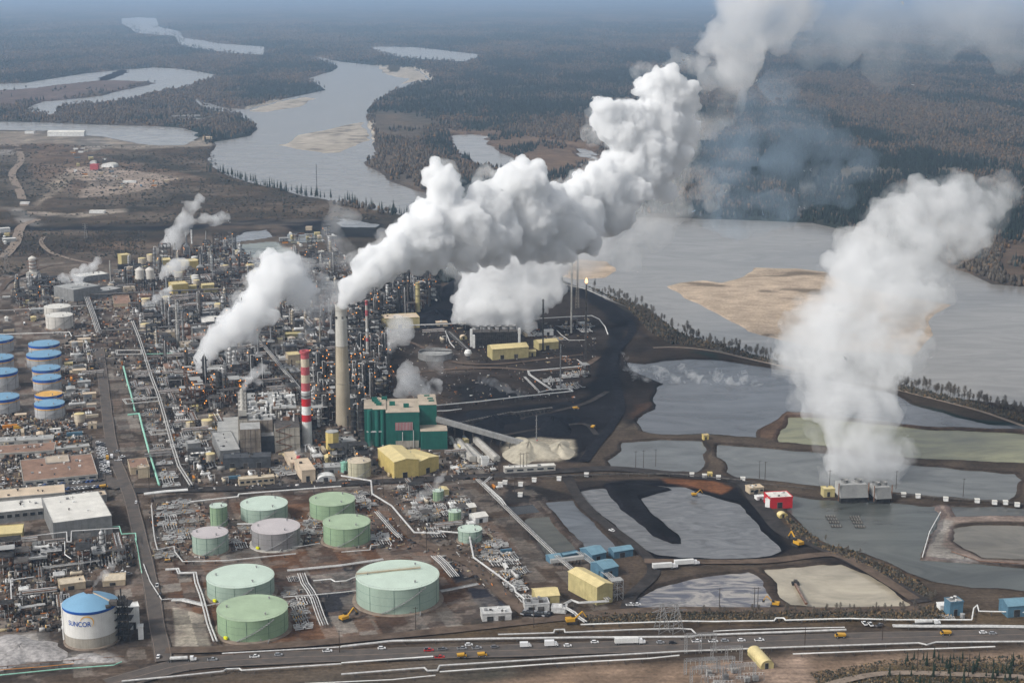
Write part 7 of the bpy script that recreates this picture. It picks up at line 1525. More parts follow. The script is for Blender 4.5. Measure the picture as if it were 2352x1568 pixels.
def digger(m):
    t = thing('excavator', 'x', 'machine'); b = MB(); [b.box(-2.2,s_*1.6-.4,0,2.2,s_*1.6+.4,.9) for s_ in (-1,1)]; b.build('track', M_dark, t); b = MB(); b.box(-2.4,-1.5,1.0,1.4,1.5,2.3); b.build('house', m, t); b = MB(); b.box(.2,.3,2.32,1.6,1.4,3.5); b.build('cab', M_glass, t)
    b = MB(); b.tube((1.4,-.3,1.9),(4.8,-.3,5.0),.35,4); b.tube((4.8,-.3,5.0),(6.6,-.3,2.2),.28,4); bo = b.build('boom', m, t); b = MB(); b.cbox((6.5,-.3,1.2),(1.3,1.2,1.1)); b.build('bucket', M_dark, bo); return index_kids(t)
M_car = {'white': mat('car_white', (0.75,0.75,0.75), .25, spec=.5, var=.02), 'silver': mat('car_silver', (0.42,0.43,0.45), .3, .4, var=.02), 'black': mat('car_black', (0.02,0.02,0.025), .3, var=.02), 'red': mat('car_red', (0.45,0.02,0.02), .3, var=.02), 'blue': mat('car_blue', (0.04,0.09,0.28), .3, var=.02), 'grey': mat('car_grey', (0.14,0.14,0.15), .3, var=.02), 'yellow': mat('car_yellow', (0.55,0.30,0.03), .4, var=.02)}
PU = {c: pickup(M_car[c]) for c in ('white','silver','grey','red','black')}; CA = {c: pickup(M_car[c], 'car') for c in ('white','silver','grey','blue','black')}
SEMI = semi(M_car['white'], M_white); TANKER = semi(M_car['white'], M_alu, True); VAN = van(M_car['white']); VANY = van(M_car['yellow']); DZ = dozer(M_car['yellow']); DG = digger(M_car['yellow'])
ZV = RZ+.06
def veh(proto, px, py, rz, label, group=None, z=None, sc=1.05):
    p = gp(px, py); return put(proto, (p.x,p.y,ZV if z is None else z), rz, label, group, 'vehicle', sc)
hw = lambda px: R(7) if px < 1200 else R(3.5)
hwcars = [(585,1512,'P','white','beside the start of the thin white pipeline'),(640,1508,'C','silver','just behind the first white pickup'),(752,1499,'P','white','alone left of the largest tank'),(877,1493,'C','white','above the long silver pipeline start'),(983,1495,'C','grey','just left of a similar grey pickup'),(1016,1495,'P','grey','between a grey car and the white cluster'),(1061,1493,'P','silver','at the left of the cluster of cars'),
          (1077,1485,'C','white','at the top of the cluster of cars'),(1095,1492,'P','silver','at the right of the cluster of cars'),(1136,1490,'C','grey','just right of the cluster of cars'),(1304,1487,'C','white','right of the white box van'),(1366,1479,'C','white','close behind the long white truck'),(1517,1480,'C','silver','just ahead of the long white truck'),(1545,1481,'C','black','small dark one ahead of the long white truck'),(1600,1477,'P','white','first of four in a line'),(1638,1477,'P','white','second of four in a line'),(1665,1476,'C','silver','third of four in a line'),(1703,1475,'C','white','last of four in a line'),(1744,1474,'P','white','alone right of the line of four'),(488,1519,'P','silver','beside the red and white tanker')]
for px, py, k, c, w_ in hwcars: veh((PU if k == 'P' else CA)[c], px, py, hw(px), f'{c} {"pickup" if k == "P" else "car"} on the highway {w_}', 'vehicles on the highway')
veh(PU['red'],985,1494.5+3,hw(985),'red pickup on the highway below the grey cars','vehicles on the highway'); veh(SEMI,1450,1481,R(3.5),'long white semi truck on the highway',sc=1.1); veh(VAN,1207,1488,R(4),'white box van on the highway nearest the middle','vehicles on the highway',sc=1.1); veh(VAN,1266,1486,R(4),'longer white box van on the highway behind the middle one','vehicles on the highway',sc=1.3); veh(TANKER,421,1521,R(7),'silver and white tanker at the highway crossing',sc=1.0)
veh(DZ,1060,1511,R(7),'yellow dump truck on the dirt strip, first of two','yellow machines by the highway',z=.6,sc=.62); veh(DZ,1107,1509,R(7),'yellow dump truck on the dirt strip, second of two','yellow machines by the highway',z=.6,sc=.62); veh(DZ,1930,1467,R(183),'yellow dump truck on the highway near the small loop pipeline','yellow machines by the highway',sc=.7); veh(DZ,2172,1461,R(183),'yellow dump truck on the highway near the edge','yellow machines by the highway',sc=.7)
veh(CA['white'],2258,1457,R(3),'white car on the highway near the edge, behind another','vehicles on the highway'); veh(CA['silver'],2280,1459,R(3),'silver car on the highway nearest the edge','vehicles on the highway'); veh(CA['white'],364,1512,R(95),'white car waiting at the junction'); veh(PU['white'],361,1348,R(98),'white pickup on the road beside the widest tanks'); veh(CA['black'],368,1370,R(98),'dark car on the road just below the white pickup'); veh(CA['white'],313,1157,R(100),'white car on the road beside the white pipe header'); veh(CA['red'] if 'red' in CA else PU['red'],1010,1512,R(7),'small red pickup beside the two dump trucks',z=.6)
veh(CA['white'],1405,1222,R(140),'white car on the track between the long basin and the coal pond',z=1); veh(SEMI,1530,1308,R(10),'white semi truck on the dirt road below the coal pond',z=1.1); veh(SEMI,1580,1300,R(10),'second white semi truck on the dirt road, ahead of the first',z=1.1); veh(PU['white'],1448,1392,R(10),'white pickup beside the crusty pond, left of two','pickups by the crusty pond',z=.8); veh(PU['white'],1462,1392,R(10),'white pickup beside the crusty pond, right of two','pickups by the crusty pond',z=.8)
veh(DG,1832,1255,R(120),'yellow excavator on the bank between the coal pond and the spray pond',z=1,sc=1.7); veh(DG,792,1425,R(40),'yellow excavator in the mud beside the largest tank',z=.6,sc=1.4); veh(DG,1780,1392,R(160),'yellow excavator between the crusty and the tan pond',z=.6,sc=1.2); veh(DG,1312,1432,R(10),'orange yellow excavator beside the pipe crossing',z=.8,sc=1.5); veh(DZ,1362,985,R(70),'yellow dump truck in the coal yard',z=.8,sc=.65); veh(DZ,1322,942,R(10),'yellow dump truck at the coal yard junction',z=.8,sc=.65); veh(DG,1595,1270-130,R(10),'yellow excavator at the top of the coal pond',z=.8,sc=1.0)
veh(TANKER,2150-20,1437,R(5),'silver tank truck on the dark pad beside the highway',z=1); veh(PU['white'],1985,1436,R(100),'white pickup on the dark pad beside the highway, left one','pickups on the dark pad',z=1); veh(PU['white'],1999,1438,R(100),'white pickup on the dark pad beside the highway, right one','pickups on the dark pad',z=1); veh(PU['grey'],2020,1440,R(30),'grey pickup on the dark pad beside the highway',z=1)
veh(VANY,247,1056,R(102),'yellow box van on the parking strip'); veh(VAN,257,1053,R(102),'white box van right of the yellow one'); veh(VAN,249,1070,R(102),'white box van below the yellow one'); veh(DZ,238,1124,R(20),'yellow loader at the end of the car park',z=ZV+.2,sc=.7)
rr = random.Random(21); cols_ = ['white','white','silver','grey','black','white','blue']
for row, (x0, x1, y0, y1) in enumerate(((95,232,1119,1107),(98,238,1131,1120),(120,236,1141,1134))):
    n = 15
    for i in range(n):
        if rr.random() < .12: continue
        x = x0+(x1-x0)*i/(n-1); y = y0+(y1-y0)*i/(n-1); c = rr.choice(cols_); pr = CA.get(c) if rr.random() < .5 else PU.get(c, CA.get(c)); veh(pr or CA['white'], x, y, R(55)+rr.uniform(-.06,.06), f'{c} {pr.name.split("_")[0] if pr else "car"} in the {["upper","middle","lower"][row]} row of the car park below the office', f'{c} vehicles in the {["upper","middle","lower"][row]} car park row')
for i in range(26):
    x, y = 226+(i%2)*9+i*.55, 1020+i*2.9; c = rr.choice(cols_); pr = rr.choice([CA.get(c), PU.get(c)]) or CA['white']; veh(pr, x, y, R(12)+rr.uniform(-.1,.1), f'{c} {pr.name.split("_")[0].split(".")[0]} parked on the strip between the brown roof and the road', f'{c} vehicles on the parking strip', z=ZV+.25)
for i in range(8): veh(PU['black'] if i % 3 else PU['silver'], 1205+i*8, 1411+i*.6, R(60), f'{["first","second","third","fourth","fifth","sixth","seventh","eighth"][i]} dark truck from the left before the silver equipment house', 'dark trucks in a row', z=.8, sc=1.35)
for i in range(9): x = rr.uniform(130,200); veh(CA[rr.choice(['white','black','grey'])], x, 983+rr.uniform(-6,6), R(20), 'small car parked behind the left yard pipes', 'cars behind the left yard', z=.8)
for (x, y, c) in ((160,990,'white'),(40,987,'yellow'),(62,984,'white'),(80,992,'silver'),(12,1060,'black'),(35,1078,'white'),(8,1114,'white'),(28,1140,'white'),(272,1060,'white'),(268,1040,'silver'),(280,1052,'white'),(268,1320,'silver'),(280,1318,'white'),(294,1322,'grey')):
    pr = {'yellow': VANY}.get(c) or PU.get(c); veh(pr, x, y, R(15), f'{c} vehicle standing loose on the left yards', f'{c} vehicles on the left yards', z=.9)
for p_ in list(PU.values())+list(CA.values())+[SEMI,TANKER,VAN,VANY,DZ,DG]+SPR+BAR:
    if p_.name not in used:
        for c_ in list(p_.children_recursive)+[p_]: bpy.data.objects.remove(c_)

# ------------------------------------------------------------------ process clutter: one prototype each, then copies
def MBB(c, d, nm, m, t): b = MB(); b.cbox(c, d); return b.build(nm, m, t)
def v_column(m, h, r, lamps=True, pm=None):
    t = thing('distillation_tower', 'x', 'process column'); b = MB(); b.lathe([(r*1.05,0),(r,h*.08),(r,h*.9),(r*.6,h*.97),(.2,h)], 14); b.build('vessel', m, t, True); b = MB()
    for q in (.25,.45,.65,.85): b.lathe([(r,h*q),(r+1.3,h*q),(r+1.3,h*q+.25),(r,h*q+.25)],10,cap=False); b.lathe([(r+1.25,h*q+1.2),(r+1.3,h*q+1.3),(r+1.25,h*q+1.35)],10,cap=False)
    pl = b.build('platform', pm or M_mid, t); b = MB(); b.tube((r+.5,.3,0),(r+.5,.3,h*.95),.18,4); b.build('ladder', M_mid, pl); b = MB(); b.path([(0,0,h),(0,0,h+1.5),(-r-1.2,0,h+1.5),(-r-1.2,0,2),(-r-6,0,2)],.4,6); b.build('overhead_pipe', M_alu, t, True)
    if lamps:
        for q in (.86,): b = MB(); b.ball((r+1.4,-.6,h*q+.9),.5); b.build('lamp', M_lamp, t)
    return index_kids(t)
def v_frame(m, w, d, h, lamps, seed, pm=None):
    rg = random.Random(seed); t = thing('equipment_tower', 'x', 'steel structure'); b = MB(); nx = max(2, int(w/5)); ny = max(2, int(d/5)); nz = max(2, int(h/5))
    X = [w*i/nx-w/2 for i in range(nx+1)]; Y = [d*i/ny-d/2 for i in range(ny+1)]; Z = [h*i/nz for i in range(nz+1)]
    for x in X:
        for y in Y: b.tube((x,y,0),(x,y,h),.24,4,caps=False)
    for z in Z[1:]:
        for y in Y: b.tube((X[0],y,z),(X[-1],y,z),.2,4,caps=False)
        for x in X: b.tube((x,Y[0],z),(x,Y[-1],z),.2,4,caps=False)
    for k in range(nz): b.tube((X[0],Y[0],Z[k]),(X[1],Y[0],Z[k+1]),.12,3); b.tube((X[-1],Y[0],Z[k]),(X[-2],Y[0],Z[k+1]),.12,3)
    b.build('frame', m, t)
    for z in Z[1:]:
        b = MB(); x0 = X[0] if rg.random() < .6 else X[1]; b.box(x0-.2,Y[0]-.2,z+.2,X[-1] if rg.random() < .7 else X[-2],Y[-1],z+.32); b.build('deck', rg.choice([M_mid,M_dark,M_groof]), t)
    for z in Z[:-1]:
        for q in range(2):
            b = MB(); L = rg.uniform(3, w*.6); r = rg.uniform(.7,1.5); b.drum((rg.uniform(-w/4,w/4), rg.uniform(-d/3,d/3), z+r+.5), L, r, rg.choice([0,1])); b.build('drum', rg.choice([M_alu,M_white,M_mid,M_rust,M_steel,M_cream]), t, True)
    b = MB()
    for k in range(7): x, y = rg.uniform(X[0],X[-1]), rg.uniform(Y[0],Y[-1]); z = rg.uniform(2,h); b.path([(x,y,0),(x,y,z),(x+rg.uniform(-5,5),y,z)],.28,5)
    b.build('pipe', pm or M_alu, t, True)
    for k in range(lamps): b = MB(); b.ball((rg.choice(X)+.2,rg.choice(Y)-.4,rg.choice(Z[1:])-.8),.55); b.build('lamp', M_lamp, t)
    return index_kids(t)
def v_cooler(m):
    t = thing('air_cooler', 'x', 'air cooler'); b = MB(); [b.tube((x,y,0),(x,y,6),.25,4) for x in (-7,0,7) for y in (-3.5,3.5)]; [b.tube((-7,y,3),(7,y,3),.15,4) for y in (-3.5,3.5)]; b.build('leg', M_mid, t); b = MB(); b.box(-7.6,-4.2,6,7.6,4.2,7.4); b.build('cooler_bank', m, t)
    for x in (-5,0,5): b = MB(); b.lathe([(2.1,7.4),(1.9,8.3)],14,c=(x,0),cap=False); f = b.build('fan_ring', M_steel, t, True); b = MB(); b.lathe([(1.85,7.7),(.2,7.75)],14,c=(x,0),cap=False); b.build('fan', M_dark, f)
    b = MB(); b.tube((-7.5,-4.6,6.7),(7.5,-4.6,6.7),.45,6); b.path([(-6,-4.8,6.7),(-6,-6,6.7),(-6,-6,0)],.3,5); b.build('header_pipe', M_alu, t, True); return index_kids(t)
def v_exch(m):
    t = thing('heat_exchanger', 'x', 'heat exchanger')
    for x in (-2.5,2.5): b = MB(); b.cbox((x,0,0),(.8,7.4,1.4)); b.build('saddle', M_conc, t)
    for y in (-2.6,0,2.6): b = MB(); b.drum((0,y,2.4),7.4,1.0,0); b.build('shell', m, t, True)
    b = MB(); b.path([(2.5,-2.6,3.4),(2.5,-2.6,4.6),(2.5,2.6,4.6)],.3,5); b.path([(-2.5,0,3.4),(-2.5,0,5.2),(-5,0,5.2),(-5,0,0)],.3,5); b.build('pipe', M_alu, t, True); return index_kids(t)
def v_drum(m, L=10, r=1.9):
    t = thing('horizontal_drum', 'x', 'drum'); b = MB(); b.drum((0,0,r+1.8),L,r,0); b.build('vessel', m, t, True); [MBB((x,0,0),(.9,r*1.6,2.4),'saddle',M_conc,t) for x in (-L*.32,L*.32)]; b = MB(); b.box(-L/3,-.8,2*r+1.9,L/3,.8,2*r+2.0); [b.tube((x,-.8,2*r+2),(x,-.8,2*r+3.1),.06,4) for x in (-3,-1,1,3)]; b.tube((-3,-.8,2*r+3.1),(3,-.8,2*r+3.1),.06,4); b.build('walkway', M_mid, t); b = MB(); b.path([(2,0,2*r+1.6),(2,0,2*r+3.2),(2,4,2*r+3.2),(2,4,.3)],.35,6); b.build('pipe', M_alu, t, True); return index_kids(t)
def v_manifold(m, seed):
    if m is M_white: m = M_pgrey
    rg = random.Random(seed); t = thing('pipe_manifold', 'x', 'pipe manifold')
    for k in range(6):
        y = -6+k*2.3; b = MB(); xa = rg.uniform(-10,-7); xb = rg.uniform(6,10); z = rg.uniform(.8,1.6); P = [(xa,y,z),(rg.uniform(-4,0),y,z)]; xm = P[-1][0]
        P += [(xm,y,z+1.6),(xm+2.2,y,z+1.6),(xm+2.2,y,z),(xb,y,z)]
        if rg.random() < .5: P += [(xb,y+rg.choice([-3,3]),z)]
        b.path(P,.42,6); b.build('pipe', m if rg.random() < .75 else M_steel, t, True)
    [MBB((x,0,0),(.4,14,.7),'sleeper',M_mid,t) for x in (-6,0,6)]; 
    for k in range(4): MBB((rg.uniform(-7,7),-6+k*2.3,1.6),(.8,.8,1.1),'valve', M_rust if seed % 2 else M_oring, t)
    return index_kids(t)
def v_small_tank(m, rm, r, h):
    t = thing('small_tank', 'x', 'tank'); b = MB(); b.lathe([(r,0),(r,h)],22,cap=False); b.build('shell', m, t, True); b = MB(); b.lathe([(r+.1,h),(r*.5,h+.6),(.2,h+.9)],22); b.build('roof', rm, t, True); b = MB(); b.tube((r+.3,0,0),(r+.3,0,h+1),.15,4); b.lathe([(r+.03,h*.5),(r+.15,h*.52),(r+.03,h*.54)],22,cap=False); b.build('ladder', M_steel, t); return index_kids(t)
def v_shed(m, rm, w, d, h, style=0):
    t = thing('shed', 'x', 'shed'); b = MB(); b.box(-w/2,-d/2,-.3,w/2,d/2,h); wl = b.build('wall', m, t); b = MB()
    b.add([(-w/2-.3,-d/2-.3,h),(w/2+.3,-d/2-.3,h),(w/2+.3,d/2+.3,h),(-w/2-.3,d/2+.3,h),(-w/2-.3,0,h+.9),(w/2+.3,0,h+.9)], [(0,1,5,4),(2,3,4,5),(0,4,3),(1,2,5),(0,3,2,1)]); b.build('roof', rm, t)
    b = MB(); b.box(-1,-d/2-.08,-.2,1,-d/2-.005,min(2.6,h*.8)); b.build('door', M_dark, t); b = MB(); b.box(w*.2,-d/2-.08,h*.4,w*.4,-d/2-.005,h*.7); b.build('window', M_glass, t); return index_kids(t)
def v_block(w, d, h, m, rm, seed):
    rg = random.Random(seed); t = thing('plant_building', 'x', 'building'); b = MB(); b.box(-w/2,-d/2,-.3,w/2,d/2,h); wl = b.build('wall', m, t); b = MB(); b.box(-w/2-.2,-d/2-.2,h,w/2+.2,d/2+.2,h+.4); b.build('roof', rm, t)
    for k in range(5): b = MB(); x, y = rg.uniform(-w*.4,w*.4), rg.uniform(-d*.35,d*.35); (b.cbox((x,y,h+.4),(rg.uniform(1,3.5),rg.uniform(1,2.5),rg.uniform(.8,2.4))) if k % 2 else b.tube((x,y,h+.3),(x,y,h+rg.uniform(1.5,4)),.4,8)); b.build('roof_unit', rg.choice([M_steel,M_white,M_mid,M_alu]), t)
    b = MB(); b.path([(-w/2-1,-d/2-1.2,0),(-w/2-1,-d/2-1.2,h*.7),(w/2+1,-d/2-1.2,h*.7),(w/2+1,-d/2-1.2,0)],.35,6); b.build('pipe', M_pgrey, t, True); b = MB(); b.box(-1.6,-d/2-.1,-.2,1.6,-d/2-.006,3.4); b.build('door', M_dark, t)
    for x in (-w*.3,w*.3): b = MB(); b.box(x-1.4,-d/2-.1,h*.45,x+1.4,-d/2-.006,h*.7); b.build('window', M_glass, t)
    return index_kids(t)
def v_heater(m):
    t = thing('furnace', 'x', 'furnace'); b = MB(); b.box(-5,-3.5,2,5,3.5,13); b.build('casing', m, t); b = MB(); b.add([(-5,-3.5,13),(5,-3.5,13),(5,3.5,13),(-5,3.5,13),(-1.2,-1.2,17),(1.2,-1.2,17),(1.2,1.2,17),(-1.2,1.2,17)],[(0,1,5,4),(1,2,6,5),(2,3,7,6),(3,0,4,7),(4,5,6,7)]); b.build('hood', M_steel, t); b = MB(); b.lathe([(1.2,17),(1.1,32)],12); b.build('stack', M_steel, t, True); b = MB(); [b.box(-5.4,-3.9,z,5.4,3.9,z+.2) for z in (5,9)]; [b.tube((x,y,0),(x,y,2),.3,4) for x in (-4.5,4.5) for y in (-3,3)]; b.build('platform', M_mid, t)
    for x in (-5.3,5.3): b = MB(); b.ball((x,-3.9,10),.5); b.build('lamp', M_lamp, t)
    return index_kids(t)
def v_rack(n, m, h=6, L=24):
    t = thing('pipe_rack', 'x', 'pipe rack'); w = n*1.1
    for k in range(4):
        x = -L/2+L*k/3; b = MB()
        for y in (-w/2,w/2): b.tube((x,y,0),(x,y,h+2),.22,4)
        for z in (h,h+2): b.tube((x,-w/2,z),(x,w/2,z),.2,4)
        b.build('bent', M_mid, t)
    for z in (h,h+2):
        for k in range(n-1): b = MB(); y = -w/2+.9+k*1.1; b.tube((-L/2-.5,y,z+.5),(L/2+.5,y,z+.5),.34 if k % 2 else .26,6); b.build('pipe', (m, M_steel, M_mid, m, M_rust)[(k+int(z)) % 5], t, True)
    return index_kids(t)
def v_crates(seed):
    rg = random.Random(seed); t = thing('storage_container', 'x', 'container'); m = [M_white,M_cream,M_rust,M_blue,M_groof,M_orange,M_beige][seed % 7]; b = MB(); b.box(-6,-1.25,0,6,1.25,2.6); bd_ = b.build('body', m, t); b = MB(); [b.box(-5.8+k*.6,-1.32,.2,-5.5+k*.6,-1.256,2.4) for k in range(19)]; b.build('rib', m, bd_); b = MB(); b.box(6.005,-1.1,.1,6.08,1.1,2.5); b.build('door', M_mid, t); return index_kids(t)
def v_stack(h, r, m):
    t = thing('vent_stack', 'x', 'vent stack'); b = MB(); b.lathe([(r*1.6,0),(r*1.1,3),(r,h)],10); b.build('shaft', m, t, True); b = MB(); [b.tube((0,0,h*.75),(4*math.cos(a),4*math.sin(a),0),.06,3) for a in (0,2.1,4.2)]; b.lathe([(r,h*.9),(r+.8,h*.9),(r+.8,h*.9+.2)],8,cap=False); b.build('stay', M_mid, t); return index_kids(t)
def v_pump(m):
    t = thing('pump_skid', 'x', 'pump skid'); b = MB(); b.box(-3,-1.6,0,3,1.6,.5); b.build('skid', M_mid, t); b = MB(); b.drum((-1,0,1.4),2.2,.7,0); b.drum((1.6,0,1.4),1.4,.55,0); b.build('motor', m, t, True); b = MB(); b.path([(1.6,0,1.9),(1.6,0,3),(1.6,3,3),(1.6,3,.2)],.25,5); b.build('pipe', M_alu, t, True); return index_kids(t)
V = {
 'col': [v_column(M_steel,26,1.7,False), v_column(M_alu,20,2.0,False), v_column(M_mid,32,1.9), v_column(M_cream,18,1.8,False)],
 'dcol': [v_column(M_dark,34,2.1,True,M_dark), v_column(M_dark,26,2.4,True,M_mid), v_column(M_mid,30,1.6,True,M_dark)],
 'frame': [v_frame(M_mid,16,10,14,0,1), v_frame(M_steel,12,10,10,0,2), v_frame(M_dark,15,11,17,1,3), v_frame(M_rust,12,9,11,0,4)], 'block': [v_block(18,12,9,M_beige,M_troof,1), v_block(22,11,7,M_gwall,M_groof,2), v_block(14,12,12,M_mid,M_dgrey,3), v_block(20,9,6,M_concl,M_broof,4), v_block(16,13,8,M_rust,M_broof,5)],
 'dframe': [v_frame(M_dark,16,12,24,2,5,M_mid), v_frame(M_dark,12,10,30,2,6,M_mid)],
 'lframe': [v_frame(M_dark,14,10,16,6,7,M_rust), v_frame(M_mid,12,8,12,5,8,M_alu), v_frame(M_rust,10,8,20,6,9,M_mid)],
 'cool': [v_cooler(M_steel), v_cooler(M_groof)], 'exch': [v_exch(M_alu), v_exch(M_white), v_exch(M_mid)], 'drum': [v_drum(M_white), v_drum(M_alu,13,1.6), v_drum(M_cream,8,1.6), v_drum(M_steel,9,2.2)],
 'man': [v_manifold(M_alu,1), v_manifold(M_white,2), v_manifold(M_alu,3), v_manifold(M_white,4)], 'stank': [v_small_tank(M_white,M_wroof,4.5,7), v_small_tank(M_cream,M_yroof,5.5,9), v_small_tank(M_steel,M_groof,3.5,6)],
 'shed': [v_shed(M_beige,M_peach,12,7,4), v_shed(M_gwall,M_groof,14,9,5), v_shed(M_yel2,M_yroof,10,7,5), v_shed(M_white,M_wroof,12,4,3.2), v_shed(M_gwall,M_dgrey,10,8,6), v_shed(M_concl,M_troof,9,7,4)],
 'heat': [v_heater(M_steel), v_heater(M_mid)], 'rack': [v_rack(6,M_pgrey), v_rack(5,M_steel,5), v_rack(7,M_alu,7)], 'box': [v_crates(i) for i in range(7)], 'vent': [v_stack(20,.5,M_steel), v_stack(28,.7,M_concl), v_stack(16,.45,M_dark)], 'pump': [v_pump(M_alu), v_pump(M_oring), v_pump(M_rust), v_pump(M_white)]}
DESC = {'process_column': ['galvanised process column with ring platforms','shiny clad process column','dark brown process column, very tall','cream process column'], }
LOOK = {'block': ['beige block building','grey block building','dark brown block building','pale low block building','rusty block building'], 'col': ['galvanised column with ring platforms','shiny clad column with ring platforms','tall brownish column','cream coloured column'], 'dcol': ['tall black column with orange lamps','stout black column with orange lamps','slim brown black column with orange lamps'],
 'frame': ['brown steel frame full of drums','light steel frame with drums','black steel frame with drums','rusty steel frame with drums'], 'dframe': ['broad black steel tower frame with orange lamps','narrow black steel tower frame with orange lamps'], 'lframe': ['black steel frame dotted with orange lamps','low steel frame dotted with orange lamps','rusty tower frame dotted with orange lamps'],
 'cool': ['silver three fan air cooler','grey three fan air cooler'], 'exch': ['three shiny heat exchanger shells','three white heat exchanger shells','three brown heat exchanger shells'], 'drum': ['white horizontal drum','long shiny horizontal drum','short cream horizontal drum','thick grey horizontal drum'],
 'man': ['shiny low pipe manifold with brown valves','white low pipe manifold with amber valves','shiny low pipe manifold with looped pipes','white low pipe manifold with looped pipes'], 'stank': ['small white tank','small cream tank with yellow roof','small grey tank'], 'shed': ['beige shed','grey shed','yellow shed','long white cabin','dark roofed grey shed','tan roofed shed'],
 'heat': ['silver furnace with a stack','brown furnace with a stack'], 'rack': ['six pipe rack','narrow grey pipe rack','high white pipe rack'], 'box': ['white container','cream container','rusty container','blue container','grey container','orange container','beige container'], 'vent': ['thin guyed vent stack','tall pale guyed vent stack','short black guyed vent stack'], 'pump': ['small silver pump skid','small amber pump skid','small rusty pump skid','small white pump skid']}
LM = [((789,960),'the tall concrete chimney'),((700,1010),'the red and white chimney'),((590,990),'the power house'),((920,1000),'the green building'),((940,1090),'the yellow gabled hall'),((825,1080),'the cream ribbed tank'),((110,940),'the front blue roofed tanks'),((100,830),'the rear blue roofed tanks'),((135,735),'the off-white tanks'),((220,670),'the grey warehouse'),
      ((77,630),'the stubby white capped tower'),((335,655),'the two whitish silos'),((415,665),'the yellow building of the far units'),((445,612),'the big far yellow building'),((290,600),'the upright yellow block'),((500,745),'the white roofed hall'),((457,870),'the source of the leaning plume'),((480,920),'the orange lit frames'),((640,780),'the mustard roofed shed'),
      ((190,1220),'the grey walled hall'),((140,1090),'the brown roofed office'),((212,1420),'the blue domed tank'),((60,1330),'the silver pipe frame at the left edge'),((300,830),'the head of the pipe corridor'),((330,935),'the middle expansion loop'),((385,1010),'the low expansion loop'),((380,1150),'the white pipe header'),((503,1190),'the narrow green tank'),((635,1230),'the grey tank'),
      ((795,1220),'the green tank pair'),((915,1350),'the largest tank'),((580,1430),'the darker green tank'),((700,1360),'the dark lagoon liner'),((1005,1140),'the small steam hidden tank'),((1078,1230),'the small tank by the basins'),((1160,1340),'the winding pipe gallery'),((1250,1380),'the low yellow gabled shed'),((1110,1060),'the pale sand pile road'),((1180,790),'the cooling tower'),
      ((1310,740),'the flare stacks'),((1290,900),'the coal yard junction'),((1000,820),'the round settling tank'),((900,740),'the cream yellow flat building'),((955,690),'the tall yellow vessel'),((845,800),'the slim pale stack'),((880,880),'the black units behind the green building'),((560,800),'the foot of the leaning plume'),((680,690),'the grey drifting steam'),((2190,1400),'the pump station'),((230,760),'the red trimmed building'),((600,600),'the settling ponds'),((30,1010),'the narrow grey roofed shop')]
LMW = [(gp(*p_), n) for p_, n in LM]
def near(x, y):
    b_ = min(LMW, key=lambda q: (q[0].x-x)**2+(q[0].y-y)**2); dx_, dy_ = x-b_[0].x, y-b_[0].y
    side = 'beside' if math.hypot(dx_, dy_) < 14 else (('right of' if dx_ > 0 else 'left of') if abs(dx_) > abs(dy_) else ('behind' if dy_ > 0 else 'in front of'))
    return f'{side} {b_[1]}'
cnt = {}
def place(kind, x, y, rz=None, sc=1.0, z=.5):
    i = random.randrange(len(V[kind])); pr = V[kind][i]; rz = GRID+random.choice([0,math.pi/2,math.pi,-math.pi/2]) if rz is None else rz
    lab = f'{LOOK[kind][i]} {near(x, y)}'
    if len(lab.split()) > 16: lab = f'{LOOK[kind][i].split(" with ")[0]} {near(x, y)}'
    cnt[kind] = cnt.get(kind, 0)+1
    return put(pr, (x,y,z), rz, lab, lab, None, sc)
def inpoly(P, x, y):
    c = False; n = len(P); j = n-1
    for i in range(n):
        if (P[i][1] > y) != (P[j][1] > y) and x < (P[j][0]-P[i][0])*(y-P[i][1])/(P[j][1]-P[i][1])+P[i][0]: c = not c
        j = i
    return c
def fill(P, cell, weights, seed, keep=.9, sc=(.8,1.15), jit=.22, aligned=False):
    rg = random.Random(seed); random.seed(seed*13+1); W = [gp(*q) for q in P]; Q = [(w_.dot(UX), w_.dot(UY)) for w_ in W]; us = [q[0] for q in Q]; vs = [q[1] for q in Q]; ks = list(weights); ws = [weights[k] for k in ks]; u = min(us)+cell/2
    while u < max(us):
        v = min(vs)+cell/2
        while v < max(vs):
            if inpoly(Q, u, v) and rg.random() < keep:
                p_ = UX*(u+rg.uniform(-jit,jit)*cell)+UY*(v+rg.uniform(-jit,jit)*cell); k = rg.choices(ks, ws)[0]
                if not occupied(p_.x, p_.y, cell*.30): place(k, p_.x, p_.y, None if not aligned else GRID+(0 if rg.random() < .75 else math.pi/2), rg.uniform(*sc))
            v += cell
        u += cell
DENSE = dict(block=2.2,frame=5,col=3,exch=3,drum=3,cool=2,stank=1,shed=1.5,heat=.6,rack=4,vent=1,pump=2,man=2)
fill([(40,660),(60,640),(150,660),(165,690),(160,700),(30,706)],16.3,dict(frame=5,col=3,exch=2,drum=2,shed=1,rack=3),1)
fill([(255,640),(310,605),(520,560),(560,600),(620,640),(640,660),(250,676)],18.1,dict(block=1.6,frame=5,col=2,exch=2,drum=2,stank=2,shed=2,rack=3,heat=.5,dframe=.6,vent=1),2)
fill([(300,690),(640,676),(760,690),(765,760),(540,775),(320,765),(305,720)],14.6,DENSE,3,.95)
fill([(660,600),(770,560),(780,690),(650,665)],18.9,dict(frame=5,col=3,drum=2,rack=2,dframe=1,shed=1),4)
fill([(320,775),(540,780),(600,800),(640,860),(380,890),(340,860)],13.8,dict(block=2.5,frame=5,col=3,exch=3,drum=2,cool=3,rack=4,heat=1,vent=1,pump=2),5,.95)
fill([(560,775),(765,765),(770,870),(730,880),(650,860),(600,800)],13.8,DENSE,6,.95)
fill([(430,875),(560,875),(620,890),(520,930),(430,965)],12.0,dict(lframe=7,frame=2,dcol=1,rack=2),7,.97)
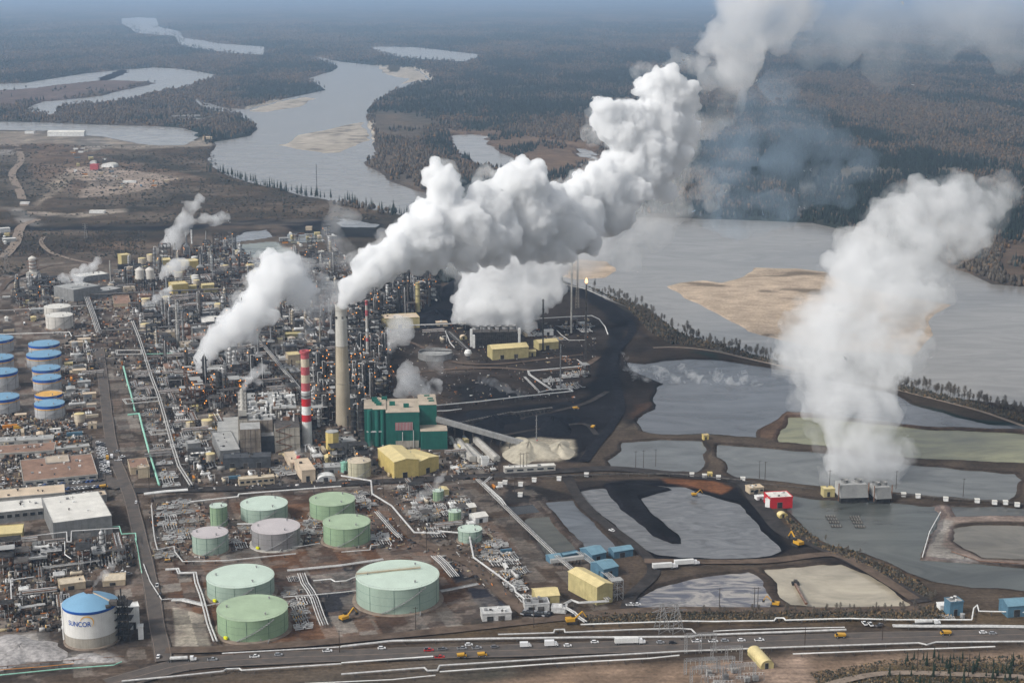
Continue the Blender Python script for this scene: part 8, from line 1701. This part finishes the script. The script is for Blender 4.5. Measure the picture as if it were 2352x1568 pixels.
fill([(600,880),(690,885),(690,920),(630,915)],12.9,dict(frame=4,rack=3,drum=2,lframe=1),8)
fill([(720,860),(770,860),(770,965),(728,990),(720,950)],10.3,dict(dcol=4,lframe=4,dframe=1.5,col=1,rack=1),9,.98)
fill([(803,830),(890,815),(900,905),(836,930),(833,1005),(803,1005)],11.2,dict(dcol=5,dframe=2,lframe=2.5,vent=.5),10,.97)
fill([(810,760),(800,690),(850,650),(990,640),(1000,700),(960,735),(885,728),(870,760)],14.6,dict(dcol=4,dframe=3,frame=2,col=1,rack=1),11,.97)
fill([(800,760),(878,750),(885,815),(805,825)],12.9,dict(frame=3,drum=2,rack=2,man=3,exch=2,dframe=1),12,.95)
fill([(150,790),(222,780),(240,880),(245,960),(165,975),(155,860)],12.9,dict(box=4,shed=2,pump=3,man=3,drum=2,stank=1,rack=1,exch=1),13,.9)
fill([(0,950),(150,962),(200,975),(210,1010),(0,1018)],14.6,dict(box=4,shed=1,pump=2,man=1),14,.5)
fill([(345,850),(395,850),(425,960),(440,1060),(400,1040),(365,930)],11.2,dict(man=6,rack=3,exch=2,pump=1),15,.95,(.75,1.0))
fill([(298,850),(345,845),(362,920),(395,1040),(432,1125),(378,1125),(335,1000)],10.3,dict(man=8,rack=2,pump=1),16,.95,(.7,.95),aligned=True)
fill([(420,970),(510,960),(515,1075),(440,1090)],12.0,dict(frame=3,drum=2,man=3,rack=2,shed=1,stank=1,pump=1),17,.9)
fill([(625,1060),(660,1055),(800,1010),(835,1040),(840,1095),(780,1080),(640,1095)],11.2,dict(frame=2,man=3,drum=2,exch=2,shed=1,pump=2,box=1,rack=1),18,.9)
fill([(430,1095),(660,1092),(900,1108),(1080,1070),(1140,1085),(780,1104),(440,1122)],11.2,dict(box=3,pump=3,man=2,drum=2,shed=1),19,.8,(.6,.95))
fill([(1020,1030),(1075,1000),(1140,1060),(1150,1085),(1040,1095)],11.2,dict(drum=3,exch=2,man=3,shed=2,rack=1,box=2),20,.8,(.6,.9))
fill([(0,1262),(120,1250),(250,1240),(300,1232),(312,1290),(300,1300),(130,1335),(0,1345)],10.8,dict(block=1,frame=4,man=3,exch=3,drum=3,col=1,rack=3,cool=1,stank=1,pump=2,lframe=.6),21,.97,(.7,1.05))
fill([(0,1345),(135,1350),(150,1400),(140,1460),(0,1440)],11.2,dict(frame=4,man=3,exch=2,drum=2,rack=3,col=.6,pump=1),22,.95,(.7,1.0))
fill([(275,1400),(300,1395),(300,1470),(272,1480)],8.6,dict(frame=2,drum=1,pump=2,dframe=1),23,.9,(.5,.7))
fill([(335,1150),(430,1148),(440,1165),(440,1215),(425,1290),(360,1290)],11.5,dict(man=9,rack=1,pump=1),24,.95,(.65,.9),aligned=True)
fill([(530,1200),(580,1195),(560,1260),(535,1262)],9.5,dict(man=5,pump=3),25,.8,(.5,.75))
fill([(690,1190),(742,1185),(745,1240),(700,1250)],8.6,dict(man=5,pump=4),26,.85,(.5,.75))
fill([(820,1130),(858,1150),(920,1225),(935,1245),(870,1262),(855,1200)],9.5,dict(man=8,pump=2,frame=.5),27,.95,(.6,.85))
fill([(885,1122),(990,1118),(1060,1150),(1110,1190),(1080,1215),(1050,1240),(960,1235),(905,1170)],10.3,dict(man=5,exch=3,frame=2,drum=2,pump=3,rack=2,shed=1,lframe=.5),28,.93,(.6,.9))
fill([(655,1330),(700,1325),(745,1440),(700,1450),(665,1400)],8.6,dict(man=7,pump=2),29,.9,(.55,.8))
fill([(1095,1250),(1130,1230),(1200,1300),(1215,1345),(1150,1335),(1100,1300)],10.3,dict(man=6,box=2,pump=2,drum=1),30,.9,(.6,.9))
fill([(1125,1345),(1170,1335),(1215,1370),(1200,1385)],9.5,dict(man=6,pump=2),31,.9,(.6,.85))
fill([(1110,1110),(1150,1108),(1160,1130),(1120,1140)],8.6,dict(drum=3,pump=2,box=2),32,.8,(.5,.7))
fill([(1095,738),(1070,760),(940,745),(1000,735)],15.5,dict(frame=2,rack=2,drum=1,shed=1),33,.6)
fill([(1200,735),(1360,735),(1380,770),(1290,790),(1195,775)],14.6,dict(rack=2,man=3,pump=2,frame=1,box=1),34,.55)
fill([(1225,870),(1345,855),(1330,905),(1240,905)],12.0,dict(man=5,pump=2,lframe=.5),35,.4)
fill([(1225,822),(1330,826),(1330,840),(1225,838)],10.3,dict(lframe=3,pump=2),36,.5,(.3,.4))
fill([(985,775),(1020,765),(1060,800),(1040,812)],12.9,dict(rack=2,frame=2,drum=1),37,.6)
fill([(2165,1402),(2240,1400),(2240,1420),(2165,1422)],8.6,dict(man=2,stank=2,pump=3,frame=1),38,.8,(.4,.6))
fill([(230,1215-40),(262,1170),(300,1205),(270,1225)],11.2,dict(box=1,pump=1),39,.4)
fill([(0,640),(40,640),(60,700),(0,700)],20.6,dict(box=2,shed=1),40,.3)
fill([(0,528),(45,530),(45,560),(0,562)],20.6,dict(box=4,shed=2),41,.7)
fill([(150,340),(215,345),(300,410),(420,412),(300,440),(190,410)],31.0,dict(box=5,shed=2),42,.5)
fill([(20,720),(100,712),(100,760),(0,765)],17.2,dict(box=3,pump=1,shed=1),43,.3)
fill([(640,540),(770,530),(770,570),(660,575)],20.6,dict(box=3,shed=1,frame=1),44,.4)
for lst in V.values():
    for p_ in lst:
        if p_.name not in used:
            for c_ in list(p_.children_recursive)+[p_]: bpy.data.objects.remove(c_)
print('CLUTTER', cnt, 'objects', len(bpy.data.objects), flush=True)
